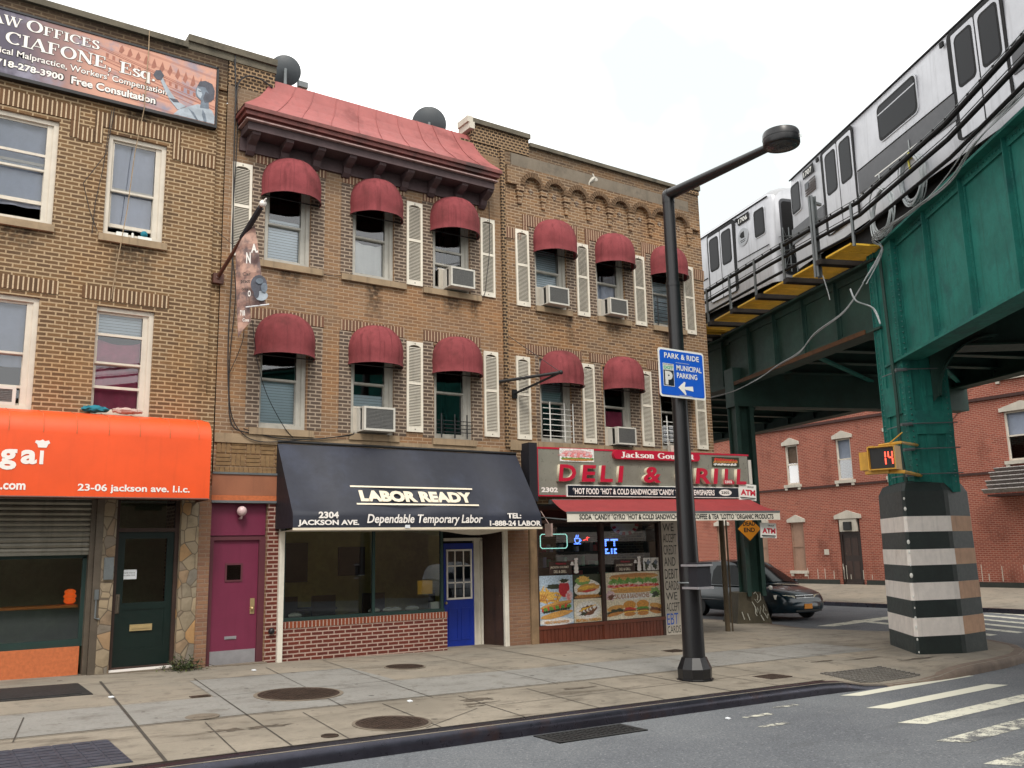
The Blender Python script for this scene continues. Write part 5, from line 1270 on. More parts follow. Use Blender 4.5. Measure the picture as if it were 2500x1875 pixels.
def food(parent, blobs, place, base, seed, name='printed_picture'):
    """a printed photograph of food: layered flat shapes on the sheet"""
    rs = random.Random(seed); mb = MB(); ms = []; e = 0
    for (m, cx, cz, rx, rz, jag, rot) in blobs:
        if m not in ms: ms.append(m)
        n = 26; pl = []
        for k in range(n):
            a = 2*math.pi*k/n; r = 1+rs.uniform(-jag, jag); x = rx*r*math.cos(a); z_ = rz*r*math.sin(a); cr_, sr = math.cos(rot), math.sin(rot)
            pl.append(place(cx+x*cr_-z_*sr, cz+x*sr+z_*cr_, base+.00012*e))
        mb.add(pl, [tuple(range(n))], ms.index(m)); e += 1
    return mb.build(name, [g[m] for m in ms], parent, rec=False)
for k, c_ in dict(bun=(214,160,84), crust=(196,132,66), ham=(232,140,140), tomato=(206,60,50), lettuce=(96,150,58), cheese=(240,190,70), meat=(120,74,50), fries=(238,190,96), plate=(236,232,222), cola=(190,40,50), sky=(186,206,224), cream=(232,222,196), wood=(170,120,78), olive=(54,60,40), pink=(236,176,176), gold=(214,150,60), green2=(130,170,90), onion=(226,196,200), white=(238,236,232)).items():
    M('print_'+k, S(*c_, .8), .55, var=.38, vs=30)
fd = lambda a, b, d: dp(a, b, d)
mb = MB(); dbox(mb, .55, 1.41, .004, .02, 3.61, 3.89); mb.build('picture_panel', g['print_white'], ds)
food(ds, [('print_pink',.98,3.80,.36,.06,.15,0),('print_ham',.98,3.76,.40,.05,.3,0)]+[('print_ham' if k % 2 else 'print_onion',.64+k*.075,3.735+.018*(k % 3),.05,.035,.3,.3) for k in range(10)]+[('print_lettuce',.62+k*.09,3.675,.055,.022,.4,0) for k in range(9)]+[('print_crust',.98,3.65,.38,.022,.15,0)], fd, .0205, 1)
mb = MB(); dbox(mb, 4.68, 5.49, .004, .02, 3.59, 3.82); mb.build('picture_panel', g['print_olive'], ds)
food(ds, [('print_tomato',4.78+k*.075,3.765-.004*k,.045,.03,.3,.4) for k in range(9)]+[('print_crust',4.76+k*.09,3.705,.05,.025,.3,.4) for k in range(8)]+[('print_white',4.76+k*.10,3.645,.05,.025,.35,.2) for k in range(7)], fd, .0205, 2)
mb = MB(); dbox(mb, .68, 5.40, .004, .05, 2.855, 3.11); mb.build('text_panel', g['sign_white'], ds)
mb = MB(); dbox(mb, .70, 5.38, .05, .054, 2.875, 3.09); mb.build('text_face', g['deli_black'], ds)
txt('*HOT FOOD *HOT & COLD SANDWICHES*CANDY *SODA *NEWSPAPERS', dp(.82,2.91,.057), U_, Z, 3.84, .135, g['letter_white'], ds, bold=.03)
mb = MB(); mb.prism([(4.98+.19*math.cos(a), 2.98+.075*math.sin(a)) for a in [2*math.pi*i/24 for i in range(24)]], fd, .054, .057); mb.build('oval', g['sign_white'], ds)
txt('2302', dp(4.86,2.95,.0585), U_, Z, .24, .06, g['letter_black'], ds, bold=.03)
mb = MB(); dbox(mb, 4.90, 5.18, .11, .114, 3.175, 3.28); mb.build('number_plate', g['deli_red'], ds)
txt('2302', dp(4.93,3.195,.116), U_, Z, .22, .065, g['letter_white'], ds, bold=.03)
txt('2302', dp(.08,2.945,.009), U_, Z, .40, .105, g['letter_white'], ds, bold=.04)
mb = MB().tube([dp(5.88,3.20,-.1),dp(5.88,3.78,-.1)], .07, 12); mb.build('end_light', g['ac_white'], ds, smooth=True)
mb = MB(); mb.obox(dp(3.62,3.97,-.08), U_*.09, N_*.06, Z*.09).tube([dp(3.55,4.05,-.08),dp(3.52,4.16,-.05)], .012, 5); tag(mb.build('junction_box', g['vinyl']), 'small cream junction box standing on top of the deli sign', 'junction box')
def atm(name, lab, u, z, w_, h_, n, tilt):
    r_ = thing(name, lab, 'sign', tuple(dp(u, z, n)), 'white ATM signs'); c_, s_ = math.cos(tilt), math.sin(tilt); ua = U_*c_+Z*s_; va = Z*c_-U_*s_; O = dp(u, z, n)
    mb = MB().obox(O+ua*w_/2+va*h_/2-N_*.012, ua*w_/2, va*h_/2, N_*.012); mb.build('panel', g['sign_white'], r_)
    txt('ATM', O+ua*.04+va*h_*.30+N_*.003, ua, va, w_-.07, h_*.36, g['letter_red'], r_, bold=.05)
    mb = MB().obox(O+ua*w_*.5+va*h_*.15+N_*.002, ua*w_*.45, va*.012, N_*.001).obox(O+ua*w_*.5+va*h_*.06+N_*.002, ua*w_*.40, va*.008, N_*.001)
    mb.build('rule', g['letter_black'], r_)
    txt('GROUP', O+ua*w_*.45+va*h_*.78+N_*.003, ua, va, w_*.4, h_*.11, g['letter_black'], r_, bold=.02)
atm('atm_sign', 'white ATM sign with red letters fixed to the right end of the deli sign', 5.38, 2.82, .52, .38, .07, -.06)

# striped-out red deli awning below the sign
da = thing('shop_awning', 'flat red deli awning with a white lettered valance listing soda and coffee', 'awning', (14, -1.4, 2.3))
A0 = [dp(.30,2.80,.02), dp(5.72,2.84,.02)]; A1 = [dp(.04,2.47,1.10), dp(5.62,2.49,1.10)]
mb = MB(); n = 24
for i in range(n+1):
    u = i/n
    for j in range(7):
        v = j/6; q = (A0[0]*(1-u)+A0[1]*u)*(1-v)+(A1[0]*(1-u)+A1[1]*u)*v; mb.v.append(q-Z*.03*math.sin(v*math.pi)*(1+.3*math.sin(u*9)))
for i in range(n):
    for j in range(6): mb.f.append([i*7+j, (i+1)*7+j, (i+1)*7+j+1, i*7+j+1]); mb.m.append(0)
mb.build('canopy', g['deli_awning'], da, smooth=True, rec=False)
mb = MB().obox(dp(2.83,2.385,1.105), (A1[1]-A1[0])/2, Z*.088, N_*.004); mb.build('valance', g['valance_white'], da)
mb = MB().beam(A1[0], A1[1], .04, .04).tube([dp(-.05,2.42,.1), dp(.06,2.33,1.08)], .015, 6).tube([dp(5.60,2.45,.0), dp(5.60,2.42,1.08)], .015, 6); dbox(mb, .30, 5.70, -.1, .06, 2.70, 2.80)
mb.build('awning_frame', g['galv'], da)
txt('SODA *CANDY *GYRO *HOT & COLD SANDWICHES *HOT COFFEE & TEA *LOTTO *ORGANIC PRODUCTS', dp(.32,2.325,1.112), U_, Z, 5.1, .118, g['letter_black'], da, bold=.035)
atm('atm_sign', 'white ATM sign hanging below the right end of the deli awning valance', 5.16, 1.92, .46, .33, .95, -.05)
mb = MB().obox(dp(.07,2.15,.30), U_*.02, N_*.13, Z*.13, 0).tube([dp(.07,2.28,.30), dp(.0,2.55,.1)], .008, 5); tag(mb.build('hanging_sign', g['cloth_pale']), 'small pale sign hanging at the left end of the deli awning', 'sign')

# posters, lettering and lit shapes in the deli window
fp = lambda a, b, d: (a, d, b)
def poster(lab, x0, x1, z0, z1, bgm, blobs, seed, texts=()):
    r_ = thing('food_poster', lab, 'poster', ((x0+x1)/2, .03, z0), 'food posters in the deli window')
    MB().box(x0, x1, .036, .046, z0, z1).build('sheet', g[bgm], r_)
    food(r_, blobs, lambda a, b, d: (x0+(x1-x0)*a, .0355-d, z0+(z1-z0)*b), 0, seed)
    for (s, u, v, w_, h_, m, bo) in texts: txt(s, (x0+(x1-x0)*u, .028, z0+(z1-z0)*v), X, Z, (x1-x0)*w_, (z1-z0)*h_, g[m], r_, bold=bo)
rs = random.Random(12)
poster('tall food poster with fries, a red cup and a hero sandwich', 11.25, 12.17, .20, 1.21, 'print_sky',
  [('print_white',.5,.06,.5,.08,.02,0),('print_olive',.45,.77,.22,.05,.2,0)]+[('print_fries',rs.uniform(.05,.6),rs.uniform(.48,.68),.13,.028,.15,rs.uniform(-1.2,1.2)) for k in range(26)]+[('print_crust',rs.uniform(.05,.55),rs.uniform(.46,.6),.12,.012,.1,rs.uniform(-1.2,1.2)) for k in range(10)]
  +[('print_cola',.74,.72,.16,.17,.03,0),('print_white',.74,.86,.17,.025,.03,0),('print_olive',.74,.885,.12,.04,.3,0),('print_onion',.88,.58,.09,.12,.25,0),('print_ham',.86,.56,.05,.08,.3,0)]
  +[('print_bun',.5,.40,.46,.055,.06,.12),('print_crust',.5,.375,.44,.03,.1,.12)]+[('print_lettuce' if k % 3 else 'print_tomato',.12+k*.055,.30+.012*k*.4+rs.uniform(-.02,.02),.045,.04,.35,0) for k in range(15)]+[('print_olive',.15+k*.07,.26+.006*k,.04,.025,.4,0) for k in range(11)]+[('print_bun',.5,.20,.46,.06,.08,.12)], 3,
  [('HERO SANDWICH',.15,.025,.7,.055,'print_gold',.04)])
poster('poster of a golden chicken cutlet above the meatball dish', 12.19, 12.95, .70, 1.21, 'print_olive',
  [('print_plate',.5,.42,.5,.36,.04,0),('print_green2',.35,.72,.26,.2,.2,0),('print_fries',.36,.80,.2,.14,.3,0),('print_bun',.52,.42,.42,.17,.12,.15),('print_crust',.52,.36,.36,.09,.25,.15),('print_cheese',.5,.45,.3,.06,.4,.15),('print_tomato',.55,.3,.3,.04,.4,.1),('print_wood',.5,.06,.5,.08,.05,0)], 4, [('CHICKEN PARMESAN',.1,.04,.8,.12,'print_gold',.04)])
poster('poster of a cheesy meatball dish on a white plate', 12.19, 12.95, .20, .69, 'print_cream',
  [('print_plate',.5,.5,.48,.40,.02,0),('print_white',.5,.5,.40,.32,.02,0),('print_meat',.5,.5,.33,.2,.15,.35),('print_cheese',.5,.56,.3,.1,.35,.35)]+[('print_meat' if k % 2 else 'print_white',.25+k*.06,.40+.028*k,.06,.07,.35,0) for k in range(9)]+[('print_olive',.34,.36,.14,.06,.4,.3)], 5, [('MEATBALL PARMESAN',.05,.03,.9,.13,'print_gold',.04)])
poster('wide salads and sandwiches poster with burgers and a long hero', 13.07, 14.72, .20, 1.22, 'print_cream',
  [('print_bun',.52,.89,.44,.075,.06,.03),('print_crust',.52,.93,.40,.04,.1,.03)]+[('print_lettuce' if k % 3 else 'print_green2',.10+k*.041,.80+rs.uniform(-.03,.03),.035,.055,.4,0) for k in range(21)]+[('print_tomato' if k % 2 else 'print_ham',.08+k*.045,.70+rs.uniform(-.02,.02),.045,.03,.3,0) for k in range(20)]+[('print_cheese',.5,.655,.42,.02,.2,0),('print_bun',.5,.60,.44,.05,.08,0)]
  +[('print_onion',.08,.50,.10,.10,.3,0),('print_meat',.1,.48,.07,.06,.4,0),('print_green2',.90,.52,.10,.10,.3,0),('print_olive',.9,.5,.07,.06,.4,0),('print_white',.5,.475,.36,.07,.05,0)]
  +[q for cx, m in ((.42,'print_tomato'),(.66,'print_lettuce')) for q in (('print_gold',cx,.29,.115,.095,.03,0),(m,cx,.20,.12,.04,.25,0),('print_meat',cx,.165,.115,.03,.1,0),('print_cheese',cx,.145,.12,.018,.3,0),('print_crust',cx,.10,.105,.045,.05,0))]
  +[('print_bun',.17,.24,.16,.06,.06,.2),('print_olive',.17,.17,.17,.05,.35,.2),('print_crust',.16,.12,.15,.035,.1,.2),('print_bun',.90,.24,.12,.06,.06,-.3),('print_meat',.90,.16,.12,.05,.35,-.3),('print_crust',.89,.11,.11,.035,.1,-.3)], 6,
  [('SALADS & SANDWICHES',.17,.435,.62,.10,'print_wood',.03)])
for (x, lab) in ((11.60,'left window decal with a little chef figure above the fries poster'),(13.43,'right window decal with a little chef figure above the burgers poster')):
    r_ = thing('window_decal', lab, 'decal', (x+.3, .03, 1.24), 'deli welcome decals')
    MB().box(x-.05, x+.56, .038, .044, 1.235, 1.50).build('sheet', g['wood_door'], r_)
    txt('Welcome to', (x+.12,.030,1.435), X, Z, .28, .04, g['letter_red'], r_, bold=.02)
    serif('JACkSON', (x,.030,1.355), X, Z, .055, .26, g['letter_cream'], r_) if False else txt('JACKSON GOURMET', (x-.02,.030,1.345), X, Z, .5, .058, g['letter_cream'], r_, bold=.01)
    txt('DELI & GRILL', (x+.07,.030,1.26), X, Z, .34, .058, g['letter_cream'], r_, bold=.01)
    cx = x+.68; mb = MB()
    for (a, b_, rx, rz) in ((cx,1.27,.07,.035),(cx,1.34,.062,.07),(cx,1.42,.05,.04),(cx,1.485,.045,.035),(cx-.02,1.535,.035,.025),(cx+.025,1.54,.035,.025),(cx-.11,1.43,.055,.02),(cx-.11,1.46,.035,.03)):
        mb.add([(a+rx*math.cos(2*math.pi*k/14), .034-.0003*len(mb.f), b_+rz*math.sin(2*math.pi*k/14)) for k in range(14)], [tuple(range(14))])
    mb.build('chef_figure', g['letter_white'], r_, rec=False)
r_ = thing('menu_photos', 'two small grey photographs stuck high in the right deli window', 'photo', (14.5,.03,1.24))
for x in (14.24, 14.49): MB().box(x, x+.23, .036, .044, 1.24, 1.52).build('sheet', g['print_white'], r_); food(r_, [('print_olive',x+.1,1.36,.07,.1,.4,0),('statue_grey',x+.14,1.42,.06,.06,.4,.5)], lambda a, b, d: (a, .0355-d, b), 0, int(x*10))
mb = MB(); q = []
for i in range(13): a = math.pi*i/12; q.append((13.80-.42*math.cos(a), 2.30-.26*math.sin(a)))
for i in range(12):
    mb.add([(13.80,.12,2.30),(q[i][0],.12+.02*(i % 2),q[i][1]),(q[i+1][0],.12+.02*((i+1) % 2),q[i+1][1])], [(0,1,2)], 0)
    a_, b_ = q[i], q[i+1]; c_ = (13.8+(a_[0]-13.8)*.72, 2.3+(a_[1]-2.3)*.72); d_ = (13.8+(b_[0]-13.8)*.72, 2.3+(b_[1]-2.3)*.72); mb.add([(c_[0],.11,c_[1]),(a_[0],.11,a_[1]),(b_[0],.11,b_[1]),(d_[0],.11,d_[1])], [(0,1,2,3)], 1 if i % 2 else 2)
tag(mb.build('bunting', [g['curtain_white'], g['letter_red'], g['sign_white']], rec=False), 'half-round pleated bunting at the top of the right deli window', 'bunting')
def led(name, lab, pts, m, r_=.012, y=.16, closed=False): mb = MB(); [mb.tube([(a, y, b) for a, b in s], r_, 6, closed=closed, caps=not closed) for s in pts]; return tag(mb.build(name, m), lab, 'lit sign', 'lit signs in the deli window')
rr = [(11.47,1.78),(12.11,1.78),(12.15,1.82),(12.15,2.04),(12.11,2.08),(11.47,2.08),(11.43,2.04),(11.43,1.82)]
led('led_sign', 'lit rectangular border sign at the left of the deli window', [rr], g['led_white'], .009, closed=True)
led('neon_cup', 'small blue neon coffee cup in the deli window', [[(12.36,1.98),(12.38,1.90),(12.43,1.875),(12.49,1.90),(12.51,1.98),(12.36,1.98)],[(12.51,1.96),(12.55,1.94),(12.50,1.91)],[(12.40,2.0),(12.42,2.06)],[(12.45,2.0),(12.47,2.06)],[(12.34,1.865),(12.53,1.865)]], g['led_blue'], .009)
led('neon_lettering', 'tiny red neon word beside the blue cup', [[(12.60,1.94),(12.66,1.95),(12.70,1.97)],[(12.72,1.93),(12.72,2.02)],[(12.69,1.99),(12.78,2.0)]], g['led_red'], .008)
mb = MB(); bits = ['111011111','100000100','100000100','100000100','000000000','110010110','100010100','111010110']
for j, rw in enumerate(bits):
    for i, ch_ in enumerate(rw):
        if ch_ == '1': x = 13.22+i*.043; zz = 1.96-j*.042; mb.box(x, x+.036, .15, .16, zz-.034, zz)
tag(mb.build('led_matrix', g['led_blue']), 'blue dot matrix sign in the right deli window', 'lit sign', 'lit signs in the deli window')

# ------------------------------------------------------------------ banner on a slanting pole
pa, pb = Vector((4.36,-.02,6.62)), at(642, 497, -1.55)
fl = thing('flagpole', 'slanting brown pole with a white finial fixed between the tan and middle houses', 'pole', tuple(pa))
mb = MB().tube([pa, pb], [.035, .028], 10); mb.sph(pa, .06, 10, 6); mb.box(4.28,4.46,-.06,.14,6.52,6.70); mb.build('pole', g['brown_paint'], fl, smooth=True)
MB().sph(pb, .06, 12, 8).tube([pb, pb+(pb-pa).normalized()*.12], [.035,.01], 8).build('finial', g['letter_white'], fl, smooth=True)
MB().tube([pa+(pb-pa)*.55, pa+(pb-pa)*.95], .05, 8).build('wrapped_cloth', g['awning_black_end'], fl, smooth=True)
MB().tube([(4.30,0,7.5),(4.7,-.25,7.1),tuple(pa+(pb-pa)*.40)], .006, 5).build('guy_wire', g['cable_dark'], fl)
bn = thing('banner', 'faded printed banner twisting below the slanting pole', 'banner', tuple(pa))
def ban(ptsT, ptsB, n=10, m=14):   # two edges given as measured image points with a depth
    T = [at(*q) for q in ptsT]; B = [at(*q) for q in ptsB]; vs = []
    def lerp(L, u): k = u*(len(L)-1); i = min(int(k), len(L)-2); return L[i]+(L[i+1]-L[i])*(k-i)
    mb = MB()
    for j in range(m+1):
        for i in range(n+1):
            q = lerp(T, i/n)*(1-j/m)+lerp(B, i/n)*(j/m); mb.v.append(q+Vector((0, .035*math.sin(i*1.3+j*.35), 0))*(j/m))
    for j in range(m):
        for i in range(n): k = j*(n+1)+i; mb.f.append([k, k+1, k+n+2, k+n+1]); mb.m.append(0)
    return mb
bp = bpy.data.materials.new('banner_print'); t, b = nodes(bp); p = posn(t)
c = mixc(t, smooth(t, noise(t, p, 3.0, 4.0), .4, .6), S(216,176,158,.76), S(120,104,104,.7)); sx = N(t, 'ShaderNodeSeparateXYZ'); t.links.new(p, sx.inputs[0])
wv = mth(t, 'FRACT', mth(t, 'MULTIPLY', mth(t, 'ADD', sx.outputs[2], mth(t, 'MULTIPLY', noise(t, p, 4, 2.0), .2)), 4.0)); c = mixc(t, mth(t, 'MULTIPLY', mth(t, 'LESS_THAN', wv, .35), .35), c, S(110,66,60,.7))
t.links.new(c, b.inputs['Base Color']); b.inputs['Roughness'].default_value = .75
ban([(575,614,-.75),(590,582,-.95),(600,570,-1.0)], [(579.5,826,-.75),(595,804,-.9),(611,785,-1.0)], 5).build('cloth_fold', bp, bn, smooth=True, rec=False)
ban([(590,582,-.95),(608,560,-1.08),(622,550,-1.17)], [(601,752,-1.0),(625,747,-1.1),(650,744,-1.22)], 8).build('cloth', bp, bn, smooth=True, rec=False)
mb = MB(); ms = ['statue_dark','statue_grey','statue_pale']
for (x, y, rx, ry, m, k) in ((632,695,20,24,0,-1.165),(638,722,16,12,2,-1.17),(626,715,7,13,0,-1.175),(634,686,9,7,1,-1.18),(645,702,8,12,1,-1.185)):
    mb.add([at(x+rx*math.cos(2*math.pi*i/16), y+ry*math.sin(2*math.pi*i/16), k-.03) for i in range(16)], [tuple(range(16))], m)
mb.build('printed_statue', [g[m] for m in ms], bn, rec=False)
def bl(s, x, y, w_, h_, d, m, bo): O = at(x, y, d); a = at(x+w_, y, d)-O; v = at(x, y-h_, d)-O; txt(s, O, a, v, a.length, v.length, g[m], bn, bold=bo)
for dx, m, bo in ((.0,'letter_black',.09),(.012,'letter_white',.04)): bl('A.', 613, 617, 17, 22, -1.25-dx, m, bo); bl('N', 601, 643, 11, 27, -1.23-dx, m, bo); bl('O', 605, 724, 7, 15, -1.22-dx, m, bo)
bl('Car', 592, 673, 20, 8, -1.2, 'letter_black', .02); bl('pract', 588, 693, 22, 10, -1.2, 'letter_black', .02); bl('omy', 590, 712, 16, 8, -1.2, 'letter_black', .02)
bl('718', 586, 771, 12, 14, -1.02, 'letter_white', .04); bl('Cons', 592, 785, 16, 8, -1.02, 'letter_white', .03)
MB().tube([at(600,750,-1.05), at(657,743,-1.22)], .012, 6).build('hem_rod', g['paper_white'], bn)

# ------------------------------------------------------------------ satellite dishes on the roofs
def dish(lab, c_, r_, az, el):
    o = thing('satellite_dish', lab, 'satellite dish', c_, 'grey satellite dishes on the roofs', local=True)
    mb = MB(); prof = [(r_*k/8, -.22*r_*(1-(k/8)**2)) for k in range(9)]; prof[0] = (.001, -.22*r_); mb.lathe(prof, (0,0,0), 32, ax='z'); 
    m2 = MB().lathe([(r_, 0),(r_*1.02, .01),(r_, .02)], (0,0,0), 32)
    ro = Matrix.Rotation(az, 4, 'Z') @ Matrix.Rotation(el, 4, 'X')
    for q in (mb, m2): q.v = [ro @ v for v in q.v]
    mb.f = [f_ for f_ in mb.f if len(f_) == 4]; mb.m = [0]*len(mb.f)
    mb.build('reflector', g['dish_grey'], o, smooth=True, rec=False); m2.build('rim', g['dish_grey'], o)
    back = ro @ Vector((0,0,-.22*r_)); MB().tube([back, back*1.8, (back.x*1.9, back.y*1.9, -.95)], .03, 8).box(-.18+back.x*1.9,.18+back.x*1.9,-.18+back.y*1.9,.18+back.y*1.9,-1.0,-.94).build('mast', g['galv'], o)
    MB().tube([ro @ Vector((0,-r_,0)), ro @ Vector((0,-.55*r_,.75*r_)), ro @ Vector((0,-.2*r_,.9*r_))], .016, 6).build('feed_arm', g['galv'], o)
dish('round grey satellite dish at the left end of the red roof, fully against the sky', (5.80,.85,11.50), .31, R(-17), R(-76))
dish('grey satellite dish half hidden behind the ridge of the red roof', (9.15,.85,11.22), .38, R(-28), R(-74))
mb = MB().tube([(6.0,.6,10.7),(6.05,.6,11.12)], .02, 6).box(5.98,6.18,.55,.65,11.08,11.2); tag(mb.build('aerial_box', g['galv']), 'tiny metal box on a stub mast on the red roof ridge', 'antenna')

# ------------------------------------------------------------------ wires on the house fronts
def wire(lab, pts, r_=.009, m='cable_dark'):
    P_ = [Vector(q) for q in pts]; out = []
    for i in range(len(P_)-1):
        for k in range(6):
            u = k/6; a, b_ = P_[max(i-1, 0)], P_[min(i+2, len(P_)-1)]; p1, p2 = P_[i], P_[i+1]
            out.append(.5*((2*p1)+(-a+p2)*u+(2*a-5*p1+4*p2-b_)*u*u+(-a+3*p1-3*p2+b_)*u**3))
    out.append(P_[-1]); mb = MB().tube(out, r_, 5); return tag(mb.build('cable', g[m]), lab, 'cable', 'cables on the brick fronts')
wire('thick dark cable falling from the coping along the left side of the middle house', [(4.52,-.03,11.0),(4.54,-.06,10.2),(4.56,-.05,8.9),(4.60,-.05,7.0),(4.58,-.05,5.6),(4.62,-.05,4.6),(4.70,-.06,4.0),(5.0,-.06,3.88)], .012)
wire('second dark cable twisting beside the thick one', [(4.50,-.03,10.9),(4.60,-.05,9.6),(4.58,-.05,7.4),(4.68,-.05,6.4),(4.62,-.05,5.2),(4.66,-.05,4.3),(4.85,-.06,3.9),(5.2,-.06,3.74),(5.9,-.06,3.80),(6.9,-.07,3.93)], .009)
wire('cable bowing past the banner down to the lower left window', [(4.9,-.05,6.9),(4.78,-.06,6.2),(4.85,-.05,5.6),(4.62,-.05,4.9)], .007)
wire('thin cable from the banner over the lower left window to the band', [(5.0,-.06,5.9),(5.1,-.07,5.2),(5.28,-.10,4.6),(5.6,-.09,4.05),(5.8,-.07,3.84)], .007)
wire('cable looping over the stone band above the labor awning', [(4.9,-.06,3.95),(5.5,-.06,3.82),(6.2,-.07,3.83),(6.9,-.08,3.95),(7.0,-.05,4.0)], .010)
wire('thin cable across the wall between the upper windows', [(6.1,-.02,7.06),(6.5,-.03,7.0),(6.95,-.02,7.12)], .006)
wire('wire hanging across the right shutter of the middle house', [(10.15,-.02,9.3),(10.12,-.06,8.2),(10.03,-.06,7.5),(9.98,-.05,7.15),(9.82,-.05,6.98)], .007)
wire('arched black conduit bent over the coping beside the red roof', [(4.55,-.05,9.9),(4.58,-.06,10.4),(4.75,-.06,10.62),(5.0,-.05,10.64),(5.25,-.02,10.55)], .016)
# iron pole bracket
tip = at(1369, 909, -1.0)
br_ = thing('pole_bracket', 'v-shaped iron pole bracket with a guy wire between the middle and corner houses', 'bracket', (10.4,-.02,5.0))
MB().tube([(10.33,-.01,5.28), tip], .034, 8).tube([(10.72,-.01,5.05), tip], .026, 8).sph(tip, .05, 8, 6).box(10.66,10.78,-.03,0,4.95,5.14).build('arms', g['black_iron'], br_, smooth=True)
MB().tube([(10.58,-.01,6.32), tip], .007, 5).build('guy_wire', g['cable_dark'], br_)

# ------------------------------------------------------------------ street lamp, parking sign and box
sl_ = thing('street_lamp', 'tall black street lamp with a drum head on a straight arm over the road', 'street lamp', (10.0,-5.6,zg(10,-5.6)))
z0 = zg(10,-5.6); c_ = (10.0,-5.6,0)
MB().lathe([(.27,z0-.02),(.275,z0+.02),(.25,z0+.03),(.255,z0+.17),(.185,z0+.33)], c_, 10).build('base', g['lamp_black'], sl_)
MB().lathe([(.165,z0+.31),(.155,1.2),(.125,3.5),(.108,5.90)], c_, 16).lathe([(.098,5.90),(.095,7.30)], c_, 16).lathe([(.115,5.86),(.115,5.93)], c_, 16).build('pole', g['lamp_black'], sl_, smooth=True)
d_ = Vector((0,-1,0)); el_ = Vector((10.0,-5.6,7.42))
MB().tube([(10.0,-5.6,7.28), el_, el_+d_*.05], .10, 14).tube([el_+d_*.0, el_+d_*2.05], [.095,.062], 14).sph(el_, .10, 12, 8).build('arm', g['lamp_black'], sl_, smooth=True)
h0 = Vector((10.0,-7.90,7.30)); MB().lathe([(.02,.27),(.20,.27),(.245,.255),(.258,.225),(.258,.07),(.25,.05),(.215,.045)], h0, 28).lathe([(.262,.15),(.262,.165)], h0, 28).build('lamp_head', g['lamp_black'], sl_, smooth=True)
MB().lathe([(.212,.044),(.19,.03),(.10,.02),(.002,.018)], h0, 24).build('lens', g['lens'], sl_, smooth=True)
txt('25', h0+Vector((.05,-.263,.10)), X, Z, .07, .05, g['sign_grey'], sl_, bold=.02)
MB().box(9.86,10.14,-5.90,-5.72,1.13,1.50).box(9.84,10.16,-5.92,-5.70,1.49,1.515).build('utility_box', g['awning_black_end'], None)
tag(bpy.data.objects['utility_box'], 'dark box strapped to the street lamp pole at hip height', 'utility box')
MB().tube([(10+.17*math.cos(a),-5.6+.17*math.sin(a),1.22) for a in [2*math.pi*i/16 for i in range(16)]], .012, 5, closed=True).build('strap', g['galv'], sl_)
for z_ in (1.46,1.13): MB().box(9.83,10.17,-5.925,-5.60,z_,z_+.032).build('box_band', g['steel_plate'], bpy.data.objects['utility_box'])
for (z_, a_) in ((1.78,-1.9),(.98,-2.0),(2.15,-1.2)):
    rr_ = .158-.012*(z_-.3); mb = MB(); q = [(10+rr_*math.cos(a_+k*.12), -5.6+rr_*math.sin(a_+k*.12)) for k in range(6)]
    for i in range(5): mb.quad((*q[i],z_),(*q[i+1],z_),(*q[i+1],z_+.11),(*q[i],z_+.11))
    mb.build('sticker', g['sign_grey'] if z_ < 1.5 else g['train_grey'], sl_, rec=False)
MB().box(10.14,10.16,-5.88,-5.75,1.2,1.44).build('box_sticker', g['sign_grey'], bpy.data.objects['utility_box'])
ps = thing('parking_sign', 'blue Park & Ride municipal parking sign with a white arrow on the lamp post', 'sign', (9.89,-5.8,4.0))
def rrect(x0, x1, z0, z1, r): return [(x+r*math.cos(a), z_+r*math.sin(a)) for x, z_, s in ((x1-r,z1-r,0),(x0+r,z1-r,1),(x0+r,z0+r,2),(x1-r,z0+r,3)) for a in [math.pi/2*(s+i/4) for i in range(5)]]
sy = -5.80; f = lambda a, b, d: (a, d, b)
MB().prism(rrect(9.40,10.385,4.005,4.765,.05), f, sy+.004, sy+.012).build('panel', g['sign_white'], ps)
MB().prism(rrect(9.43,10.355,4.035,4.735,.035), f, sy+.0, sy+.004).build('face', g['sign_blue'], ps)
MB().box(9.5,10.3,sy+.012,sy+.03,4.6,4.64).box(9.5,10.3,sy+.012,sy+.03,4.12,4.16).box(9.92,10.08,sy+.03,sy+.12,4.58,4.66).build('mount', g['galv'], ps)
ty = sy-.003
txt('PARK & RIDE', (9.52,ty,4.61), X, Z, .75, .085, g['sign_white'], ps, bold=.022, space=1.05)
txt('MUNICIPAL', (9.77,ty,4.435), X, Z, .545, .085, g['sign_white'], ps, bold=.02)
txt('PARKING', (9.77,ty,4.315), X, Z, .44, .085, g['sign_white'], ps, bold=.02)
MB().box(9.48,9.71,ty,sy-.0008,4.17,4.525).build('logo_panel', g['sign_grey'], ps); MB().box(9.49,9.70,ty-.0015,ty-.0004,4.18,4.42).build('logo_field', g['deli_black'], ps)
txt('P', (9.515,ty-.003,4.19), X, Z, .16, .215, g['sign_grey'], ps, bold=.06); txt('DOT', (9.495,ty-.003,4.435), X, Z, .20, .05, g['dot_green'], ps, bold=.05)
MB().prism([(9.785,4.165),(9.92,4.265),(9.945,4.255),(9.925,4.185),(10.10,4.205),(10.11,4.125),(9.92,4.145),(9.955,4.07),(9.935,4.055)], f, ty-.001, ty+.002).build('arrow', g['sign_white'], ps)
txt('NYC DOT', (9.49,ty-.003,4.498), X, Z, .2, .018, g['letter_black'], ps); MB().box(9.76,10.05,ty,sy-.0008,4.552,4.558).box(9.80,10.08,ty,sy-.0008,4.042,4.048).build('rule', g['led_white'] if False else g['sign_grey'], ps)
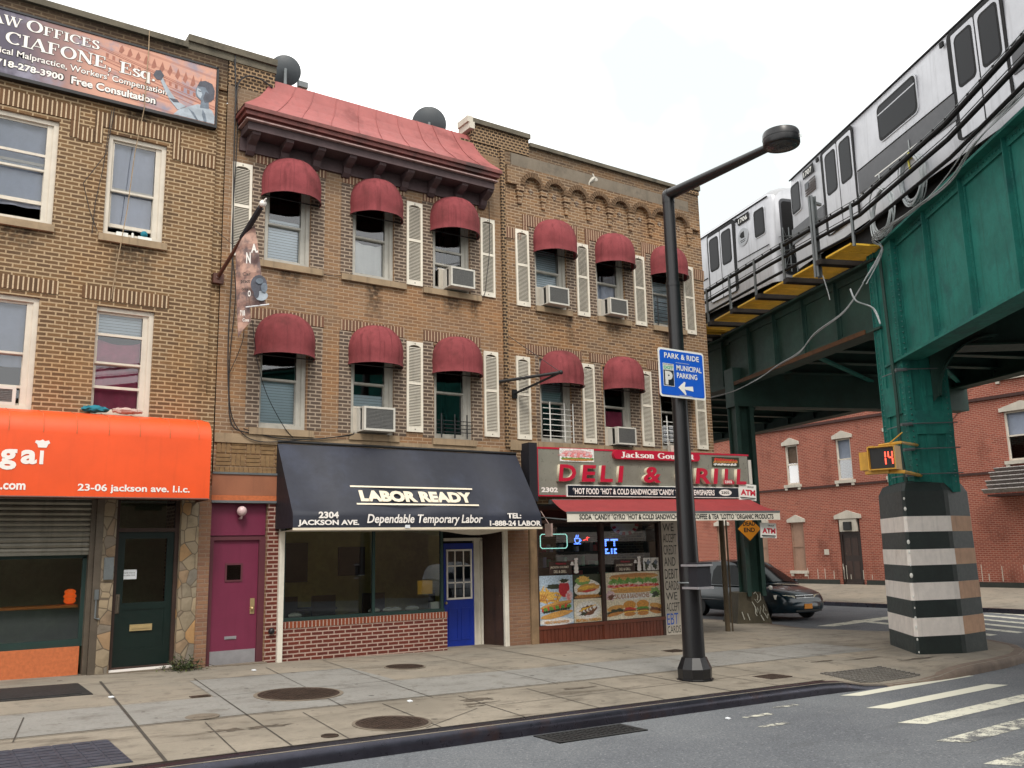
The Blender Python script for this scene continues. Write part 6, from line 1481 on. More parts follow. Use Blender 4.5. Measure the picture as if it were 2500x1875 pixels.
# ------------------------------------------------------------------ elevated railway
A = Vector((17.0, -5.0, 0))
def hdv(h): return Vector((math.sin(R(h)), math.cos(R(h)), 0)), Vector((math.cos(R(h)), -math.sin(R(h)), 0))   # along (away), to the right
SP = {1: (A, 37.0), 2: (A, 21.0)}
u2, r2 = hdv(21); Bq = A+u2*7.2; SP[3] = (Bq, 14.0)
def ep(sp, s, o, z): P_, h = SP[sp]; u, r_ = hdv(h); q = P_+u*s+r_*o; return Vector((q.x, q.y, z))
el = thing('elevated_railway', 'green steel elevated railway curving over the corner on riveted columns', 'viaduct', (18, -2, 5.3))
def girder(sp, s0, s1, o, z0, z1, m, step=1.35, name='girder', ph=0.0):
    mb = MB(); u, r_ = hdv(SP[sp][1]); L = (s1-s0)/2; c_ = ep(sp, (s0+s1)/2, o, 0)
    mb.obox(c_+Z*(z0+z1)/2, u*L, r_*.02, Z*((z1-z0)/2-.02)); mb.obox(c_+Z*(z1-.02), u*L, r_*.24, Z*.025).obox(c_+Z*(z0+.02), u*L, r_*.24, Z*.025)
    mb.obox(c_+Z*(z1-.12)-r_*.04, u*L, r_*.02, Z*.085).obox(c_+Z*(z0+.12)-r_*.04, u*L, r_*.02, Z*.085)
    k = s0+.3+ph
    while k < s1-.1:
        q = ep(sp, k, o, 0); mb.obox(q+Z*(z0+z1)/2-r_*.07, u*.012, r_*.06, Z*((z1-z0)/2-.05)); mb.obox(q+Z*(z0+z1)/2-r_*.035, u*.06, r_*.012, Z*((z1-z0)/2-.05)); k += step
    return mb.build(name, g[m], el)
girder(1, -22, .05, 0, 5.35, 7.95, 'el_teal', 1.55, ph=.9)
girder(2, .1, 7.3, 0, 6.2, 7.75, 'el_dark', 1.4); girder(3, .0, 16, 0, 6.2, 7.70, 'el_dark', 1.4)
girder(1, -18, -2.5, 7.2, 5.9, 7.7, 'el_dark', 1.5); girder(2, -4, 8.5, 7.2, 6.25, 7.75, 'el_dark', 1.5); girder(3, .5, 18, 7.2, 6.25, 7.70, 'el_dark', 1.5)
for (sp, s0, s1) in ((2, .6, 7), (3, .8, 15)):      # rusty lower flange edge
    u, r_ = hdv(SP[sp][1]); MB().obox(ep(sp, (s0+s1)/2, -.25, 6.235), u*(s1-s0)/2, r_*.012, Z*.05).build('flange_edge', g['el_rust'], el)
for sp, ss in ((1, [-20+1.5*i for i in range(14)]), (2, [.9+1.4*i for i in range(5)]), (3, [.6+1.5*i for i in range(11)])):
    u, r_ = hdv(SP[sp][1])
    for s in ss:
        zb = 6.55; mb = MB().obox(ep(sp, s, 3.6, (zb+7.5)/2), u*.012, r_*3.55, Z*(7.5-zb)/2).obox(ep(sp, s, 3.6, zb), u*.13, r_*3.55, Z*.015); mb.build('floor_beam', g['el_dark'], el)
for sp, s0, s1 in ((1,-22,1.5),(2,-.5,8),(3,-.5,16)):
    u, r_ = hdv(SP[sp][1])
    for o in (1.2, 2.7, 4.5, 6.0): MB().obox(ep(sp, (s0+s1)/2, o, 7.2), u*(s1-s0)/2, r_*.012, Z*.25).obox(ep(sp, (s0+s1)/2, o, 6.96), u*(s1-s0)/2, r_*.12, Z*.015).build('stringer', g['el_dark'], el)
    MB().obox(ep(sp, (s0+s1)/2, 3.7, 7.86+.01*sp), u*(s1-s0)/2, r_*3.7, Z*.03).build('light_block_floor', g['tie_wood'], el)  # solid floor added to stop light falling through the open sleepers
    mb = MB(); k = s0+.2
    while k < s1: mb.obox(ep(sp, k, 1.05, 7.70), u*.10, r_*.9, Z*.075); k += .48
    mb.build('sleepers', g['tie_wood'], el)
    MB().obox(ep(sp, (s0+s1)/2, .1, 8.02), u*(s1-s0)/2, r_*.05, Z*.06).build('guard_timber', g['tie_wood'], el)
mb = MB(); u, r_ = hdv(37)
for k in range(110):
    s = -11.5+k*.105
    for (zz, o) in ((7.83,-.068),(5.47,-.068)): mb.sph(ep(1, s, o, zz), .017, 5, 3)
for j in range(8):
    q = ep(1, -22+.3+.9+1.55*(6+j), -.05, 0)
    for k in range(20):
        for d_ in (-.045, .045): mb.sph(q+u*d_+Z*(5.6+k*.115), .015, 5, 3)
tag(mb.build('rivets', g['el_teal'], el), kind='stuff')
# lateral braces under the deck
for (s, e) in ((.3, 6.5), (3.5, 9)): MB().beam(ep(2, s, .2, 6.42), ep(2, e, 7.0, 6.42), .12, .06).build('brace', g['el_teal'], el)
# yellow walkway gratings between brackets outside the girder
def grating():
    mb = MB()
    for i in range(17): y = -.46+i*.0575; mb.box(-.46, .46, y-.016, y+.016, -.02, .02)
    for x in (-.45, 0, .45): mb.box(x-.012, x+.012, -.47, .47, -.024, .018)
    return mb
gr0 = None
spots = [(2, .22+1.36*k) for k in range(6)]+[(3, .35+1.36*k) for k in range(3)]
for k, (sp, s) in enumerate(spots):
    if gr0 is None: o = gr0 = grating().build('walkway_grating', g['grate_yellow'], None, loc=(0,0,0))
    else: o = gr0.copy(); COL.objects.link(o)
    o.parent = el; o.location = ep(sp, s, -.52, 7.90)-WL[el.name]; o.rotation_euler = (0, 0, R(90-SP[sp][1]))
for k, (sp, s) in enumerate(spots):
    u, r_ = hdv(SP[sp][1]); mb = MB().obox(ep(sp, s+.68, -.5, 7.86), u*.10, r_*.56, Z*.055); mb.build('walkway_bracket', g['tie_wood'], el)
# rails, pipes and posts of the walkway
RL = [ep(1, -20, -.62, 8.55), ep(1, -10, -.60, 8.55), ep(1, -4.5, -.55, 8.58), ep(2, -.6, -.98, 8.68), ep(2, 3, -1.0, 8.78), ep(2, 7.2, -1.0, 8.84), ep(3, 6, -1.0, 8.86), ep(3, 14, -1.0, 8.86)]
def along(P_, dz, r_, name, m, n=8): MB().tube([q+Z*dz for q in P_], r_, n).build(name, g[m], el, smooth=True)
along(RL, 0, .046, 'handrail', 'pipe_black'); along(RL, -.29, .042, 'handrail', 'pipe_black'); along(RL, .09, .010, 'conduit', 'galv', 5); along(RL, -.20, .009, 'conduit', 'cable_dark', 5); along(RL, -.62, .035, 'conduit', 'pipe_black', 6)
mb = MB()
def railpt(s): 
    L = [(RL[i+1]-RL[i]).length for i in range(len(RL)-1)]
    for i, l in enumerate(L):
        if s <= l: return RL[i]+(RL[i+1]-RL[i])*(s/l), (RL[i+1]-RL[i]).normalized()
        s -= l
    return RL[-1], (RL[-1]-RL[-2]).normalized()
s = .4
while s < 44:
    q, d_ = railpt(s); mb.tube([q+Z*.09, q-Z*.02], .02, 5)
    s += .42
tag(mb.build('rail_clamps', g['pipe_black'], el), kind='stuff')
s = 19.3
while s < 36: q, d_ = railpt(s); MB().box(q.x-.025, q.x+.025, q.y+.06, q.y+.11, 7.80, q.z+.05).build('rail_post', g['galv'], el); s += 1.36
# riveted column A
cu, crr = hdv(30.0); cA = Vector((17.12,-5.22,0))
def clx(mb, a0, a1, b0, b1, z0, z1): return mb.obox(cA+cu*(a0+a1)/2+crr*(b0+b1)/2+Z*(z0+z1)/2, cu*(a1-a0)/2, crr*(b1-b0)/2, Z*(z1-z0)/2)
def column():
    mb = MB(); clx(mb, -.50,-.47, -.46,.46, 2.7, 7.9); clx(mb, .47,.50, -.46,.46, 2.7, 7.9); clx(mb, -.47,.47, -.40,-.36, 2.7, 7.9); clx(mb, -.47,.47, .36,.40, 2.7, 7.9); clx(mb, -.02,.02,-.36,.36,2.7,7.9)
    for a in (-1, 1):
        for b_ in (-1, 1): clx(mb, *sorted((a*.5, a*.34)), *sorted((b_*.40, b_*.44)), 2.7, 7.9)
    for a in (-.30, .0, .30): clx(mb, a-.05, a+.05, -.43, -.40, 2.7, 7.9)
    clx(mb, -.54,-.50, -.46,-.30, 2.7, 7.9); clx(mb, -.54,-.50, .30,.46, 2.7, 7.9); clx(mb, -.53,-.50, -.10,.10, 2.7, 5.6)
    clx(mb, -.55,-.53, -.30,.46, 3.85, 4.32); clx(mb, -.55,-.53, -.05,.40, 4.62, 5.05); clx(mb, -.34,.30, -.46,-.43, 4.3, 4.9)
    return mb
column().build('column', g['el_teal'], el)
mb = MB()
for k in range(44):
    zz = 2.9+k*.112
    for (a, b_) in ((-.42,-.445),(.42,-.445)): mb.sph(cA+cu*a+crr*b_+Z*zz, .020, 6, 4)
    for b_ in (-.38, .38): mb.sph(cA+cu*(-.545)+crr*b_+Z*zz, .020, 6, 4)
tag(mb.build('rivets', g['el_teal_light'], el), kind='stuff')
# curved knee brace from the column to the cross girder
mb = MB(); uu, rr_ = hdv(37); q0 = cA-cu*.5
poly = [(0,4.5)]+[(.10+1.25*(1-math.cos(a)), 4.6+1.2*math.sin(a)) for a in [math.pi/2*i/10 for i in range(11)]]+[(1.45,6.3),(0,6.3)]
mb.prism(poly, lambda a, b_, d: q0+rr_*(a+.1)-uu*(.05+d)+Z*b_, 0, .03)
pts = [q0+rr_*(.20+1.25*(1-math.cos(a)))-uu*.06+Z*(4.6+1.2*math.sin(a)) for a in [math.pi/2*i/12 for i in range(13)]]
for i in range(12): mb.beam(pts[i], pts[i+1], .30, .03, up=(0,0,1))
mb.build('knee_brace', g['el_dark'], el)  # the brace's shade is put into its darker colour
MB().obox(cA+rr_*3.6-uu*.2+Z*6.4, rr_*3.6, uu*.22, Z*.75).obox(cA+rr_*3.6-uu*.2+Z*5.64, rr_*3.6, uu*.34, Z*.02).build('cross_girder', g['el_dark'], el)
mb = MB()
for zz in (5.15, 4.05, 3.55, 3.05):
    mb.tube([cA+cu*(-.60)-crr*.50+Z*zz, cA+cu*(-.60)+crr*.52+Z*(zz+.02)], .012, 5); mb.tube([cA+cu*(-.62)-crr*.66+Z*(zz-.02), cA+cu*(-.58)-crr*.42+Z*zz], .035, 6)
    mb.tube([cA+cu*(-.6)-crr*.50+Z*zz, cA+cu*.2-crr*.52+Z*zz], .012, 5)
mb.build('steel_strap', g['galv'], el)
MB().tube([cA+cu*(-.2)-crr*.53+Z*7.6, cA+cu*(-.3)-crr*.53+Z*4.5, cA+cu*(-.35)-crr*.58+Z*3.5, cA+cu*(-.5)-crr*.6+Z*2.85], .035, 8).build('riser_pipe', g['el_dark'], el)
# second column with portal
c2 = Vector((19.5,1.45,0)); v2, w2 = hdv(20)
mb = MB()
for o in (-.2, .2): mb.obox(c2+w2*o+Z*3.5, w2*.02, v2*.22, Z*3.1)
mb.obox(c2+Z*3.5, w2*.2, v2*.02, Z*3.1)
for o in (-.2, .2):
    for k in (-.22, .22): mb.obox(c2+w2*o*1.1+v2*k+Z*3.5, w2*.06, v2*.015, Z*3.1)
mb.build('column', g['el_dark'], el)
MB().obox(c2+w2*3.6+Z*6.15, w2*3.9, v2*.25, Z*.55).build('cross_girder', g['el_dark'], el)
for sgn in (1,):
    poly = [(0,5.0)]+[(.05+.8*(1-math.cos(a)), 5.1+.8*math.sin(a)) for a in [math.pi/2*i/8 for i in range(9)]]+[(.85,6.3),(0,6.3)]
    MB().prism(poly, lambda a, b_, d: c2+(w2 if sgn > 0 else v2*-1)*(a+.26)+(v2 if sgn > 0 else w2)*d+Z*b_, -.02, .02).build('knee_brace', g['el_dark'], el)
# signal post on the walkway, sagging cables, coils
q = ep(2, 1.0, -1.0, 0); MB().box(q.x-.07,q.x+.07,q.y-.01,q.y+.01,7.55,9.45).box(q.x-.07,q.x-.05,q.y-.06,q.y+.06,7.55,9.45).box(q.x+.05,q.x+.07,q.y-.06,q.y+.06,7.55,9.45).box(q.x+.05,q.x+.3,q.y-.03,q.y+.03,9.28,9.34).box(q.x+.05,q.x+.22,q.y-.03,q.y+.03,8.9,8.95).build('steel_post', g['galv'], el)
def coil(lab, c_, r_, n, hd, m, seed, tape=False):
    rs = random.Random(seed); u, rr = hdv(hd); mb = MB()
    for k in range(n):
        e, f_, ph = rs.uniform(.9, 1.06), rs.uniform(.9, 1.05), rs.uniform(-.1, .1); dd = rs.uniform(-.06, .06)
        mb.tube([c_+u*(r_*e*math.cos(a)*.85)+Z*(r_*f_*math.sin(a)+r_*(1-f_))+rr*(dd+ph*math.sin(a)) for a in [2*math.pi*i/30 for i in range(30)]], .014, 5, closed=True, mi=0)
    if tape: mb.tube([c_+Z*(r_*.9), c_+Z*(r_*1.12)], .07, 6, mi=1).tube([c_+Z*r_*.95+u*.1, c_+Z*r_*.5+u*.06], .02, 5, mi=1)
    mb.tube([c_+Z*r_*1.0, c_+Z*(r_+.35)], .012, 5)
    return tag(mb.build('cable_coil', [g[m], g['tape_yellow']]), lab, 'cable coil', 'coils of cable hanging on the elevated railway')
q, _ = railpt(17.2); Cn = [at(2155, 520, -5.45), at(2228, 438, -6.2), at(2366, 330, -7.4)]
coil('lowest pale coil of cable hanging beside the column head', Cn[0], .52, 7, 30, 'cable_white', 1); coil('middle coil of cable tied with yellow tape', Cn[1], .50, 12, 33, 'cable_white', 2, True); coil('highest coil of cable, nearest the big train window', Cn[2], .55, 8, 33, 'cable_white', 3)
def scable(lab, pts, r_, m, n=1, sp=.03):
    mb = MB(); rs = random.Random(len(pts))
    for k in range(n):
        P_ = [Vector(q)+Vector((rs.uniform(-sp,sp), rs.uniform(-sp,sp), rs.uniform(-sp,sp))) for q in pts]; out = []
        for i in range(len(P_)-1):
            for j in range(6):
                u = j/6; a, b_ = P_[max(i-1,0)], P_[min(i+2,len(P_)-1)]; p1, p2 = P_[i], P_[i+1]
                out.append(.5*((2*p1)+(-a+p2)*u+(2*a-5*p1+4*p2-b_)*u*u+(-a+3*p1-3*p2+b_)*u**3))
        mb.tube(out+[P_[-1]], r_, 5)
    return tag(mb.build('cable', g[m]), lab, 'cable', 'loose cables along the elevated railway')
scable('bundle of pale cables draped along the top of the bright teal girder', [ep(1,-9.5,-.45,8.12),ep(1,-8,-.45,8.05),ep(1,-6.5,-.42,8.02),ep(1,-5,-.42,7.98),ep(1,-4,-.4,7.75),ep(1,-2.5,-.42,7.85),ep(1,-.8,-.5,7.9),at(2150,610,-5.3),at(2110,690,-4.9)], .010, 'cable_white', 5, .05)
scable('long pale cable swooping from the column head down behind the brick corner', [at(2110,690,-4.9),at(2060,760,-4.2),at(1990,815,-3.2),at(1950,860,-2.4),at(1900,890,-1.4),at(1850,925,-.2),at(1790,955,1.2),at(1735,972,2.2)], .013, 'cable_white', 2, .02)
scable('loose grey cable ends dangling from the steel post', [at(2010,672,-4.3),at(2020,705,-4.3),at(2030,730,-4.3)], .012, 'cable_white', 1)
scable('grey cables curling down the left side of the teal column', [at(2075,705,-4.8),at(2090,735,-4.9),at(2130,752,-5.1),at(2150,790,-5.3)], .016, 'cable_white', 2, .02)
# ------------------------------------------------------------------ striped pier and the second base
PB = [(15.90,-5.50),(16.86,-5.86),(17.80,-5.80),(18.55,-4.95),(18.05,-3.75),(17.14,-4.14)]
cx = sum(p[0] for p in PB)/6; cy = sum(p[1] for p in PB)/6
PC = []
for i in range(6):
    p0_, p1_, p2_ = [Vector((*PB[(i+k) % 6], 0)) for k in (-1, 0, 1)]
    for q in (p0_, p2_): d_ = (q-p1_); PC.append(tuple((p1_+d_.normalized()*.06)[:2]))
PB0 = PB; PB = PC; NP = len(PB)
pier = thing('striped_pier', 'massive black and white striped concrete pier under the teal column', 'pier', (cx, cy, zg(cx, cy)))
zb = zg(16.5,-5.5)
def slab(z0, z1, s0, s1, jag=0): mb = MB(); n = NP; q0 = [(cx+(x-cx)*s0, cy+(y-cy)*s0) for x, y in PB]; q1 = [(cx+(x-cx)*s1, cy+(y-cy)*s1) for x, y in PB]; mb.add([(x, y, z0) for x, y in q0]+[(x, y, z1) for x, y in q1], [tuple(range(n-1,-1,-1)), tuple(range(n, 2*n))]+[(i,(i+1)%n,n+(i+1)%n,n+i) for i in range(n)]); return mb
sc_ = lambda z: 1.02-.055*(z-zb)/3.1
m_ = slab(zb-.2, 2.72, sc_(zb-.2), sc_(2.72)); m2 = slab(2.72, 2.88, sc_(2.72), .86); m3 = slab(2.88, 2.93, .86, .70)
for q in (m2, m3): m_.add(q.v, q.f)
bo_ = m_.build('body', g['pier_black'], pier)
for (a, b_) in ((.01,.345),(.665,.99),(1.31,1.61),(1.94,2.235)):
    q = slab(a, b_, sc_(a)+.004, sc_(b_)+.004); q.m[5] = 1; q.m[6] = 1; q.build('white_band', [g['pier_white'], g['pier_tan']], pier)
mb = MB(); rs = random.Random(8); dx_, dy_ = PB[1][0]-cx, PB[1][1]-cy
for k in range(15):
    zz = -.25+k*.2+rs.uniform(-.03,.03); s = sc_(zz)+.006; mb.sph((cx+dx_*s+rs.uniform(-.01,.01), cy+dy_*s+.02, zz), rs.uniform(.012,.03), 6, 4, 0, (1,1,1.6))
mb.build('paint_chips', g['sign_white'], pier)
B2b = [(18.72,1.40),(19.78,1.04),(20.30,1.95),(19.2,2.4)]; bx = 19.5; by = 1.70
cb = thing('column_base', 'low sloping concrete base with pale scribbled graffiti under the dark column', 'column base', (bx, by, -.3))
mb = MB(); mb.add([(x, y, -.5) for x, y in B2b]+[(bx+(x-bx)*.62, by+(y-by)*.62, .50) for x, y in B2b], [(3,2,1,0),(4,5,6,7)]+[(i,(i+1)%4,4+(i+1)%4,4+i) for i in range(4)]); mb.build('concrete', g['col2_concrete'], cb)
a0, a1 = Vector((*B2b[0],-.5)), Vector((*B2b[1],-.5)); e0, e1 = [Vector((bx+(x-bx)*.62, by+(y-by)*.62, .50)) for x, y in B2b[:2]]
def onface(u, v): lo = a0+(a1-a0)*u; hi = e0+(e1-e0)*u; q = lo+(hi-lo)*v; return q+Vector((-.3,-.9,.3)).normalized()*.012
mb = MB(); rs = random.Random(21)
for st in ([(.62,.95),(.7,1.0),(.78,.9),(.72,.78),(.6,.82),(.7,.72),(.85,.80),(.9,.95)],[(.5,.75),(.58,.62),(.62,.45),(.66,.6),(.7,.42),(.78,.62),(.82,.45),(.9,.66),(.93,.5)],[(.6,.6),(.56,.45),(.6,.38)],[(.72,.4),(.78,.25)],[(.85,.45),(.9,.30),(.96,.42)],[(.12,.5),(.2,.3)],[(.3,.45),(.36,.28)]):
    mb.tube([onface(*q) for q in st], .013, 4)
mb.build('graffiti_scribble', g['graffiti'], cb)
MB().sph((19.72,1.02,.62), .06, 8, 6).build('reflector', g['sign_white'], cb)
de = thing('dead_end_sign', 'yellow diamond DEAD END sign on the dark column beyond the awning', 'sign', (19.35,1.05,1.7))
dc = at(1829, 1291, 1.05); a_ = Vector((.86,-.5,0)).normalized(); b_ = Z; nn = a_.cross(b_)
MB().prism([(0,-.34),(.34,0),(0,.34),(-.34,0)], lambda x, z_, d: dc+a_*x+b_*z_+nn*d, 0, .012).build('panel', g['letter_black'], de)
MB().prism([(0,-.315),(.315,0),(0,.315),(-.315,0)], lambda x, z_, d: dc+a_*x+b_*z_+nn*d, .012, .016).build('face', g['sign_yellow'], de)
txt('END', dc+a_*(-.15)-Z*.09+nn*.019, a_, Z, .30, .12, g['letter_black'], de, bold=.03); txt('DEAD', dc+a_*(-.17)+Z*.08+nn*.019, a_, Z, .34, .12, g['letter_black'], de, bold=.03)
# ------------------------------------------------------------------ pedestrian signal strapped to the column
pc = at(2157, 1118, -5.75); sdir = Vector((pc.x, pc.y+15.5, 0)).normalized(); sr_ = Vector((sdir.y, -sdir.x, 0)); srr = (sr_*.86+sdir*-.0).normalized(); ang_ = R(18); sR = Matrix.Rotation(-ang_, 3, 'Z') @ sr_; sN = Vector((sR.y, -sR.x, 0))*1.0; sN = sN if sN.dot(sdir) < 0 else -sN
pd = thing('pedestrian_signal', 'yellow pedestrian signal box showing a red countdown 14', 'signal', tuple(pc))
def sb(mb, a0, a1, n0, n1, z0, z1, mi=0): return mb.obox(pc+sR*(a0+a1)/2+sN*(n0+n1)/2+Z*(z0+z1)/2, sR*(a1-a0)/2, sN*(n1-n0)/2, Z*(z1-z0)/2, mi)
mb = MB(); sb(mb, -.27,.23,-.28,.0,-.22,.22); sb(mb, -.46,-.27,-.26,-.04,-.20,.14); sb(mb, -.38,.05,-.2,-.05,-.28,-.22); sb(mb, -.30,-.20,-.2,-.1,.22,.25); mb.build('housing', g['signal_yellow'], pd)
mb = MB(); sb(mb, -.24,.20,.0,.012,-.19,.19); mb.build('screen', g['signal_black'], pd)
mb = MB(); sb(mb, -.27,.23,.0,.07,.20,.22); sb(mb, -.27,-.25,.0,.07,-.22,.2); sb(mb, .21,.23,.0,.07,-.22,.2); sb(mb,-.25,.21,.0,.07,-.22,-.2); mb.build('visor', g['signal_yellow'], pd)
mb = MB()
for (a0_, a1_, z0_, z1_) in ((.03,.05,.01,.11),(.03,.05,-.12,-.01),(.085,.105,.01,.11),(.155,.175,.01,.11),(.155,.175,-.12,-.01),(.105,.155,-.01,.012)): sb(mb, a0_, a1_, .012, .02, z0_, z1_)
mb.build('digits', g['signal_red'], pd)
mb = MB(); mb.tube([pc+sR*(-.1)+Z*.25-sN*.12, pc+sR*.3+Z*.27-sN*.1, cA+cu*(-.5)-crr*.3+Z*(pc.z+.34)], .028, 6).tube([pc+sR*(-.1)-Z*.25-sN*.12, pc+sR*.3-Z*.27-sN*.1, cA+cu*(-.5)-crr*.3+Z*(pc.z-.26)], .035, 6).tube([pc+sR*.1+Z*.27-sN*.1, pc+sR*.35+Z*.45-sN*.1], .012, 5); mb.build('bracket', g['signal_yellow'], pd)

# ------------------------------------------------------------------ train
def rrect2(x0, x1, z0, z1, r): return [(x+r*math.cos(a), z_+r*math.sin(a)) for x, z_, s in ((x1-r,z1-r,0),(x0+r,z1-r,1),(x0+r,z0+r,2),(x1-r,z0+r,3)) for a in [math.pi/2*(s+i/4) for i in range(5)]]
def make_train(label, P_, hd, sg, num, flag):
    """sg +1: the car runs from its end at P_ towards the viewer; -1: away"""
    o = thing('subway_car', label, 'subway car', (P_[0], P_[1], 8.0), 'silver subway cars on the elevated railway', local=True)
    u, rr = hdv(hd); ux = -u*sg; Lc = 15.6; H0, H1 = .92, 3.26
    def L(x, y, z_): q = ux*x+rr*y; return Vector((q.x, q.y, z_))
    mb = MB(); sect = [(.03,.75),(.0,H0),(-.03,1.5),(-.02,2.4),(0,3.0),(.02,3.18),(.07,3.30),(.20,3.42),(.5,3.53),(1.33,3.60)]; sect = sect+[(2.66-a, b_) for a, b_ in sect[-2::-1]]
    k = len(sect); xs_ = [0,.06,.18,Lc-.18,Lc-.06,Lc]; ins = [.12,.05,0,0,.05,.12]
    for x, i_ in zip(xs_, ins):
        for a, b_ in sect: mb.v.append(L(x, a+(1.33-a)*i_*1.0, b_-(.10*i_/.12 if b_ > 3.2 else 0)))
    for i in range(len(xs_)-1):
        for j in range(k-1): mb.f.append([i*k+j,(i+1)*k+j,(i+1)*k+j+1,i*k+j+1]); mb.m.append(0 if 0 < sect[j][1] < 3.25 else 1)
    mb.f.append(list(range(k))); mb.m.append(0); mb.f.append([5*k+j for j in range(k)]); mb.m.append(0)
    mb.build('body', [g['train_steel'], g['train_roof']], o, smooth=True, ang=35)
    MB().obox(L(Lc/2,1.33,.55), ux*(Lc/2-.3), rr*1.1, Z*.22).build('underframe', g['train_dark'], o)
    MB().obox(L(Lc/2,.005,3.20), ux*(Lc/2-.1), rr*.02, Z*.012).build('gutter', g['train_dark'], o)
    side = lambda x, z_, d: L(x, -.03-d, z_)
    def panel(name, poly, m, d0, d1, par=o): return MB().prism(poly, side, d0, d1).build(name, g[m], par)
    def win(x0, x1, z0, z1, par=o, r_=.10, bar=None):
        fr_ = panel('window', rrect2(x0, x1, z0, z1, r_), 'train_steel', -.01, .012, par); panel('gasket', rrect2(x0+.02, x1-.02, z0+.02, z1-.02, r_*.9), 'train_dark', .0, .014, fr_ if par is o else par)
        panel('pane', rrect2(x0+.075, x1-.075, z0+.075, z1-.075, r_*.8), 'train_glass', .0, .016, fr_ if par is o else par)
        if bar: panel('window_bar', [(x0+.05,bar-.012),(x1-.05,bar-.012),(x1-.05,bar+.012),(x0+.05,bar+.012)], 'train_steel', .0, .019, fr_)
    win(.20,.74,2.16,2.98)
    panel('number_panel', [(.95,2.85),(1.52,2.85),(1.52,3.08),(.95,3.08)], 'train_dark', .0, .014)
    O = L(1.00 if sg > 0 else 1.47, -.047, 2.89); txt(num, O, ux*sg, Z, .44, .135, g['sign_white'], o, bold=.02)
    if flag:
        mb = MB()
        for i in range(6): zz = 2.72-.062*i; x0 = 1.0 if i > 2 else 1.24; mb.prism([(x0,zz-.028),(1.56,zz-.028),(1.56,zz),(x0,zz)], side, 0, .014, 0)
        mb.prism([(1.0,2.54),(1.20,2.54),(1.20,2.72),(1.0,2.72)], side, 0, .014, 1); mb.build('flag_decal', [g['wood_door'], g['deli_black']], o)
    else:
        panel('round_logo', [(1.30+.26*math.cos(a), 2.44+.26*math.sin(a)) for a in [2*math.pi*i/24 for i in range(24)]], 'train_logo', .0, .013)
        mb = MB().prism([(1.24,2.60),(1.40,2.58),(1.46,2.50),(1.38,2.42),(1.22,2.40)], side, .013, .015); mb.prism([(1.18,2.34),(1.44,2.34),(1.44,2.36),(1.18,2.36)], side, .013, .015).prism([(1.20,2.29),(1.42,2.29),(1.42,2.31),(1.20,2.31)], side, .013, .015); mb.build('logo_mark', g['train_dark'], o)
    ds_ = (2.02, 7.12, 12.22) if sg > 0 else (1.83, 6.93, 12.03)
    for x0 in ds_:
        x1 = x0+1.36; xm = (x0+x1)/2
        panel('door_recess', rrect2(x0-.13, x1+.06, .98, 3.14, .12), 'train_dark', -.01, .006)
        for a, b_ in ((x0+.01, xm-.02),(xm+.02, x1-.01)):
            dl = panel('door_leaf', rrect2(a, b_, 1.0, 3.04, .04), 'train_steel', .0, .014); w0 = a+.12
            panel('window', rrect2(w0-.045, b_-.10+.045, 1.92, 2.96, .11), 'train_dark', .012, .018, dl); panel('pane', rrect2(w0, b_-.10, 1.97, 2.91, .09), 'train_glass', .012, .020, dl)
        panel('door_light', [(x0-.30,2.98),(x0-.20,2.98),(x0-.20,3.08),(x0-.30,3.08)], 'train_dark', .0, .04)
    for x0, x1 in ((ds_[0]+1.36, ds_[1]-.06),(ds_[1]+1.36, ds_[2]-.06)):
        xm = (x0+x1)/2; win(xm-.75+(.0 if sg > 0 else 0), xm+.73, 2.15, 3.0, r_=.14, bar=2.78)
        if sg > 0: panel('stripe', [(x0+.12,1.42),(x1-.02,1.42),(x1-.02,1.93),(x0+.12,1.93)], 'train_grey', .0, .012); panel('stripe_line', [(x0+.8,1.53),(x0+2.4,1.53),(x0+2.4,1.555),(x0+.8,1.555)], 'sign_white', .0, .015); panel('bead', [(x0+.12,1.95),(x1-.02,1.95),(x1-.02,1.97),(x0+.12,1.97)], 'train_dark', .0, .013)
        else: panel('bead', [(x0+.12,1.80),(x1-.02,1.80),(x1-.02,1.83),(x0+.12,1.83)], 'train_dark', .0, .013)
    if sg > 0: panel('stripe', [(.10,1.42),(1.86,1.42),(1.86,1.83),(.10,1.83)], 'train_grey', .0, .012)
    else: panel('bead', [(.10,1.80),(1.66,1.80),(1.66,1.82),(.10,1.82)], 'train_dark', .0, .013)
    # end wall: recessed dark gangway door, hoop frame, gates
    ed = lambda y, z_, d: L(-d, y, z_)
    MB().prism(rrect2(.30, 2.36, .95, 3.14, .14), ed, -.05, .015).build('end_frame', g['train_grey'], o); MB().prism(rrect2(.36, 2.30, .98, 3.06, .10), ed, -.05, .02).build('end_door', g['train_dark'], o)
    mb = MB()
    for y in (.30,.45,.60): mb.tube([L(-.05-.35*(y-.2),y,1.0), L(-.05-.35*(y-.2),y,2.25)], .016, 5); mb.tube([L(-.1,.30,1.1), L(-.30,.62,2.2)], .010, 4).tube([L(-.3,.62,1.1), L(-.1,.30,2.2)], .010, 4)
    for zz in (1.2, 1.6, 2.0): mb.tube([L(-.02,.2,zz), L(-.35,.7,zz)], .012, 4)
    mb.build('pantograph_gate', g['galv'], o)
    return o
M('train_logo', S(176,180,186,.75), .5, var=.02)
tg = bpy.data.materials.new('train_glass'); t, b = nodes(tg); b.inputs['Base Color'].default_value = (*S(44,47,52,.5), 1); b.inputs['Roughness'].default_value = .12; b.inputs['Specular IOR Level'].default_value = .10; g['train_glass'] = tg
make_train('subway car numbered 1707 with a flag decal and a grey stripe, nearest the viewer', (18.8,-1.3), 26.8, 1, '1707', True)
u16, _ = hdv(16); q = Vector((18.8,-1.3,0))+u16*.86
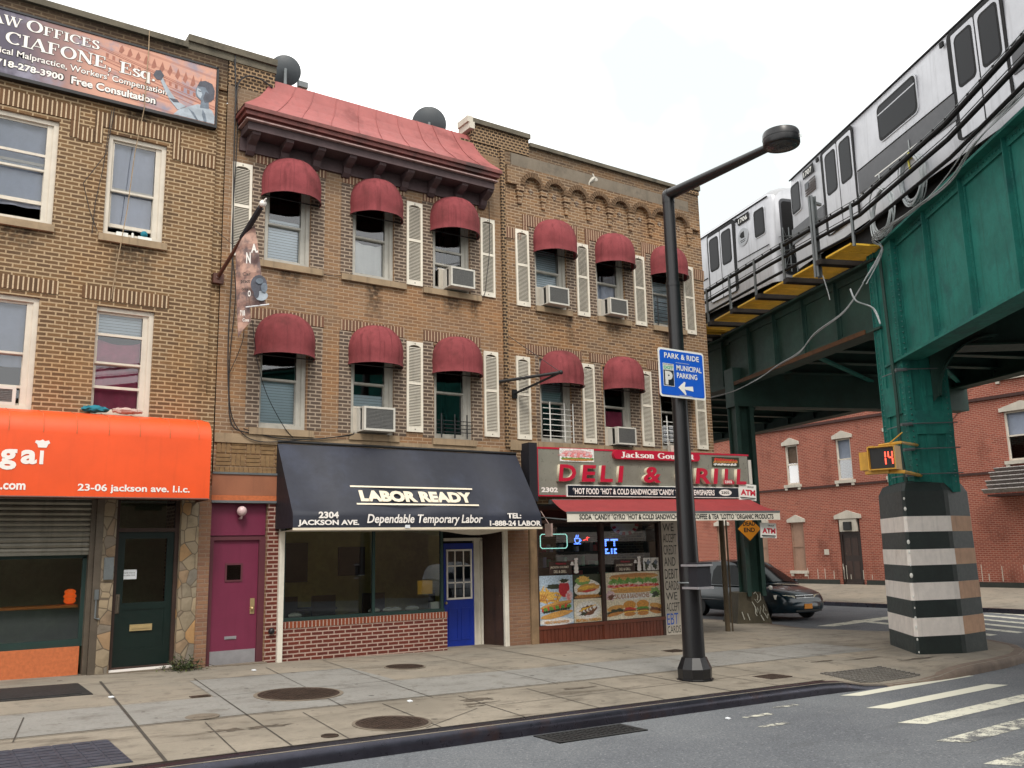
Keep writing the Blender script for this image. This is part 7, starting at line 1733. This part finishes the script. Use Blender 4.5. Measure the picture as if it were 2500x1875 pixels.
make_train('farther subway car numbered 1706 with a round logo, half behind the brick corner', (q.x, q.y), 16.0, -1, '1706', False)

# ------------------------------------------------------------------ red house across the side street
RX = 36.0
rh = thing('brick_house', 'long red brick house with white lintels across the side street', 'building', (RX, 8, -.1))
RW = [(12.42,13.16,4.62,6.55),(9.45,10.25,4.62,6.55),(6.75,7.60,4.62,6.6),(15.4,16.2,4.62,6.5),(.95,2.42,4.80,6.75),(12.42,13.18,.52,2.80),(14.62,15.32,.52,2.80),(17.2,17.95,.52,2.8),(6.6,7.4,.52,2.8),(18.2,19.0,4.62,6.5)]
RT = [(12.42,13.16,8.1,9.9),(9.45,10.25,8.1,9.9),(6.75,7.6,8.1,9.9),(.95,2.45,8.15,10.0),(15.4,16.2,8.1,9.9),(3.9,4.7,8.1,9.9)]
mb = MB(); tmp = MB(); facade(tmp, -4, 40, -1.2, 11.4, RW+RT+[(9.35,10.48,-.10,2.85)], dep=.2)
mb.v = [Vector((RX+q.y, q.x, q.z)) for q in tmp.v]; mb.f = tmp.f; mb.m = tmp.m
mb.box(RX+.02,RX+10,-4,-3.98,-1.2,11.4).box(RX+.02,RX+10,-3.9,40,11.2,11.3).box(RX+3,RX+3.1,-3.9,40,-1,11.2)
mb.build('wall', g['brick_red'], rh, rec=False)
M('belt_brown', S(84,52,46,.58), .85, var=.2, vs=4)
MB().box(RX-.10,RX,-4,40,7.32,7.44).box(RX-.06,RX,-4,40,4.36,4.45).build('belt_course', g['belt_brown'], rh)
MB().box(RX-.20,RX,-4,40,10.9,11.4).build('cornice', g['belt_brown'], rh)
M('plinth', S(58,62,56,.58), .85, var=.2); MB().box(RX-.06,RX+.02,-4,9.2,-.6,.12).box(RX-.06,RX+.02,10.62,40,-.6,.12).build('plinth', g['plinth'], rh)
def rwin(y0, y1, z0, z1, kind):
    mb = MB()
    for (a, b_, c_, d_) in ((y0,y0+.07,z0,z1),(y1-.07,y1,z0,z1),(y0+.07,y1-.07,z1-.07,z1),(y0+.07,y1-.07,z0,z0+.08),(y0+.07,y1-.07,(z0+z1)/2-.03,(z0+z1)/2+.03)): mb.box(RX+.05, RX+.15, a, b_, c_, d_)
    w_ = mb.build('window', g['vinyl_cream' if kind != 'board' else 'board_tan'], rh)
    if kind == 'board': MB().box(RX+.08,RX+.1,y0+.07,y1-.07,z0+.08,z1-.07).build('board', g['board_tan'], w_)
    else:
        MB().quad((RX+.1,y0+.07,z0+.08),(RX+.1,y1-.07,z0+.08),(RX+.1,y1-.07,z1-.07),(RX+.1,y0+.07,z1-.07)).build('pane', g['glass_upper'], w_, rec=False)
        MB().box(RX+.2,RX+.22,y0,y1,z0+(z1-z0)*(.0 if kind == 'full' else .5),z1).build('blind', g['curtain_sheer' if kind != 'full' else 'board_tan'], w_)
    MB().prism([(y0-.14,z1),(y1+.14,z1),(y1+.14,z1+.14),((y0+y1)/2,z1+.36),(y0-.14,z1+.14)], lambda a, b_, d: (RX-d, a, b_), -.02, .07).build('lintel', g['lintel_white'], w_)
    MB().box(RX-.12,RX+.04,y0-.12,y1+.12,z0-.14,z0-.003).box(RX-.10,RX,y0-.08,y0+.06,z0-.26,z0-.142).box(RX-.10,RX,y1-.06,y1+.08,z0-.26,z0-.142).build('sill', g['lintel_white'], w_)
for i, q in enumerate(RW): rwin(*q, 'board' if q[2] < 1 else ('half' if i in (1, 4) else 'full'))
for q in RT: rwin(*q, 'half')
mb = MB().box(RX+.06,RX+.14,9.35,10.48,-.1,.0).box(RX+.06,RX+.16,9.35,9.47,-.1,2.85).box(RX+.06,RX+.16,10.36,10.48,-.1,2.85).box(RX+.06,RX+.16,9.47,10.36,2.16,2.26); mb.build('door_frame', g['door_dark'], rh)
dr = MB().box(RX+.10,RX+.14,9.47,10.36,-.08,2.16).build('door', g['door_dark'], rh)
mb = MB()
for zz in (.15, 1.2): mb.box(RX+.09,RX+.10,9.58,9.86,zz,zz+.8).box(RX+.09,RX+.10,9.96,10.25,zz,zz+.8)
mb.build('door_panel', g['wood_door'], dr)
MB().box(RX-.05,RX+.1,9.48,10.38,2.28,2.84).build('transom_panel', g['lintel_white'], rh)
MB().box(RX-.14,RX-.052,9.72,10.12,2.34,2.72).box(RX-.15,RX-.14,9.75,10.09,2.37,2.69).build('transom_vent', g['signal_black'], rh)
MB().prism([(9.22,2.86),(10.62,2.86),(10.62,3.02),(9.92,3.24),(9.22,3.02)], lambda a, b_, d: (RX-d, a, b_), -.02, .08).build('lintel', g['lintel_white'], rh)
MB().box(RX-.5,RX,9.2,10.6,-.4,-.1).build('step', g['cement'], rh)
mb = MB()
for i in range(6):
    zz = 4.55-.17*i; x = RX-.02-.17*i
    for k in range(18): y = -1.4+.25*k+(.12 if i % 2 else 0); mb.obox((x-.08, y, zz-.07), (.09,0,-.075), (0,.118,0), (.012,0,.014))
mb.build('shingled_hood', g['slate'], rh); MB().box(RX-.9,RX,-1.6,2.95,3.42,3.5).build('hood_soffit', g['belt_brown'], rh)
MB().box(RX-.03,RX,11.08,11.33,1.25,1.5).build('placard', g['lintel_white'], rh)
mb = MB(); rs = random.Random(6)
for k in range(34): y = rs.uniform(-.5,13); mb.box(RX-.006,RX-.002,y,y+.03,.15,.15+rs.uniform(.2,.7))
mb.build('efflorescence', g['lintel_white'], rh)
MB().tube([(RX-.03,3.9,7.3),(RX-.03,4.6,6.6),(RX-.03,5.6,7.2)], .015, 5).sph((RX-.03,4.6,6.6), .10, 8, 6).build('hung_wire', g['cable_dark'], rh)

# ------------------------------------------------------------------ minivan
van = thing('minivan', 'dark blue green minivan coming down the side street behind the column base', 'car', (22.75, 4.35, -.47), local=True)
def vl(x, y, z_): return Vector((x, y, z_))       # local: +x nose, +y left side
ST = [(-2.36,.42,.80,.78),(-2.30,.30,.98,.88),(-1.6,.24,1.0,.95),(-.6,.22,1.0,.965),(.5,.22,1.0,.965),(1.15,.22,1.0,.95),(1.35,.22,.985,.94),(1.8,.22,.90,.92),(2.10,.24,.82,.87),(2.28,.28,.72,.78),(2.38,.34,.60,.62)]
mb = MB(); k = 13
for (x, zl, zt, w_) in ST:
    h_ = zt-zl
    half = [(0,zl),(w_*.86,zl),(w_*.97,zl+h_*.18),(w_,zl+h_*.45),(w_*.985,zl+h_*.72),(w_*.93,zl+h_*.93),(w_*.80,zl+h_*.985),(0,zt+.03)]
    sec = half+[(-a, b_) for a, b_ in half[-2:0:-1]]
    for a, b_ in sec: mb.v.append(vl(x, a, b_))
    k = len(sec)
for i in range(len(ST)-1):
    for j in range(k): mb.f.append([i*k+j, i*k+(j+1) % k, (i+1)*k+(j+1) % k, (i+1)*k+j]); mb.m.append(0)
mb.f.append(list(range(k))); mb.m.append(0); mb.f.append([(len(ST)-1)*k+j for j in range(k)]); mb.m.append(0)
gs = [(-2.28,1.0,.86,-2.28,1.0,.86),]
T = [(-2.30,.98,.88),(-2.12,1.55,.76),(-1.95,1.70,.70),(-.2,1.74,.68),(.12,1.66,.66),(1.28,1.0,.86)]
ln2 = []      # greenhouse shell: side outline swept across
for (x, z_, w_) in T: ln2.append((vl(x,-w_,z_), vl(x,-w_*.6,z_+.04), vl(x,0,z_+.055), vl(x,w_*.6,z_+.04), vl(x,w_,z_)))
b0 = len(mb.v)
for row in ln2: mb.v += list(row)
for i in range(len(T)-1):
    for j in range(4): mb.f.append([b0+i*5+j, b0+(i+1)*5+j, b0+(i+1)*5+j+1, b0+i*5+j+1]); mb.m.append(0)
for s in (0, 4): mb.f.append([b0+i*5+s for i in range(len(T))]); mb.m.append(0)
body = mb.build('body', g['van_paint'], van, smooth=True, ang=50)
MB().add([vl(1.22,-.78,1.06), vl(1.22,.78,1.06), vl(.20,.60,1.655), vl(.20,-.60,1.655)], [(0,1,2,3)]).build('windscreen', g['glass_van'], van, rec=False) if 'glass_van' in g else None
def lerp3(a, b_, u): return a+(b_-a)*u
gv = bpy.data.materials.new('van_glass'); t, b = nodes(gv); b.inputs['Base Color'].default_value = (.012,.016,.018,1); b.inputs['Roughness'].default_value = .08; b.inputs['Specular IOR Level'].default_value = .12; g['van_glass'] = gv
wsv = []
for (u, w0) in ((.06,.80),(.5,.74),(.93,.62)):
    x = 1.28+(.12-1.28)*u; z_ = 1.0+(1.66-1.0)*u
    for a in (-1,-.6,0,.6,1): wsv.append(vl(x+.012, w0*a, z_+.075 if abs(a) < .3 else z_+.06 if abs(a) < .8 else z_+.02))
MB().add(wsv, [(i*5+j, i*5+j+1, (i+1)*5+j+1, (i+1)*5+j) for i in (0, 1) for j in range(4)]).build('windscreen', gv, van, smooth=True, rec=False)
for s in (-1, 1):
    for (xa, xb, xc, xd) in ((.98,.30,.12,.12),(.06,-.85,-.85,.06),(-.93,-2.10,-2.02,-.93)):
        pts = [(xa,1.03),(xb,1.03),(xc,1.62),(xd,1.62)] if xa > .5 else [(xa,1.03),(xb,1.03),(xc,1.60),(xd,1.62)]
        q = [vl(x, s*((.885-(z_-1.0)/.70*.20)+.012), z_) for x, z_ in pts]
        if xa > .5: q = [vl(1.02, s*.885, 1.03), vl(.08, s*.885, 1.03), vl(.02, s*.715, 1.62), vl(.18, s*.715, 1.62)]
        MB().add(q, [(0,1,2,3)]).build('side_window', gv, van, rec=False)
    MB().tube([vl(.98,s*.90,.55), vl(-1.9,s*.985,.55)], .03, 6).build('side_trim', g['van_trim'], van)
    mb = MB().sph(vl(.92,s*1.02,1.08), .11, 10, 6, 0, (.6,1,.75)); mb.build('mirror', g['van_paint'], van, smooth=True)
    mb = MB(); q = [vl(2.335,s*.36,.60), vl(2.24,s*.66,.61), vl(2.02,s*.885,.64), vl(1.98,s*.885,.76), vl(2.19,s*.66,.76), vl(2.29,s*.36,.73)]
    mb.add(q+[p_+Vector((.02,s*.015,.004)) for p_ in q], [tuple(range(6,12)), (0,1,7,6),(1,2,8,7),(2,3,9,8),(3,4,10,9),(4,5,11,10),(5,0,6,11)]); mb.build('headlight', g['headlight'], van)
    for x in (1.45, -1.45):
        wh = MB().lathe([(.20,-.10),(.315,-.10),(.335,-.06),(.335,.06),(.315,.10),(.20,.10)], vl(x, s*.86, .335), 24, ax='y').build('wheel', g['rubber'], van, smooth=True)
        rm = MB().lathe([(.20,.0),(.20,.10*1),(.17,.085),(.05,.10),(.001,.105)], (0,0,0), 20, ax='y')
        rm.v = [Vector((v.x, v.y*s, v.z))+vl(x, s*.86, .335) for v in rm.v]; rm.build('rim', g['rim_metal'], wh, smooth=True)
mb = MB(); mb.add([vl(2.345,-.34,.59), vl(2.345,.34,.59), vl(2.30,.34,.73), vl(2.30,-.34,.73)], [(0,1,2,3)]); mb.v = [v+Vector((.02,0,0)) for v in mb.v]; gr_ = mb.build('grille', g['van_trim'], van, rec=False)
mb = MB(); mb.tube([vl(2.36,-.35,.60),vl(2.36,.35,.60),vl(2.315,.35,.735),vl(2.315,-.35,.735)], .012, 5, closed=True); mb.tube([vl(2.365,0,.60),vl(2.325,0,.735)], .012, 5).tube([vl(2.35,-.35,.665),vl(2.35,.35,.665)], .010, 5); mb.build('grille_trim', g['chrome'], gr_)
mb = MB(); n = 13
for i in range(n+1):
    a = -1+2*i/n; y = .94*a; x = 2.46-.50*abs(a)**3.2
    for z_, o_ in ((.24,-.08),(.32,.0),(.50,.01),(.55,-.05)): mb.v.append(vl(x+o_, y, z_))
for i in range(n):
    for j in range(3): mb.f.append([i*4+j,(i+1)*4+j,(i+1)*4+j+1,i*4+j+1]); mb.m.append(0)
mb.build('bumper', g['van_paint'], van, smooth=True, rec=False, ang=60)
MB().box(2.465,2.48,-.17,.13,.36,.50).build('number_plate', g['plate_orange'], van)
MB().box(2.455,2.47,-.5,.5,.28,.33).build('air_dam', g['van_trim'], van)
MB().tube([vl(1.3,-.5,1.02),vl(1.0,-.05,1.22)], .010, 4).tube([vl(1.3,.1,1.03),vl(1.0,.55,1.20)], .010, 4).build('wiper', g['van_trim'], van)
van.rotation_euler = (0, 0, R(270-8))
M('white_van', S(226,228,230,.84), .3, coat=.5)
v2 = copy_tree(van); v2.location = (23.6,-22.5,zr(23.6,-22.5)); v2.rotation_euler = (0, 0, 0); v2['label'] = 'white minivan parked across the avenue, visible only as a reflection in glass'
for o in kids(v2):
    if o.data and len(o.material_slots) and o.material_slots[0].material.name == 'van_paint': o.material_slots[0].link = 'OBJECT'; o.material_slots[0].material = g['white_van']

# ------------------------------------------------------------------ weeds at the foot of the stone pier
wd = thing('weed_clump', 'dark green clump of weeds growing at the foot of the stone pier', 'plant', (4.0,-.30,zg(4,-.3)))
rs = random.Random(17); mb = MB(); lf = MB()
for k in range(46):
    a = rs.uniform(0, 2*math.pi); o0 = Vector((4.02+rs.uniform(-.16,.16), -.22+rs.uniform(-.12,.10), zg(4,-.3))); d_ = Vector((math.cos(a)*rs.uniform(.2,1), math.sin(a)*rs.uniform(.2,1)-.35, rs.uniform(.25,1.3))).normalized(); ln_ = rs.uniform(.18,.5)
    pts = [o0+d_*ln_*u+Vector((0,0,-.30*ln_*u*u*1.5)) for u in (0,.33,.66,1)]; pts = [Vector((p_.x, p_.y, max(p_.z, zg(p_.x,p_.y)+.01))) for p_ in pts]; mb.tube(pts, [.005,.004,.003,.002], 4)
    for i in range(10):
        u = rs.uniform(.15, 1); p_ = pts[0]*(1-u)+pts[3]*u+Vector((rs.uniform(-.03,.03), rs.uniform(-.03,.03), rs.uniform(-.02,.05))); p_.z = max(p_.z, zg(p_.x,p_.y)+.012); s1 = Vector((rs.uniform(-1,1), rs.uniform(-1,1), rs.uniform(-.6,.8))).normalized()*rs.uniform(.025,.055); s2 = s1.cross(Vector((rs.uniform(-1,1), rs.uniform(-1,1), 1))).normalized()*rs.uniform(.008,.016)
        lf.add([p_, p_+s1*.5+s2, p_+s1, p_+s1*.5-s2], [(0,1,2,3)], 0 if rs.random() < .75 else 1)
mb.build('stems', g['stem'], wd); lf.build('leaves', [g['leaf'], g['leaf_pale']], wd, rec=False)
mb = MB()
for (x, y) in ((5.55,-5.02),(2.5,-2.6),(4.9,-1.0),(8.6,-7.5)): z_ = zg(x, y) if y > -6.9 else zr(x, y); mb.obox((x, y, z_+.016), (.028,.008,.0), (-.008,.02,.004), (0,0,.006))
tag(mb.build('litter', g['paper_white']), 'scraps of white paper litter scattered on the pavement', 'litter', kind='stuff')
